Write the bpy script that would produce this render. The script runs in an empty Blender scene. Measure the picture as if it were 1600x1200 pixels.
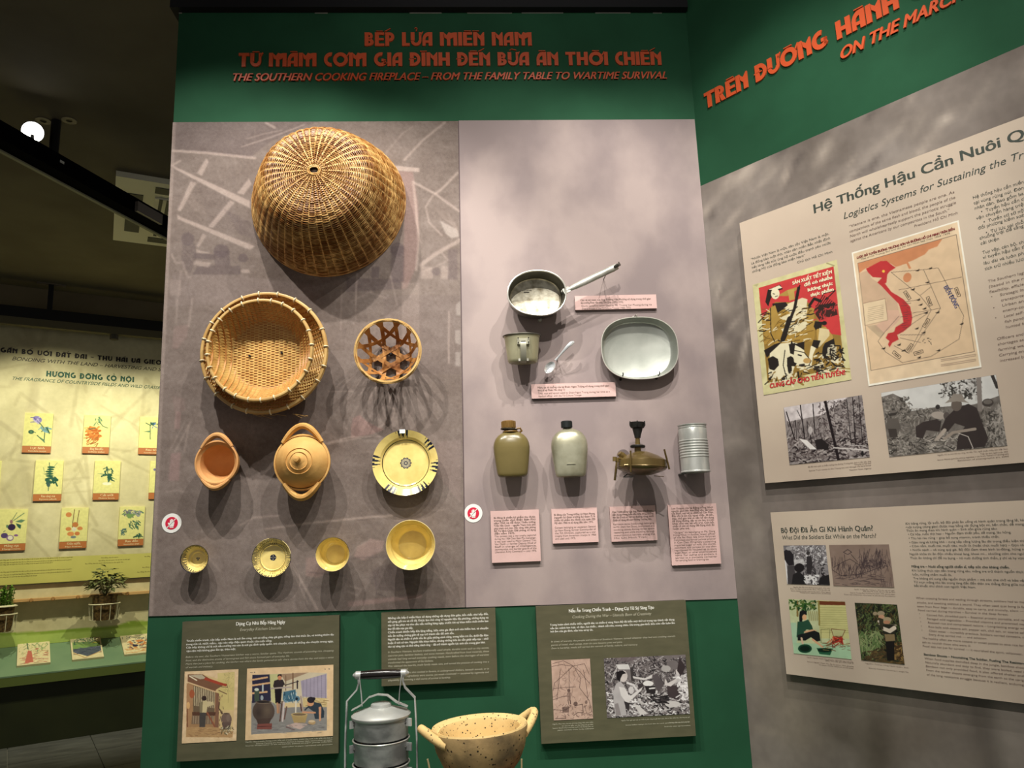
import bpy, math, random, unicodedata
import numpy as np
from math import sin, cos, pi, radians, atan2, sqrt
from mathutils import Matrix, Vector

random.seed(7)
RNG = np.random.default_rng(7)
SC = bpy.context.scene
COL = SC.collection

# ---------------------------------------------------------------- camera
FPX = 1196.7
CAM_Y, CAM_Z = -2.4, 1.6
YAW, PITCH, ROLL = 0.05543252, 0.19030218, -0.03718338
FW = np.array([sin(YAW)*cos(PITCH), cos(YAW)*cos(PITCH), sin(PITCH)])
_r = np.array([cos(YAW), -sin(YAW), 0.0]); _u = np.cross(_r, FW)
RT = cos(ROLL)*_r + sin(ROLL)*_u
UP = -sin(ROLL)*_r + cos(ROLL)*_u
CAM = np.array([0.0, CAM_Y, CAM_Z])
cam_data = bpy.data.cameras.new('camera')
cam_data.sensor_width = 36.0
cam_data.lens = FPX*36.0/1600.0
cam_data.clip_start = 0.05
cam = bpy.data.objects.new('camera', cam_data); COL.objects.link(cam)
cam.matrix_world = Matrix(((RT[0], UP[0], -FW[0], CAM[0]), (RT[1], UP[1], -FW[1], CAM[1]),
                           (RT[2], UP[2], -FW[2], CAM[2]), (0, 0, 0, 1)))
SC.camera = cam

# ---------------------------------------------------------------- view, world, lights
SC.view_settings.view_transform = 'Standard'
SC.view_settings.look = 'None'
SC.view_settings.exposure = 0.22
SC.view_settings.gamma = 1.0
SC.view_settings.use_curve_mapping = False
w = bpy.data.worlds.new('world'); SC.world = w; w.use_nodes = True
w.node_tree.nodes['Background'].inputs[0].default_value = (1.0, 0.96, 0.92, 1)
w.node_tree.nodes['Background'].inputs[1].default_value = 0.22

def spot(loc, target, power, size=50, blend=0.5, color=(1, 0.93, 0.84), radius=0.018):
    l = bpy.data.lights.new('spot_lamp', 'SPOT'); l.energy = power; l.spot_size = radians(size)
    l.spot_blend = blend; l.color = color; l.shadow_soft_size = radius
    o = bpy.data.objects.new('spot_lamp', l); COL.objects.link(o); o.location = loc
    o.rotation_euler = (Vector(target)-Vector(loc)).to_track_quat('-Z', 'Y').to_euler()
    return o
# track lamps above and in front of the front wall (outside the picture), then two added fills
WARM = (1, 0.955, 0.885)
spot((-1.10, -1.45, 3.98), (-0.66, 0, 1.90), 150, 54, 0.5, WARM)
spot((-0.48, -1.45, 3.98), (-0.46, 0, 1.75), 140, 54, 0.5, WARM)
spot((0.40, -1.45, 3.98), (0.12, 0, 1.75), 106, 58, 0.5, WARM)
spot((0.92, -1.45, 3.98), (0.50, 0, 1.80), 106, 54, 0.5, WARM)
spot((-0.1, -3.0, 3.7), (-0.12, -0.36, 0.86), 75, 21, 0.8, WARM)  # added fill spot, brightens the food carrier and big clay pot
spot((0.30, -2.0, 3.55), (0.28, 0, 3.12), 26, 62, 1.0, WARM)  # added wide spot, lifts the header titles
# lamps for the right wall
spot((0.15, -2.3, 3.6), (1.25, -0.65, 1.75), 138, 80, 0.8, WARM)
# lamps for the back wall
spot((-3.4, 3.5, 3.75), (-4.0, 5.2, 1.7), 170, 84, 0.6, (1, 0.97, 0.74))
spot((-2.3, 4.0, 3.75), (-3.0, 5.6, 1.7), 150, 84, 0.6, (1, 0.97, 0.74))

# ---------------------------------------------------------------- geometry of the place
class Plane:
    def __init__(s, O, S, N):
        s.O = np.array(O, float); s.S = np.array(S, float); s.N = np.array(N, float)
    def pt(s, a, z, dep=0.0):
        return s.O + s.S*a + s.N*dep + np.array([0, 0, z])
    def hit(s, u, v, dep=0.0):
        d = (u-800)/FPX*RT - (v-600)/FPX*UP + FW
        P0 = s.O + s.N*dep
        P = CAM + d*(((P0-CAM) @ s.N)/(d @ s.N))
        return float((P-s.O) @ s.S), float(P[2])
    def mpp(s, u, v, dep=0.0):
        a = s.hit(u, v-5, dep); b = s.hit(u, v+5, dep); return (a[1]-b[1])/10
    def mppx(s, u, v, dep=0.0):
        a = s.hit(u-5, v, dep); b = s.hit(u+5, v, dep); return (b[0]-a[0])/10
    def same_z(s, u, v, z, dep=0.0):
        for _ in range(4):
            zz = s.hit(u, v, dep)[1]; v += (zz-z)/s.mpp(u, v, dep)
        return s.hit(u, v, dep)[0]
    def mat(s, a, z, dep):
        """local x along the wall, y up, z out of the wall"""
        p = s.pt(a, z, dep)
        return Matrix(((s.S[0], 0, s.N[0], p[0]), (s.S[1], 0, s.N[1], p[1]), (0, 1, 0, p[2]), (0, 0, 0, 1)))
XL, XR = -0.968, 0.8035
TH = 0.92042824
BA = radians(30.0)
FRONT = Plane((0, 0, 0), (1, 0, 0), (0, -1, 0))
RIGHT = Plane((XR, 0, 0), (cos(TH), -sin(TH), 0), (-sin(TH), -cos(TH), 0))
_bm = np.array([-3.4766, 4.812, 0]); _bn = np.array([sin(BA), -cos(BA), 0])
BENCH = Plane(_bm, (cos(BA), sin(BA), 0), _bn)
BACK = Plane(_bm - _bn*0.5, (cos(BA), sin(BA), 0), _bn)
TOPZ = 3.397
CEIL = 4.1

# ---------------------------------------------------------------- colours and materials
def lin(c):
    c = [x/255.0 for x in c]
    return tuple(x/12.92 if x <= 0.04045 else ((x+0.055)/1.055)**2.4 for x in c)
MATS = {}
def mat(name, col, rough=0.6, metal=0.0, col2=None, nscale=8.0, bump=0.0, bscale=60.0, spec=0.4, stretch=None,
        attr=None, emit=None, coat=0.0, detail=6.0, lo=0.35, hi=0.65):
    if name in MATS: return MATS[name]
    m = bpy.data.materials.new(name); m.use_nodes = True; nt = m.node_tree; N = nt.nodes; L = nt.links
    b = N['Principled BSDF']
    b.inputs['Roughness'].default_value = rough; b.inputs['Metallic'].default_value = metal
    b.inputs['Specular IOR Level'].default_value = spec
    b.inputs['Coat Weight'].default_value = coat; b.inputs['Coat Roughness'].default_value = 0.08
    tc = N.new('ShaderNodeTexCoord'); mp = N.new('ShaderNodeMapping'); L.new(tc.outputs['Object'], mp.inputs[0])
    if stretch: mp.inputs['Scale'].default_value = stretch
    if attr:
        a = N.new('ShaderNodeAttribute'); a.attribute_name = attr
        base = a.outputs['Color']
    else:
        base = None
    if col2 is not None or attr:
        n = N.new('ShaderNodeTexNoise'); n.inputs['Scale'].default_value = nscale; n.inputs['Detail'].default_value = detail
        L.new(mp.outputs[0], n.inputs['Vector'])
        r = N.new('ShaderNodeMapRange'); r.inputs[1].default_value = lo; r.inputs[2].default_value = hi
        L.new(n.outputs[0], r.inputs[0])
        mx = N.new('ShaderNodeMix'); mx.data_type = 'RGBA'
        L.new(r.outputs[0], mx.inputs[0])
        if attr:
            mx.blend_type = 'MULTIPLY'; L.new(base, mx.inputs[6]); k = lin(col2 or (235, 235, 235)); mx.inputs[7].default_value = (*k, 1)
        else:
            mx.inputs[6].default_value = (*lin(col), 1); mx.inputs[7].default_value = (*lin(col2), 1)
        L.new(mx.outputs[2], b.inputs['Base Color'])
    else:
        b.inputs['Base Color'].default_value = (*lin(col), 1)
    if bump:
        n2 = N.new('ShaderNodeTexNoise'); n2.inputs['Scale'].default_value = bscale; n2.inputs['Detail'].default_value = 4
        L.new(mp.outputs[0], n2.inputs['Vector'])
        bp = N.new('ShaderNodeBump'); bp.inputs['Strength'].default_value = bump; bp.inputs['Distance'].default_value = 0.002
        L.new(n2.outputs[0], bp.inputs['Height']); L.new(bp.outputs[0], b.inputs['Normal'])
    if emit:
        b.inputs['Emission Color'].default_value = (*lin(col), 1); b.inputs['Emission Strength'].default_value = emit
    MATS[name] = m; return m

# ---------------------------------------------------------------- object helpers
def tag(o, label=None, cat=None, group=None, kind=None):
    if label: o['label'] = label
    if cat: o['category'] = cat
    if group: o['group'] = group
    if kind: o['kind'] = kind
    return o
def empty(name, mw, label=None, cat=None, group=None):
    o = bpy.data.objects.new(name, None); COL.objects.link(o); o.empty_display_size = 0.05
    o.matrix_world = mw if isinstance(mw, Matrix) else Matrix.Translation(Vector(mw))
    return tag(o, label, cat, group)
def link(name, me, parent=None):
    o = bpy.data.objects.new(name, me); COL.objects.link(o)
    if parent is not None: o.parent = parent
    return o
class MB:
    def __init__(s): s.v = []; s.f = []; s.n = 0; s.c = []
    def add(s, vs, fs, cols=None):
        vs = np.asarray(vs, float).reshape(-1, 3); k = s.n; s.v.append(vs); s.n += len(vs)
        s.f += [tuple(i+k for i in f) for f in fs]
        if cols is not None: s.c.append(np.asarray(cols, float).reshape(-1, 3))
        return s
    def box(s, x0, y0, z0, x1, y1, z1):
        v = [(x, y, z) for x in (x0, x1) for y in (y0, y1) for z in (z0, z1)]
        return s.add(v, [(0, 1, 3, 2), (4, 6, 7, 5), (0, 4, 5, 1), (2, 3, 7, 6), (0, 2, 6, 4), (1, 5, 7, 3)])
    def prism(s, poly, z0, z1):
        n = len(poly)
        v = [(x, y, z0) for x, y in poly]+[(x, y, z1) for x, y in poly]
        f = [tuple(range(n-1, -1, -1)), tuple(range(n, 2*n))]+[(i, (i+1) % n, n+(i+1) % n, n+i) for i in range(n)]
        return s.add(v, f)
    def lathe(s, prof, seg=64, shape=None, colf=None, c=(0, 0, 0), closed=False):
        """prof: (r,z) list, axis local z; shape(th)->radius multiplier pair"""
        th = np.linspace(0, 2*pi, seg, endpoint=False)
        if shape is None: X, Y = np.cos(th), np.sin(th)
        else:
            q = [shape(t) for t in th]; X = np.array([a for a, b in q]); Y = np.array([b for a, b in q])
        vs = []; cs = []
        for i, (r, z) in enumerate(prof):
            vs.append(np.stack([c[0]+r*X, c[1]+r*Y, np.full(seg, c[2]+z)], 1))
            if colf: cs += [colf(i, r, z, t) for t in th]
        m = len(prof); fs = []
        for i in range(m-1 if not closed else m):
            a = i*seg; b = ((i+1) % m)*seg
            for j in range(seg):
                k = (j+1) % seg; fs.append((a+j, a+k, b+k, b+j))
        return s.add(np.concatenate(vs), fs, cs if colf else None)
    def tube(s, pts, rad, seg=8, closed=False, flat=None):
        pts = [Vector(p) for p in pts]; n = len(pts)
        rads = rad if hasattr(rad, '__len__') else [rad]*n
        vs = []; prev = None
        for i, p in enumerate(pts):
            if closed: t = pts[(i+1) % n]-pts[i-1]
            else: t = pts[min(i+1, n-1)]-pts[max(i-1, 0)]
            t.normalize()
            if prev is None:
                a = Vector((0, 0, 1)) if abs(t.z) < .9 else Vector((1, 0, 0))
                u = t.cross(a).normalized()
            else:
                u = (prev-t*prev.dot(t)).normalized()
            prev = u; w_ = t.cross(u)
            for j in range(seg):
                an = 2*pi*j/seg; f2 = 1 if flat is None else flat
                vs.append(p+(u*cos(an)+w_*sin(an)*f2)*rads[i])
        fs = []
        for i in range(n if closed else n-1):
            a = i*seg; b = ((i+1) % n)*seg
            for j in range(seg):
                k = (j+1) % seg; fs.append((a+j, a+k, b+k, b+j))
        if not closed:
            fs.append(tuple(range(seg-1, -1, -1))); fs.append(tuple((n-1)*seg+j for j in range(seg)))
        return s.add([tuple(v) for v in vs], fs)
    def strip(s, pts, side, wid, thick):
        """flat strip: pts path, side: list of unit side vectors, wid, thick"""
        n = len(pts); P = np.array(pts, float); S = np.array(side, float)
        T = np.gradient(P, axis=0); T /= np.linalg.norm(T, axis=1)[:, None]+1e-12
        Nn = np.cross(T, S); Nn /= np.linalg.norm(Nn, axis=1)[:, None]+1e-12
        a = P+S*wid/2+Nn*thick/2; b = P-S*wid/2+Nn*thick/2; c = P-S*wid/2-Nn*thick/2; d = P+S*wid/2-Nn*thick/2
        vs = np.stack([a, b, c, d], 1).reshape(-1, 3); fs = []
        for i in range(n-1):
            for j in range(4):
                k = (j+1) % 4; fs.append((i*4+j, i*4+k, i*4+4+k, i*4+4+j))
        fs += [(3, 2, 1, 0), (n*4-4, n*4-3, n*4-2, n*4-1)]
        return s.add(vs, fs)
    def xf(s, M):
        V = np.concatenate(s.v); V = V @ np.array(M.to_3x3()).T + np.array(M.translation); s.v = [V]; return s
    def mesh(s, name, m, smooth=True, angle=40):
        me = bpy.data.meshes.new(name)
        V = np.concatenate(s.v) if s.v else np.zeros((0, 3))
        me.from_pydata(V.tolist(), [], s.f)
        if m is not None: me.materials.append(m)
        if s.c:
            ca = me.color_attributes.new('col', 'FLOAT_COLOR', 'POINT')
            C = np.concatenate(s.c); C = np.concatenate([C, np.ones((len(C), 1))], 1).astype(np.float32)
            ca.data.foreach_set('color', C.ravel())
        if smooth:
            me.shade_smooth()
            me.update()
            import bmesh
            bm = bmesh.new(); bm.from_mesh(me); bmesh.ops.recalc_face_normals(bm, faces=bm.faces)
            an = radians(angle)
            for e in bm.edges:
                if len(e.link_faces) == 2 and e.calc_face_angle(0) > an: e.smooth = False
            bm.to_mesh(me); bm.free()
        me.update(); return me
    def build(s, name, m, parent=None, smooth=True, angle=40):
        return link(name, s.mesh(name, m, smooth, angle), parent)

# ---------------------------------------------------------------- printed pictures (flat print as coloured grid)
def homog(src, dst):
    A = []; B = []
    for (x, y), (u, v) in zip(src, dst):
        A.append([x, y, 1, 0, 0, 0, -u*x, -u*y]); B.append(u)
        A.append([0, 0, 0, x, y, 1, -v*x, -v*y]); B.append(v)
    h = np.linalg.solve(np.array(A, float), np.array(B, float)); return np.append(h, 1).reshape(3, 3)
class Canvas:
    def __init__(s, W, H, quad, bg, crop=(0, 0, 1.0)):
        s.W, s.H = W, H; s.A = np.zeros((H, W, 3)); s.A[:] = bg
        s.quad = quad
        s.Hm = homog(quad, [(0, 0), (W-1, 0), (W-1, H-1), (0, H-1)]); s.crop = crop
        s.k = W/(abs(quad[1][0]-quad[0][0])+1e-6)
    def at(s, ox, oy, sc): s.crop = (ox, oy, sc); return s
    def m(s, pts):
        ox, oy, sc = s.crop
        P = np.array([(ox+x*sc, oy+y*sc, 1) for x, y in pts]); Q = P @ s.Hm.T
        return Q[:, :2]/Q[:, 2:]
    def blend(s, y0, y1, x0, x1, al, col):
        r = s.A[y0:y1, x0:x1]; r += (np.array(col, float)-r)*al[..., None]
    def poly(s, pts, col, al=1.0):
        P = s.m(pts)
        x0 = max(int(P[:, 0].min())-1, 0); x1 = min(int(P[:, 0].max())+2, s.W)
        y0 = max(int(P[:, 1].min())-1, 0); y1 = min(int(P[:, 1].max())+2, s.H)
        if x1 <= x0 or y1 <= y0: return s
        acc = 0
        for dx in (-.25, .25):
            for dy in (-.25, .25):
                X, Y = np.meshgrid(np.arange(x0, x1)+dx, np.arange(y0, y1)+dy)
                ins = np.zeros(X.shape, bool); n = len(P)
                for i in range(n):
                    xa, ya = P[i]; xb, yb = P[i-1]
                    if ya == yb: continue
                    c = ((ya > Y) != (yb > Y)) & (X < (xb-xa)*(Y-ya)/(yb-ya)+xa); ins ^= c
                acc = acc+ins*.25
        s.blend(y0, y1, x0, x1, acc*al, col); return s
    def line(s, pts, col, wd=1.5, al=1.0, soft=.6):
        P = s.m(pts); wd = wd*s.crop[2]*s.k
        x0 = max(int(P[:, 0].min()-wd)-2, 0); x1 = min(int(P[:, 0].max()+wd)+3, s.W)
        y0 = max(int(P[:, 1].min()-wd)-2, 0); y1 = min(int(P[:, 1].max()+wd)+3, s.H)
        if x1 <= x0 or y1 <= y0: return s
        X, Y = np.meshgrid(np.arange(x0, x1), np.arange(y0, y1)); D = np.full(X.shape, 1e9)
        for i in range(len(P)-1):
            a = P[i]; d = P[i+1]-a; L2 = d @ d+1e-9
            t = np.clip(((X-a[0])*d[0]+(Y-a[1])*d[1])/L2, 0, 1)
            D = np.minimum(D, np.hypot(X-a[0]-t*d[0], Y-a[1]-t*d[1]))
        w2 = max(wd, .5)/2
        s.blend(y0, y1, x0, x1, np.clip((w2-D)/soft+.5, 0, 1)*al*min(1, wd/.6), col); return s
    def ell(s, cx, cy, rx, ry, col, al=1.0, rot=0, soft=None):
        n = 28; c, d = cos(rot), sin(rot)
        if soft:
            P = s.m([(cx, cy), (cx+rx*c, cy+rx*d), (cx-ry*d, cy+ry*c)])
            a = P[1]-P[0]; b = P[2]-P[0]; R = (np.hypot(*a)+np.hypot(*b))*2
            x0 = max(int(P[0, 0]-R), 0); x1 = min(int(P[0, 0]+R)+1, s.W); y0 = max(int(P[0, 1]-R), 0); y1 = min(int(P[0, 1]+R)+1, s.H)
            if x1 <= x0 or y1 <= y0: return s
            X, Y = np.meshgrid(np.arange(x0, x1)-P[0, 0], np.arange(y0, y1)-P[0, 1])
            M = np.linalg.inv(np.array([a, b]).T+np.eye(2)*1e-6)
            U = M[0, 0]*X+M[0, 1]*Y; V = M[1, 0]*X+M[1, 1]*Y
            s.blend(y0, y1, x0, x1, np.exp(-(U*U+V*V)*soft)*al, col); return s
        return s.poly([(cx+rx*cos(t)*c-ry*sin(t)*d, cy+rx*cos(t)*d+ry*sin(t)*c) for t in np.linspace(0, 2*pi, n, endpoint=False)], col, al)
    def noise(s, amp, cell=6, oct=3, tint=(1, 1, 1), sx=1.0):
        acc = np.zeros((s.H, s.W)); a = 1.0; c = cell
        for _ in range(oct):
            gh = int(s.H/c)+3; gw = int(s.W/(c*sx))+3; g = RNG.standard_normal((gh, gw))
            yy = np.arange(s.H)/c; xx = np.arange(s.W)/(c*sx)
            yi = yy.astype(int); xi = xx.astype(int); fy = (yy-yi); fx = (xx-xi)
            fy = (fy*fy*(3-2*fy))[:, None]; fx = (fx*fx*(3-2*fx))[None]
            g00 = g[yi][:, xi]; g01 = g[yi][:, xi+1]; g10 = g[yi+1][:, xi]; g11 = g[yi+1][:, xi+1]
            acc += a*((g00*(1-fx)+g01*fx)*(1-fy)+(g10*(1-fx)+g11*fx)*fy); a *= .55; c = max(c/2, 1)
        s.A += acc[..., None]*amp*np.array(tint); return s
    def scatter(s, box, n, cols, ln, wd, ang=(0, pi), al=1.0, curve=0.0):
        x0, y0, x1, y1 = box
        for _ in range(n):
            x = random.uniform(x0, x1); y = random.uniform(y0, y1); t = random.uniform(*ang); L = ln*random.uniform(.5, 1.4)
            k = random.uniform(-curve, curve)
            s.line([(x, y), (x+L*cos(t)*.5, y+L*sin(t)*.5), (x+L*cos(t+k), y+L*sin(t+k))], random.choice(cols), wd*random.uniform(.6, 1.5), al)
        return s
    def build(s, name, pl, dep, m, parent=None, inv=None, rect=None):
        """rectangle on plane pl found from the quad's corners; grid mesh in parent's space"""
        if rect is None: rect = quad_rect(pl, s.quad, dep)
        a0, a1, z0, z1 = rect
        X, Z = np.meshgrid(np.linspace(a0, a1, s.W), np.linspace(z1, z0, s.H))
        V = pl.O[None]+X.reshape(-1, 1)*pl.S+Z.reshape(-1, 1)*np.array([0, 0, 1.])+pl.N*dep
        if parent is not None:
            M = np.array(parent.matrix_world.inverted()); V = V @ M[:3, :3].T+M[:3, 3]
        me = bpy.data.meshes.new(name); nv = s.W*s.H
        I = np.arange(nv).reshape(s.H, s.W)
        Fq = np.stack([I[:-1, :-1], I[1:, :-1], I[1:, 1:], I[:-1, 1:]], -1).reshape(-1, 4)
        me.vertices.add(nv); me.vertices.foreach_set('co', V.astype(np.float32).ravel())
        me.loops.add(Fq.size); me.loops.foreach_set('vertex_index', Fq.astype(np.int32).ravel())
        me.polygons.add(len(Fq)); me.polygons.foreach_set('loop_start', (np.arange(len(Fq))*4).astype(np.int32))
        me.update(calc_edges=True)
        c = np.clip(s.A/255., 0, 1).reshape(-1, 3); c = np.where(c <= .04045, c/12.92, ((c+.055)/1.055)**2.4)
        ca = me.color_attributes.new('col', 'FLOAT_COLOR', 'POINT')
        ca.data.foreach_set('color', np.concatenate([c, np.ones((nv, 1))], 1).astype(np.float32).ravel())
        me.materials.append(m)
        return link(name, me, parent)
def quad_rect(pl, q, dep):
    h = [pl.hit(u, v, dep) for u, v in q]
    return ((h[0][0]+h[3][0])/2, (h[1][0]+h[2][0])/2, (h[2][1]+h[3][1])/2, (h[0][1]+h[1][1])/2)

# ---------------------------------------------------------------- lettering
_tc = bpy.data.curves.new('text_source', 'FONT')
_to = bpy.data.objects.new('text_source', _tc); COL.objects.link(_to)
def glyph_mesh(body, bold=0.0, shear=0.0, res=1, extrude=0.0):
    _tc.body = body; _tc.offset = 0.0005; _tc.shear = shear; _tc.resolution_u = 4; _tc.extrude = extrude; _tc.size = 1.0
    me = _to.to_mesh()
    n = len(me.vertices); v = np.zeros(n*3); me.vertices.foreach_get('co', v); v = v.reshape(-1, 3)
    f = [tuple(p.vertices) for p in me.polygons]
    _to.to_mesh_clear()
    if bold > .008:      # heavier strokes: copies set slightly side by side
        sh = [(-bold, 0), (bold, 0)] if bold < .03 else [(-bold, -bold*.5), (0, bold*.5), (bold, -bold*.5)]
        V = np.concatenate([v+np.array([a, b, k*2e-4]) for k, (a, b) in enumerate(sh)]); f = [tuple(i+k*n for i in q) for k in range(len(sh)) for q in f]; v = V
    return v, f
class Print:
    """collects lines of flat lettering on a plane into one mesh"""
    def __init__(s, pl, dep, crop=(0, 0, 1.0)): s.pl = pl; s.dep = dep; s.mb = MB(); s.crop = crop
    def at(s, *c): s.crop = c; return s
    def t(s, body, x, y, x1, cap, bold=0.012, shear=0.0, prefix=None, res=1, right=False, extrude=0.0):
        ox, oy, sc = s.crop; u, v, u1 = ox+x*sc, oy+y*sc, ox+x1*sc; pl = s.pl
        a0, z0 = pl.hit(u, v, s.dep); a1 = pl.same_z(u1, v, z0, s.dep)
        h = cap*sc*pl.mpp(u, v, s.dep)/0.70
        V, f = glyph_mesh(body, bold, shear, res, extrude/h if extrude else 0)
        if len(V) == 0: return s
        if prefix:
            pv, _ = glyph_mesh(prefix, bold, shear, 1); wid = pv[:, 0].max()
        else: wid = V[:, 0].max()
        kx = (a1-a0)/wid
        P = pl.O+np.outer(a0+V[:, 0]*kx, pl.S)+np.outer(z0+V[:, 1]*h, (0, 0, 1))+np.outer(s.dep+V[:, 2]*h, pl.N)
        s.mb.add(P, f); return s
    def para(s, lines, x, y, x1, dy, cap, slope=0.0, bold=0.01, shear=0.0, dx=0.0, x1s=None):
        """justified lines; last ends short when given as (text, x1)"""
        for i, ln in enumerate(lines):
            e = x1
            if isinstance(ln, tuple): ln, e = ln
            if ln: s.t(ln, x+dx*i, y+dy*i, e+dx*i, cap, bold, shear)
        return s
    def build(s, name, m, parent):
        if parent is not None:
            M = parent.matrix_world.inverted(); s.mb.xf(M)
        return s.mb.build(name, m, parent, smooth=False)

# bold deco capitals used on the wall titles
def ring(cx, cy, ro, ri, a0, a1, sx=1.0, n=12):
    out = []
    for i in range(n):
        t0 = radians(a0+(a1-a0)*i/n); t1 = radians(a0+(a1-a0)*(i+1)/n)
        out.append([(cx+ro*cos(t0)*sx, cy+ro*sin(t0)), (cx+ro*cos(t1)*sx, cy+ro*sin(t1)),
                    (cx+ri*cos(t1)*sx, cy+ri*sin(t1)), (cx+ri*cos(t0)*sx, cy+ri*sin(t0))])
    return out
def RC(a, b, c, d): return [(a, b), (c, b), (c, d), (a, d)]
def deco(ch):
    g = {}
    if ch == 'T': return [RC(0, .80, .78, 1), RC(.24, 0, .52, .80)], .78
    if ch == 'I': return [RC(0, 0, .29, 1)], .29
    if ch == 'L': return [RC(0, 0, .29, 1), RC(.29, 0, .58, .2)], .58
    if ch == 'H': return [RC(0, 0, .29, 1), RC(.56, 0, .85, 1), RC(.29, .38, .56, .60)], .85
    if ch == 'E': return [RC(0, 0, .29, 1), RC(.29, 0, .70, .18), RC(.29, .42, .66, .58), RC(.29, .82, .70, 1)], .70
    if ch == 'N': return [RC(0, 0, .29, 1), RC(.54, 0, .83, .74), [(.29, .96), (.33, .62), (.54, .42), (.54, .74)],
                          [(.54, .74), (.83, .74), (.83, 1), (.76, 1)]], .83
    if ch == 'M': return [RC(0, 0, .29, 1), RC(.52, 0, .78, .78), RC(1.01, 0, 1.30, .98), [(.29, .98), (.34, .60), (.52, .50), (.52, .78)],
                          [(.52, .78), (.78, .78), (.86, .94), (.66, 1)], [(.78, .78), (.78, .5), (1.01, .62), (1.01, .98), (.86, .94)]], 1.30
    if ch == 'A': return [RC(.46, 0, .75, 1), RC(0, 0, .24, .42), RC(.24, .22, .46, .40)]+ring(.46, .42, .58, .30, 90, 180, .793, 8), .75
    if ch == 'U' or ch == 'V': return [RC(0, .38, .29, 1), RC(.62, .38, .80, 1)]+ring(.40, .38, .38, .16, 180, 360, 1.05, 12)+[RC(.0, .36, .24, .42)], .80
    if ch == 'O': return ring(.55, .5, .52, .27, 0, 360, 1.06, 24), 1.10
    if ch == 'C': return ring(.50, .5, .52, .26, 80, 280, .98, 16), .59
    if ch == 'G': return ring(.52, .5, .52, .26, 75, 330, 1.0, 18)+[RC(.56, .34, .90, .54), RC(.72, .12, .90, .54)], .92
    if ch == 'D': return [RC(0, 0, .29, 1)]+ring(.29, .5, .5, .27, -90, 90, 1.0, 14), .80
    if ch == 'P': return [RC(0, 0, .29, 1)]+ring(.29, .66, .34, .12, -90, 90, 1.15, 12), .68
    if ch == 'R': return [RC(0, 0, .29, 1)]+ring(.29, .68, .32, .12, -90, 90, 1.1, 12)+[[(.29, .44), (.44, 0), (.74, 0), (.50, .46)]], .74
    if ch == 'B': return [RC(0, 0, .29, 1)]+ring(.29, .73, .27, .09, -90, 90, 1.2, 10)+ring(.29, .28, .28, .09, -90, 90, 1.4, 10), .69
    if ch == 'Q': return ring(.55, .5, .52, .27, 0, 360, 1.06, 24)+[[(.6, .3), (.8, .3), (1.1, -.08), (.85, -.08)]], 1.12
    if ch == 'S': return ring(.34, .72, .28, .1, 0, 270, 1.1, 12)+ring(.34, .28, .28, .1, -180, 90, 1.1, 12), .64
    if ch == '–': return [RC(0, .42, .5, .54)], .5
    return [], .42
def deco_char(c):
    d = unicodedata.normalize('NFD', c.replace('Đ', 'D\u0335')); b = d[0]; P, wd = deco(b); P = list(P); marks = d[1:]
    cx = wd/2 if b != 'A' else wd*.6
    circ = '\u0302' in marks
    for m in marks:
        if m in '\u0302\u0306': P.append(RC(cx-.26, 1.07, cx+.26, 1.12))
        if m == '\u0300': P.append(RC(cx-.26+(.62 if circ else 0), 1.07, cx+.26+(.62 if circ else 0), 1.12))
        if m == '\u0301':
            x = cx+(.34 if circ else -.1); P.append([(x, 1.07), (x+.1, 1.06), (x+.50, 1.28), (x+.46, 1.31)])
        if m == '\u031b': P.append([(wd-.12, .76), (wd-.02, .72), (wd+.14, 1.03), (wd+.08, 1.05)])
        if m == '\u0309': P += ring(cx, 1.26, .11, .06, -60, 170, 1, 6); P.append(RC(cx+.0, 1.08, cx+.05, 1.19))
        if m == '\u0303': P += [[(cx-.26, 1.12), (cx-.08, 1.22), (cx-.06, 1.26), (cx-.26, 1.17)], [(cx-.08, 1.22), (cx+.28, 1.13), (cx+.28, 1.18), (cx-.06, 1.26)]]
        if m == '\u0335': P.append([(-.07, .47), (-.07, .54), (.46, .56), (.46, .50)])
        if m == '\u0323': P.append(RC(cx-.07, -.2, cx+.07, -.07))
    return P, wd
def deco_title(pl, text, u0, v0, u1, cap, dep, depth, m, parent, prefix=None, name='letter', gap=.075, joined=False):
    a0, z0 = pl.hit(u0, v0, dep); a1 = pl.same_z(u1, v0, z0, dep); h = cap*pl.mpp(u0, v0, dep)
    def adv(t):
        x = 0
        for c in t: x += deco_char(c)[1]+gap
        return x-gap
    k = (a1-a0)/adv(prefix or text); x = 0; inv = parent.matrix_world.inverted(); J = MB()
    for c in text:
        P, wd = deco_char(c)
        if P:
            mb = MB() if not joined else J
            for q in P:
                q = [(a0+(x+px)*k, z0+py*h) for px, py in q]
                n = len(q); V = [pl.pt(a, z, dep+depth) for a, z in q]+[pl.pt(a, z, dep) for a, z in q]
                mb.add(V, [tuple(range(n)), tuple(range(2*n-1, n-1, -1))]+[(i, n+i, n+(i+1) % n, (i+1) % n) for i in range(n)])
            if not joined: mb.xf(inv).build(name, m, parent, smooth=False)
        x += wd+gap
    if joined: J.xf(inv).build(name, m, parent, smooth=False)

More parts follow.
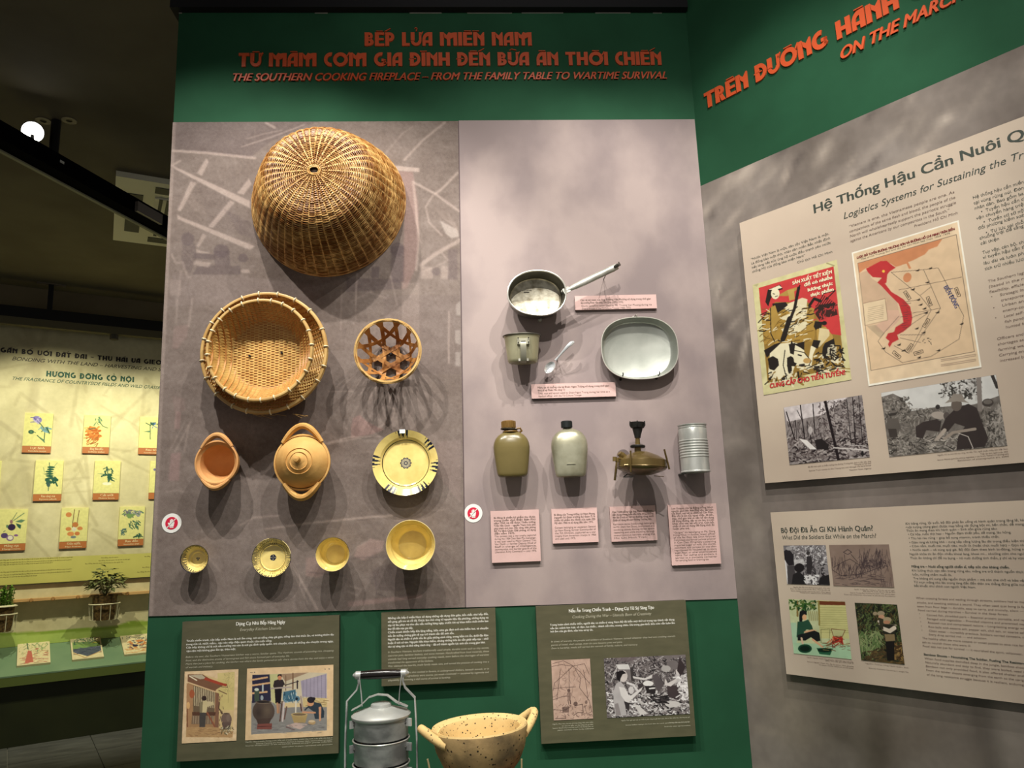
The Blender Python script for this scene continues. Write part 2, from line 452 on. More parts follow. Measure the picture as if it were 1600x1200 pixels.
# ================================================================ the setting
def pbox(name, pl, a0, a1, z0, z1, d0, d1, m, parent=None, bev=0.0):
    """box on a plane, from depth d0 to d1 out of the wall; origin at its lower middle"""
    am = (a0+a1)/2; M = pl.mat(am, z0, d0)
    mb = MB().box(a0-am, 0, 0, a1-am, z1-z0, d1-d0)
    if parent is not None:
        mb.xf(parent.matrix_world.inverted() @ M); return mb.build(name, m, parent, smooth=False)
    o = mb.build(name, m, None, smooth=False); o.matrix_world = M; return o
GREEN = mat('green wall paint', (38, 82, 57), 0.75, col2=(34, 74, 51), nscale=5, bump=.05, bscale=300, spec=.12)
DARK = mat('black painted metal', (16, 16, 17), 0.45)
BLACKWALL = mat('black upper wall', (14, 15, 20), 0.7)
tag(pbox('wall_front', FRONT, XL, XR, 0, TOPZ, -0.14, 0, GREEN), kind='structure')
tag(pbox('trim_1', FRONT, XL-.02, XR, TOPZ, CEIL, -0.14, .03, BLACKWALL), kind='structure')
tag(pbox('wall_right', RIGHT, -0.02, 2.9, 0, CEIL, -0.14, 0, GREEN), kind='structure')
# pale chipped lip along the top of the partition
lip = MB()
for a, b in ((250, 262), (492, 512), (640, 690), (730, 800), (815, 880), (930, 985), (1020, 1034)):
    x0 = FRONT.hit(a, 20)[0]; x1 = FRONT.hit(b, 20)[0]
    if x0 < XL: x0, x1 = XL, XL+.01
    lip.box(x0, -.0015, TOPZ-.003, x1, 0, TOPZ+random.uniform(-.001, .002))
tag(lip.build('trim_2', mat('chipped plaster', (150, 150, 140), .9), smooth=False), kind='structure')
CEILM = mat('dark brown ceiling', (112, 104, 80), .85, col2=(100, 92, 70), nscale=2)
mb = MB().box(-8, -4.5, CEIL, 4.5, 8.5, CEIL+.1)
tag(mb.build('ceiling', CEILM, smooth=False), kind='structure')
# floor of dark slate tiles
fl = empty('floor', (0, 0, 0)); tag(fl, kind='structure')
mb = MB().box(-8, -4.5, -.1, 4.5, 8.5, -.012); mb.build('floor_base', mat('tile joint', (120, 118, 108), .9), fl, smooth=False)
TILE = mat('dark slate tile', (74, 74, 70), .4, col2=(100, 100, 94), nscale=3, stretch=(1, 3, 1), bump=.15, bscale=25)
bs = np.array([cos(BA), sin(BA)]); bn = np.array([sin(BA), -cos(BA)])
o0 = BENCH.O[:2]
tile_me = MB().box(.003, .003, -.012, .597, .597, 0).mesh('tile', TILE, smooth=False)
for i in range(-5, 6):
    for j in range(0, 6):
        p = o0+bs*(i*.6+.12)+bn*(j*.6)
        if p[1] > -.2 or j > 4:
            pass
        t = link('tile', tile_me, fl); t.matrix_world = Matrix(((bs[0], -bn[0], 0, p[0]+bn[0]*.6), (bs[1], -bn[1], 0, p[1]+bn[1]*.6), (0, 0, 1, 0), (0, 0, 0, 1)))

# ---------------------------------------------------------------- fabric murals on the front wall
CLOTH = mat('printed cloth', (255, 255, 255), .85, attr='col', col2=(222, 222, 222), nscale=900, bump=.25, bscale=900, spec=.15, detail=1)
MQ = [(270, 191), (716, 189), (727, 949), (232, 963)]
c = Canvas(310, 520, MQ, (130, 117, 110))
c.noise(4, 60, 2); c.noise(3, 8, 2, sx=2); c.noise(3, 2, 1)
Lc = (190, 172, 162); Dk = (92, 80, 82); Mg = (150, 128, 122)
c.at(250, 180, .25)
c.poly([(80, 30), (1000, 30), (700, 160), (560, 270), (80, 215)], Dk, .35)
c.line([(80, 225), (300, 240), (590, 272)], Lc, 18, .6)
c.line([(510, 200), (690, 140), (900, 60)], Lc, 8, .5); c.line([(540, 150), (640, 120), (760, 95)], Lc, 7, .4); c.line([(660, 48), (715, 78)], Lc, 16, .5)
c.poly([(75, 315), (110, 335), (560, 545), (560, 590), (420, 520), (90, 340)], Lc, .7)
c.line([(75, 320), (125, 290)], Lc, 16, .5)
c.poly([(230, 370), (285, 275), (305, 295), (260, 385)], Lc, .6); c.poly([(190, 420), (225, 430), (130, 610), (108, 605)], Lc, .6)
c.poly([(480, 495), (555, 400), (570, 440), (520, 505)], Lc, .6)
c.poly([(435, 540), (465, 555), (330, 715), (300, 705)], Lc, .65); c.poly([(265, 750), (290, 762), (240, 840), (225, 830)], Lc, .5)
c.poly([(105, 630), (140, 650), (590, 830), (560, 855), (110, 660)], Lc, .65)
for k in range(17): c.line([(240+k*4, 440+k*16), (420+k*9, 520+k*15)], Dk, 4, .28)
for k in range(16): c.line([(400+k*6, 600+k*10), (560+k*5, 680+k*8)], Dk, 4, .3)
for k in range(14): c.line([(120+k*7, 470+k*10), (200+k*8, 500+k*11)], Lc, 3, .25)
c.ell(172, 785, 40, 42, Dk, .5); c.ell(382, 860, 48, 42, Dk, .55); c.poly([(335, 860), (430, 860), (440, 960), (500, 950), (500, 1010), (200, 1010), (230, 960), (340, 950)], Dk, .45)
c.ell(516, 905, 30, 28, Dk, .5); c.poly([(210, 875), (340, 880), (340, 915), (215, 910)], Dk, .5)
c.poly([(135, 815), (220, 815), (225, 910), (190, 1000), (135, 960)], Dk, .3)
c.poly([(225, 850), (330, 880), (225, 870)], Lc, .6); c.poly([(215, 920), (320, 935), (300, 965), (205, 945)], Lc, .5); c.poly([(500, 980), (555, 975), (560, 1000), (510, 1000)], Lc, .5)
c.line([(70, 880), (100, 940), (140, 930), (170, 1030), (190, 1025)], Lc, 12, .35); c.line([(130, 990), (120, 1100), (100, 1190)], Lc, 14, .3)
c.poly([(60, 1040), (130, 1045), (130, 1140), (60, 1140)], Lc, .3)
c.poly([(80, 1000), (500, 1020), (1000, 1080), (1000, 1200), (40, 1200)], (140, 126, 122), .35)
c.at(540, 180, .25)
c.line([(365, 285), (480, 160), (620, 45)], Lc, 14, .5); c.line([(250, 240), (350, 120), (420, 70)], Lc, 8, .3)
c.poly([(300, 320), (460, 335), (460, 362), (300, 350)], Lc, .7)
c.poly([(330, 355), (420, 360), (450, 560), (460, 800), (440, 960), (380, 1100), (350, 1100), (365, 700)], (150, 124, 118), .7)
c.line([(420, 420), (440, 600), (455, 800), (440, 980)], Lc, 16, .5)
c.line([(430, 430), (560, 500), (710, 610)], Lc, 16, .5); c.line([(560, 500), (610, 460), (700, 365)], Lc, 16, .5); c.line([(545, 510), (500, 580), (520, 680), (600, 760)], Lc, 12, .4)
c.poly([(590, 670), (700, 725), (710, 770), (660, 780), (625, 750)], (180, 168, 160), .7)
c.line([(470, 950), (560, 880), (720, 790)], Lc, 24, .5); c.line([(600, 870), (640, 920), (560, 960), (480, 990)], Lc, 9, .3)
c.poly([(470, 960), (540, 960), (545, 1035), (470, 1035)], Lc, .4); c.ell(565, 990, 28, 26, Dk, .4); c.poly([(600, 950), (640, 960), (640, 1040), (590, 1040)], Lc, .35)
for k in range(12): c.line([(560+k*8, 590+k*3), (600+k*9, 650+k*6), (700, 690+k*6)], Lc, 3, .22)
for k in range(20): c.line([(380+k*2, 600+k*24), (420, 590+k*24)], Lc, 3, .22)
c.poly([(280, 830), (365, 830), (365, 1060), (280, 1060)], Dk, .5); c.ell(320, 850, 42, 45, Dk, .5); c.poly([(160, 960), (210, 960), (205, 1030), (160, 1030)], Dk, .5)
c.poly([(0, 1030), (350, 1040), (350, 1100), (0, 1120)], Dk, .4)
c.line([(70, 1000), (60, 1200)], Lc, 10, .35); c.line([(280, 1020), (320, 1200)], Lc, 10, .3); c.line([(30, 1180), (150, 1120), (260, 1160)], Lc, 9, .3)
c.poly([(350, 1060), (460, 1060), (460, 1500), (350, 1500)], Lc, .25); c.poly([(640, 850), (700, 850), (700, 1040), (640, 1040)], Dk, .35)
c.at(260, 370, .2875)
c.poly([(1180, 330), (1600, 330), (1600, 760), (1180, 760)], Dk, .12)
c.line([(1535, 420), (1535, 700)], Lc, 9, .5); c.poly([(1570, 520), (1598, 520), (1598, 600), (1570, 590)], (185, 175, 168), .5); c.poly([(1570, 640), (1598, 640), (1598, 715), (1570, 715)], (185, 175, 168), .5)
c.poly([(1575, 380), (1598, 360), (1598, 440), (1575, 440)], (185, 175, 168), .5)
c.line([(950, 300), (945, 520)], Lc, 7, .35); c.line([(1030, 250), (1025, 470)], Lc, 7, .3)
c.poly([(1000, 1060), (1010, 1000), (1050, 980), (1080, 1010), (1130, 1040), (1180, 1060), (1100, 1090), (1000, 1110)], (160, 130, 124), .7)
c.line([(1150, 1050), (1230, 1000), (1240, 950), (1190, 930)], Lc, 7, .45); c.line([(880, 1130), (1000, 1100), (1160, 1095)], Lc, 8, .5); c.line([(880, 855), (1010, 853)], Lc, 6, .4)
c.poly([(40, 500), (120, 490), (110, 560), (60, 620), (30, 620)], Mg, .5); c.poly([(30, 880), (100, 890), (100, 960), (40, 960)], Mg, .4); c.poly([(50, 960), (80, 960), (70, 1060), (40, 1060)], (165, 135, 130), .5)
c.line([(140, 350), (120, 500)], Lc, 12, .3); c.line([(120, 1040), (95, 1180)], Lc, 10, .4); c.line([(60, 360), (50, 480)], Lc, 12, .25)
c.at(240, 640, .3)
c.poly([(90, 240), (140, 235), (130, 380), (75, 380)], (160, 132, 128), .6); c.line([(190, 80), (110, 230)], Lc, 9, .4); c.line([(160, 80), (85, 220)], Lc, 6, .3)
c.line([(450, 610), (520, 570), (650, 560)], Lc, 9, .5); c.line([(580, 630), (800, 600), (1100, 570), (1240, 560)], Lc, 10, .6)
c.line([(800, 130), (900, 190), (1130, 150)], Lc, 7, .4); c.line([(60, 440), (120, 430), (170, 440)], Lc, 6, .3)
c.line([(710, 800), (770, 900), (850, 1040)], Lc, 12, .6); c.line([(690, 790), (740, 880), (800, 1010)], Lc, 7, .4); c.line([(270, 760), (350, 850)], Lc, 7, .3)
c.poly([(790, 780), (850, 770), (900, 850), (860, 880), (790, 870)], (165, 138, 130), .6)
c.poly([(1060, 720), (1130, 680), (1200, 690), (1190, 740), (1090, 790), (1040, 770)], (165, 140, 133), .7); c.line([(1000, 790), (1060, 720), (1130, 680)], Lc, 5, .4)
c.ell(1240, 880, 120, 70, Dk, .25); c.line([(950, 800), (1060, 775), (1250, 770), (1400, 800)], Dk, 6, .4); c.line([(800, 850), (1000, 870)], Dk, 5, .4); c.line([(1150, 850), (1160, 960), (1250, 990), (1330, 960)], Dk, 6, .35)
c.poly([(1010, 1000), (1400, 965), (1400, 980), (1010, 1030)], (165, 138, 132), .6); c.line([(1020, 920), (1080, 940), (1060, 970), (1010, 950)], Lc, 5, .4)
c.line([(1400, 800), (1480, 860), (1560, 960)], Lc, 6, .35)
c.poly([(1480, 180), (1600, 170), (1600, 500), (1440, 300)], (158, 138, 133), .35)
for k in range(60):
    x = random.uniform(0, 1500); y = random.uniform(450, 1000); c.line([(x, y), (x+random.uniform(80, 200), y+random.uniform(-15, 5))], random.choice((Lc, Dk)), 3, .18)
for k in range(40):
    x = random.uniform(1100, 1590); y = random.uniform(100, 700); c.line([(x, y), (x+90, y+60)], random.choice((Lc, Dk)), 3, .15)
c.at(0, 0, 1)
c.line([(272, 193), (255, 560), (236, 960)], Lc, 5, .35)
for k in range(420):
    x = random.uniform(0, 1790); y = random.uniform(0, 3000); c.at(270, 190, .25); t = random.choice((.55, .75, 1.2, 2.2, -.1)); Lh = random.uniform(30, 120)
    c.line([(x, y), (x+Lh*cos(t), y+Lh*sin(t)), (x+Lh*1.8*cos(t+.15), y+Lh*1.8*sin(t+.15))], random.choice((Lc, Dk, Dk)), 4, .16)
for _ in range(1):
    B_ = c.A.copy(); B_[1:-1, 1:-1] = (c.A[1:-1, 1:-1]*3+c.A[:-2, 1:-1]+c.A[2:, 1:-1]+c.A[1:-1, :-2]+c.A[1:-1, 2:])/7; c.A = B_
c.noise(2.5, 2, 1)
ml = c.build('kitchen_mural', FRONT, .003, CLOTH, None, rect=None)
def quadprint_fix(o, quad, pl, dep):
    """shear the printed grid so that its corners meet the band edges"""
    me = o.data; n = len(me.vertices); v = np.zeros(n*3); me.vertices.foreach_get('co', v); v = v.reshape(-1, 3)
    h = [pl.hit(u, w_, dep) for u, w_ in quad]
    a0, a1, z0, z1 = quad_rect(pl, quad, dep)
    A = (v-pl.O) @ pl.S; s_ = (A-a0)/(a1-a0); t = (z1-v[:, 2])/(z1-z0)
    zt = h[0][1]+(h[1][1]-h[0][1])*s_; zb = h[3][1]+(h[2][1]-h[3][1])*s_
    v[:, 2] = zt+(zb-zt)*t
    xl_ = h[0][0]+(h[3][0]-h[0][0])*t; xr_ = h[1][0]+(h[2][0]-h[1][0])*t
    dA = xl_+(xr_-xl_)*s_-A; v += dA[:, None]*pl.S[None]; me.vertices.foreach_set('co', v.astype(np.float32).ravel()); me.update()
quadprint_fix(ml, MQ, FRONT, .003)
tag(ml, 'mauve cloth print of a thatched kitchen sketch behind the baskets and bowls', 'wall print')
# right half: mottled cloth, procedural
def cloth_quad(name, quad, m, label, cat, dep=.003, right=None):
    h = [FRONT.hit(u, v) for u, v in quad]
    if right is not None: h[1] = (right, h[1][1]); h[2] = (right, h[2][1])
    mb = MB().prism([(a, z) for a, z in reversed(h)], 0, dep)
    mb.xf(FRONT.mat(0, 0, 0)); o = mb.build(name, m, smooth=False); return tag(o, label, cat)
CL2 = mat('mottled mauve cloth', (164, 149, 145), .85, col2=(140, 127, 126), lo=.4, hi=.6, nscale=3.2, bump=.25, bscale=900, spec=.15, stretch=(1.2, 1, .9))
cloth_quad('plain_mural', [(717, 189), (1083, 187), (1153, 935), (728, 949)], CL2, 'plain mottled mauve cloth print behind the canteens and pans', 'wall print', right=XR-.003)
# thin dark seam between the two cloths
p0 = FRONT.hit(716.5, 190); p1 = FRONT.hit(727.5, 948)
mb = MB().prism([(p0[0]-.0012, p0[1]), (p1[0]-.0012, p1[1]), (p1[0]+.0012, p1[1]), (p0[0]+.0012, p0[1])], .002, .0046).xf(FRONT.mat(0, 0, 0))
tag(mb.build('trim_3', mat('seam', (88, 74, 76), .9), smooth=False), kind='structure')

# blurred leaf photograph on the right wall
rz0 = RIGHT.hit(1200, 245)[1]; rz0 = (RIGHT.hit(1097, 290)[1]+RIGHT.hit(1590, 76)[1])/2
RQ = [(1097, 290), (1600, 72), (1600, 1200), (1180, 1200)]
W_, H_ = 230, 270
c = Canvas(W_, H_, [(0, 0), (W_-1, 0), (W_-1, H_-1), (0, H_-1)], (126, 117, 110))
def blob(x, y, rx, ry, col, al, rot=0): c.ell(x, y, rx, ry, col, al, rot, soft=1.1)
AW = 2.88; MAXZ = rz0; MINZ = .02
def RP(u, v):
    a, z = RIGHT.hit(u, v, 0); return a/AW*(W_-1), (MAXZ-z)/(MAXZ-MINZ)*(H_-1)
c.noise(8, 16, 4)
for _ in range(330):      # pale leaves, slanting, dense in the upper band
    x = random.uniform(0, W_); y = random.uniform(-5, 60)
    blob(x, y, random.uniform(2, 6), random.uniform(.8, 2.2), random.choice(((172, 160, 148), (150, 140, 130), (92, 84, 80), (190, 178, 165))), random.uniform(.4, .8), random.uniform(-1.3, -.5))
for _ in range(260):
    x = random.uniform(0, W_); y = random.uniform(130, H_)
    blob(x, y, random.uniform(2, 7), random.uniform(1, 3), random.choice(((150, 138, 122), (82, 74, 66), (128, 116, 104))), random.uniform(.25, .5), random.uniform(-1.5, .6))
for u, v, r1, r2, col, al, rot in (
    (1118, 470, 5, 2, (150, 140, 132), .7, .9), (1120, 440, 4, 1.6, (160, 150, 140), .7, -.6), (1135, 520, 6, 2.5, (90, 82, 80), .6, 1),
    (1145, 690, 5, 2, (160, 150, 140), .5, .2), (1162, 760, 4, 8, (100, 92, 86), .5, 0), (1170, 800, 2.5, 5, (150, 142, 130), .6, .3),
    (1185, 830, 2, 5, (165, 156, 145), .6, .1), (1190, 905, 2.5, 6, (160, 150, 138), .5, .2), (1180, 960, 6, 9, (84, 76, 68), .6, 0),
    (1195, 1010, 5, 8, (150, 138, 120), .6, .4), (1230, 1085, 8, 12, (145, 134, 118), .6, -.2), (1260, 1130, 7, 10, (132, 122, 108), .5, .5),
    (1320, 1110, 8, 14, (84, 76, 66), .6, .1), (1355, 1120, 4, 14, (120, 112, 98), .6, 0), (1395, 1110, 8, 12, (142, 133, 120), .65, -.5),
    (1375, 1160, 4, 12, (80, 72, 62), .8, .1), (1430, 1150, 5, 9, (104, 94, 84), .6, .6), (1500, 1140, 9, 16, (110, 102, 92), .5, .2),
    (1548, 1150, 3, 18, (72, 66, 60), .7, 0), (1580, 1150, 4, 22, (150, 142, 132), .8, 0), (1310, 770, 5, 5, (138, 128, 120), .4, 0), (1400, 775, 7, 5, (128, 118, 110), .5, 0)):
    x, y = RP(u, v); blob(x, y, r1, r2, col, al, rot)
PHOTO = mat('printed photograph', (255, 255, 255), .75, attr='col', col2=(245, 245, 245), nscale=40, spec=.2, detail=1)
mr = c.build('leaf_mural', RIGHT, .003, PHOTO, None, rect=(.0, AW, MINZ, MAXZ))
tag(mr, 'blurred grey brown photograph of leaves covering the right wall', 'wall print')

# ---------------------------------------------------------------- big titles
ORANGE = mat('orange red lettering', (204, 84, 44), .5)
def title_root(name, pl, u, v, dep, label):
    a, z = pl.hit(u, v, dep); return empty(name, pl.mat(a, z, 0), label, 'lettering')
t1 = title_root('title_lettering', FRONT, 700, 74, 0, 'upper of the two orange Vietnamese title lines on the green header')
deco_title(FRONT, 'BẾP LỬA MIỀN NAM', 570, 73.0, 831, 21.2, 0, .005, ORANGE, t1)
t2 = title_root('title_lettering', FRONT, 700, 105, 0, 'longer second orange Vietnamese title line above the English one')
deco_title(FRONT, 'TỪ MÂM CƠM GIA ĐÌNH ĐẾN BỮA ĂN THỜI CHIẾN', 373, 105.2, 1033.5, 21.2, 0, .005, ORANGE, t2)
def split_letters(p, m, r):
    M = r.matrix_world.inverted(); p.mb.xf(M); V = np.concatenate(p.mb.v); F = p.mb.f; par = list(range(len(V)))
    def fd(i):
        while par[i] != i: par[i] = par[par[i]]; i = par[i]
        return i
    for f in F:
        for k in f[1:]: par[fd(k)] = fd(f[0])
    isl = {}
    for f in F: isl.setdefault(fd(f[0]), []).append(f)
    base = V[:, 1].min(); hgt = V[:, 1].max()-base; xs = V[:, 0]-.32*(V[:, 1]-base)
    L_ = []
    for k, fs in isl.items():
        ids = sorted({i for f in fs for i in f}); L_.append([xs[ids].min(), xs[ids].max(), fs])
    L_.sort(key=lambda q: q[0]); out = []
    for a, b, fs in L_:
        if out and min(b, out[-1][1])-a > .55*min(b-a, out[-1][1]-out[-1][0]): out[-1][1] = max(b, out[-1][1]); out[-1][2] += fs
        else: out.append([a, b, list(fs)])
    for a, b, fs in out:
        ids = sorted({i for f in fs for i in f}); mp_ = {i: j for j, i in enumerate(ids)}
        MB().add(V[ids], [tuple(mp_[i] for i in f) for f in fs]).build('letter', m, r, smooth=False)
def eng_title(pl, text, u, v, u1, cap, label, prefix=None, m=ORANGE, shear=.32, bold=.02, name='subtitle_lettering', extrude=.003):
    r = title_root(name, pl, u, v, 0, label)
    p = Print(pl, extrude); p.t(text, u, v, u1, cap, bold, shear, prefix, res=3, extrude=extrude)
    split_letters(p, m, r); return r
eng_title(FRONT, 'THE SOUTHERN COOKING FIREPLACE – FROM THE FAMILY TABLE TO WARTIME SURVIVAL', 361, 126.8, 1042, 11.6, 'thin italic orange English line under the main title on the green header')
t3 = title_root('title_lettering', RIGHT, 1250, 100, 0, 'slanting large orange Vietnamese title on the right wall header')
deco_title(RIGHT, 'TRÊN ĐƯỜNG HÀNH QUÂN', 1103, 171.5, 1406, 25.5, 0, .005, ORANGE, t3, prefix='TRÊN ĐƯỜNG HÀNH')
eng_title(RIGHT, 'ON THE MARCH', 1312, 94.5, 1409, 18, 'italic orange English words under the right wall title', prefix='ON THE', bold=.03)

# ================================================================ boards
OLIVE = mat('olive board', (92, 88, 66), .5, col2=(84, 81, 60), nscale=60, stretch=(.3, 1, 14), spec=.4)
BEIGE = mat('beige board', (208, 192, 172), .5, col2=(192, 175, 157), nscale=2.6, spec=.4)
PINK = mat('pink label card', (212, 178, 172), .55, col2=(204, 171, 165), nscale=20)
EDGE = mat('dark board edge', (52, 48, 38), .6)
WHITEINK = mat('white ink', (238, 236, 226), .6)
GREYINK = mat('pale grey ink', (186, 182, 160), .6)
DARKINK = mat('dark green grey ink', (62, 70, 62), .6)
BROWNINK = mat('grey brown ink', (112, 94, 84), .6)
def board(name, pl, quad, d0, d1, m, label, cat='sign', edge=None, right=None, group=None):
    a0, a1, z0, z1 = quad_rect(pl, quad, d1)
    if right: a1 = right
    r = empty(name, pl.mat((a0+a1)/2, z0, d0), label, cat, group)
    pbox('panel', pl, a0, a1, z0, z1, d1-.002, d1, m, r)
    pbox('board_core', pl, a0+.0006, a1-.0006, z0+.0006, z1-.0006, d0, d1-.002, edge or EDGE, r)
    return r, d1
# -- left olive board
A_, dA = board('text_board', FRONT, [(285, 972), (531, 961), (528, 1177), (276, 1190)], .001, .024, OLIVE,
               'olive board with two kitchen paintings, lower left of the wall')
p = Print(FRONT, dA+.0006, (220, 930, .3))
p.t('Dụng Cụ Nhà Bếp Hàng Ngày', 495, 158, 752, 18, .022)
p.para(['Trước chiến tranh, căn bếp miền Nam là nơi ấm cúng, nơi có tiếng chày giã gạo, tiếng dao thái thức ăn, và hương thơm dịu'], 238, 243, 1005, 17.5, 10)
p.para([('trong của sả, nước mắm... tạo nên nhịp điệu quen thuộc của cuộc sống.', 683)], 236, 261, 683, 17.5, 10)
p.para(['Căn bếp không chỉ là nơi nấu nướng mà còn là nơi gia đình quây quần, trò chuyện, chia sẻ những câu chuyện trong ngày,'], 236, 278, 1003, 17, 10)
p.para(['tạo nên một không gian ấm áp, thân mật.'], 238, 296, 495, 17, 10)
tag(p.build('printed_text', WHITEINK, A_), kind='stuff')
p = Print(FRONT, dA+.0006, (220, 930, .3))
p.t('Everyday Kitchen Utensils', 515, 187, 732, 15, .004, .25)
for ln, y, e in (('Before the war, the Southern Vietnamese kitchen was a warm, familiar space. The rhythmic sounds of pounding rice, chopping', 327, 1005),
                 ('food, and the distinctive aroma of lemongrass and fish sauce formed part of everyday life.', 345, 775),
                 ('More than just a place for cooking, the kitchen was where the family gathered to talk, share stories from the day, and enjoy a sense', 363, 1004),
                 ('of warmth and intimacy.', 381, 375)):
    p.t(ln, 233, y, e, 9.5, .0, .22)
for ln, x, y, e in (('Nguồn: Họa sĩ thuộc Phòng tranh, bếp xưa ở miền Nam, tranh màu nước trên giấy của họa sĩ', 545, 768, 998), ('Source: Painting of a Southern kitchen in former days, watercolour on paper', 600, 776, 998),
                    ('Source: Watercolour of the old kitchen, painted on paper, private collection', 545, 788, 995), ('watercolour on paper, reproduced with permission', 735, 793, 998)):
    p.t(ln, x, y, e, 6)
tag(p.build('printed_text', GREYINK, A_), kind='stuff')
# -- middle olive board
B_, dB = board('text_board', FRONT, [(595, 958), (774, 949), (777, 1063), (597, 1073)], .001, .024, OLIVE,
               'small olive board of plain text above the metal food carrier')
p = Print(FRONT, dB+.0006, (595, 950, .1125)); 
p.at(572.5, 942, .2)
VN = ['Những căn bếp ở miền Nam sử dụng những vật dụng đơn giản, bền chắc như bếp đất,', 'nồi gang, gối tre và cối đá. Được làm thủ công từ nguyên liệu địa phương, những dụng cụ',
      'này từ lâu phục vụ nhu cầu nấu nướng hàng ngày, trước khi sự khan hiếm thời chiến làm', ('thay đổi diện mạo gian bếp.', .25),
      'Chiến tranh khiến bếp lửa lặng tiếng, bữa cơm gia đình trở nên hiếm hoi, và chuyện', ('nấu ăn tưởng chừng giản dị nay trở thành vấn đề sinh tồn.', .66),
      'Người dân và chiến sĩ phải nấu ăn giữa những cánh rừng, trong hầm trú ẩn, dưới địa đạo', 'hoặc ở nơi sơ tán. Nguyên liệu khan hiếm, nhưng những bữa ăn vẫn phải tiếp tục – nhờ', ('vào sự sáng tạo và khả năng thích ứng – đã trở thành nguồn lực sinh tồn trong gian khó.', .97)]
EN = ['In Southern Vietnam, kitchens traditionally used simple, durable tools such as clay stoves,', 'cast-iron pots, bamboo baskets, and stone mortars. Handcrafted from local materials, these',
      'utensils had long served everyday cooking needs, even before the shortages of wartime', ('transformed the appearance of the kitchens.', .45), 'War silenced the hearths, made family meals rare, and turned the practice of cooking into a', ('matter of survival.', .2),
      'Civilians and soldiers also cooked in forests, in underground shelters, beneath tunnels, or in', 'evacuation sites. Ingredients were scarce, yet meals continued — sustained by ingenuity and', ('adaptability — becoming a vital source of survival in hardship.', .62)]
p.at(0, 0, 1)
for i, ln in enumerate(VN):
    e = 1.0
    if isinstance(ln, tuple): ln, e = ln
    p.t(ln, 606, 967.5+i*5.55, 606+e*157, 3.1, .012)
tag(p.build('printed_text', WHITEINK, B_), kind='stuff')
p = Print(FRONT, dB+.0006)
for i, ln in enumerate(EN):
    e = 1.0
    if isinstance(ln, tuple): ln, e = ln
    p.t(ln, 606, 1020.5+i*5.5, 606+e*158, 3.0, .0, .22)
tag(p.build('printed_text', GREYINK, B_), kind='stuff')
# -- right olive board
C_, dC = board('text_board', FRONT, [(837, 947), (1071, 938), (1087.5, 1149), (846, 1163)], .001, .024, OLIVE,
               'olive board with a sketch and a black and white photograph, lower right')
p = Print(FRONT, dC+.0006, (640, 930, .3375))
p.t('Nấu Ăn Trong Chiến Tranh – Dụng Cụ Từ Sự Sáng Tạo', 737, 80, 1132, 15, .022)
p.t('Trong hoàn cảnh thiếu thốn, người dân và chiến sĩ vùng Nam Bộ đã biến mọi thứ có trong tay thành vật dụng', 650, 142, 1226, 9, .012)
p.t('nấu ăn: mảnh kim loại, vỏ đạn, lon thiếc... thành nồi niêu, xoong chảo. Dù trong gian khổ, bữa cơm vẫn luôn ấm', 651, 158, 1228, 9, .012)
p.t('hơi ấm của gia đình, văn hóa và ký ức.', 652, 173, 850, 9, .012)
tag(p.build('printed_text', WHITEINK, C_), kind='stuff')
p = Print(FRONT, dC+.0006, (640, 930, .3375))
p.t('Cooking During the War – Utensils Born of Creativity', 752, 107, 1120, 13, .002, .25)
p.t('In times of scarcity, the people and soldiers of Southern Vietnam, turned whatever they had into cooking utensils', 654, 219, 1230, 8, 0, .22)
p.t('pieces of metal, shell casings, even tin cans became pots and pans.', 655, 235, 985, 8, 0, .22)
p.t('Even in hardship, meals still carried the warmth of family, culture, and memory.', 656, 250, 1056, 8, 0, .22)
for ln, x, y, e in (('Nguồn: Phác họa của họa sĩ trong rừng, bữa cơm chiều', 662, 600, 850), ('bút sắt trên giấy, sưu tập riêng của gia đình', 705, 608, 850), ('Source: Sketch of an evening meal in the forest, pen on', 662, 619, 851), ('paper, courtesy of the family collection', 685, 628, 852),
                    ('Nguồn: Phút nghỉ ngơi của các chiến sĩ giữa rừng sau giờ hành quân, ảnh tư liệu chiến khu, bảo tàng lưu giữ', 980, 583, 1298), ('Thông tấn xã, ảnh tư liệu', 1200, 583+10, 1298), ('Source: Soldiers resting in the forest after the march, wartime documentary photograph', 1000, 604, 1298), ('from the news agency archive', 1180, 611, 1300)):
    p.t(ln, x, y, e, 5.2)
tag(p.build('printed_text', GREYINK, C_), kind='stuff')

PR = .0012
# picture: open kitchen shed (board A)
c = Canvas(165, 215, [(288.3, 1049.4), (372.4, 1045.6), (369.4, 1157), (284.3, 1162)], (226, 196, 156)).at(270, 1035, .1125)
c.noise(4, 10, 3)
c.poly([(205, 175), (410, 165), (850, 290), (850, 640), (830, 1040), (185, 1040)], (214, 186, 132), .8); c.poly([(620, 150), (860, 130), (850, 660), (640, 660)], (206, 190, 122), .75)
c.poly([(205, 285), (300, 320), (600, 420), (600, 900), (250, 900), (190, 960)], (168, 130, 92)); c.poly([(285, 320), (590, 420), (580, 690), (285, 690)], (110, 92, 72))
for k in range(12): c.line([(300+k*25, 335+k*7), (300+k*25, 600+k*3)], (226, 208, 168), 9, .9)
c.poly([(205, 165), (410, 165), (620, 290), (700, 320), (600, 380), (590, 410), (205, 270)], (124, 88, 66)); c.poly([(230, 180), (400, 170), (470, 225), (380, 235)], (190, 176, 150))
c.poly([(450, 205), (700, 290), (760, 300), (740, 335), (640, 310), (430, 240)], (166, 70, 50)); c.line([(230, 190), (330, 250)], (230, 216, 186), 16); c.line([(210, 275), (600, 410)], (214, 180, 140), 12)
c.line([(610, 330), (760, 350), (750, 310)], (120, 90, 70), 9); c.line([(640, 390), (750, 440)], (120, 90, 70), 12)
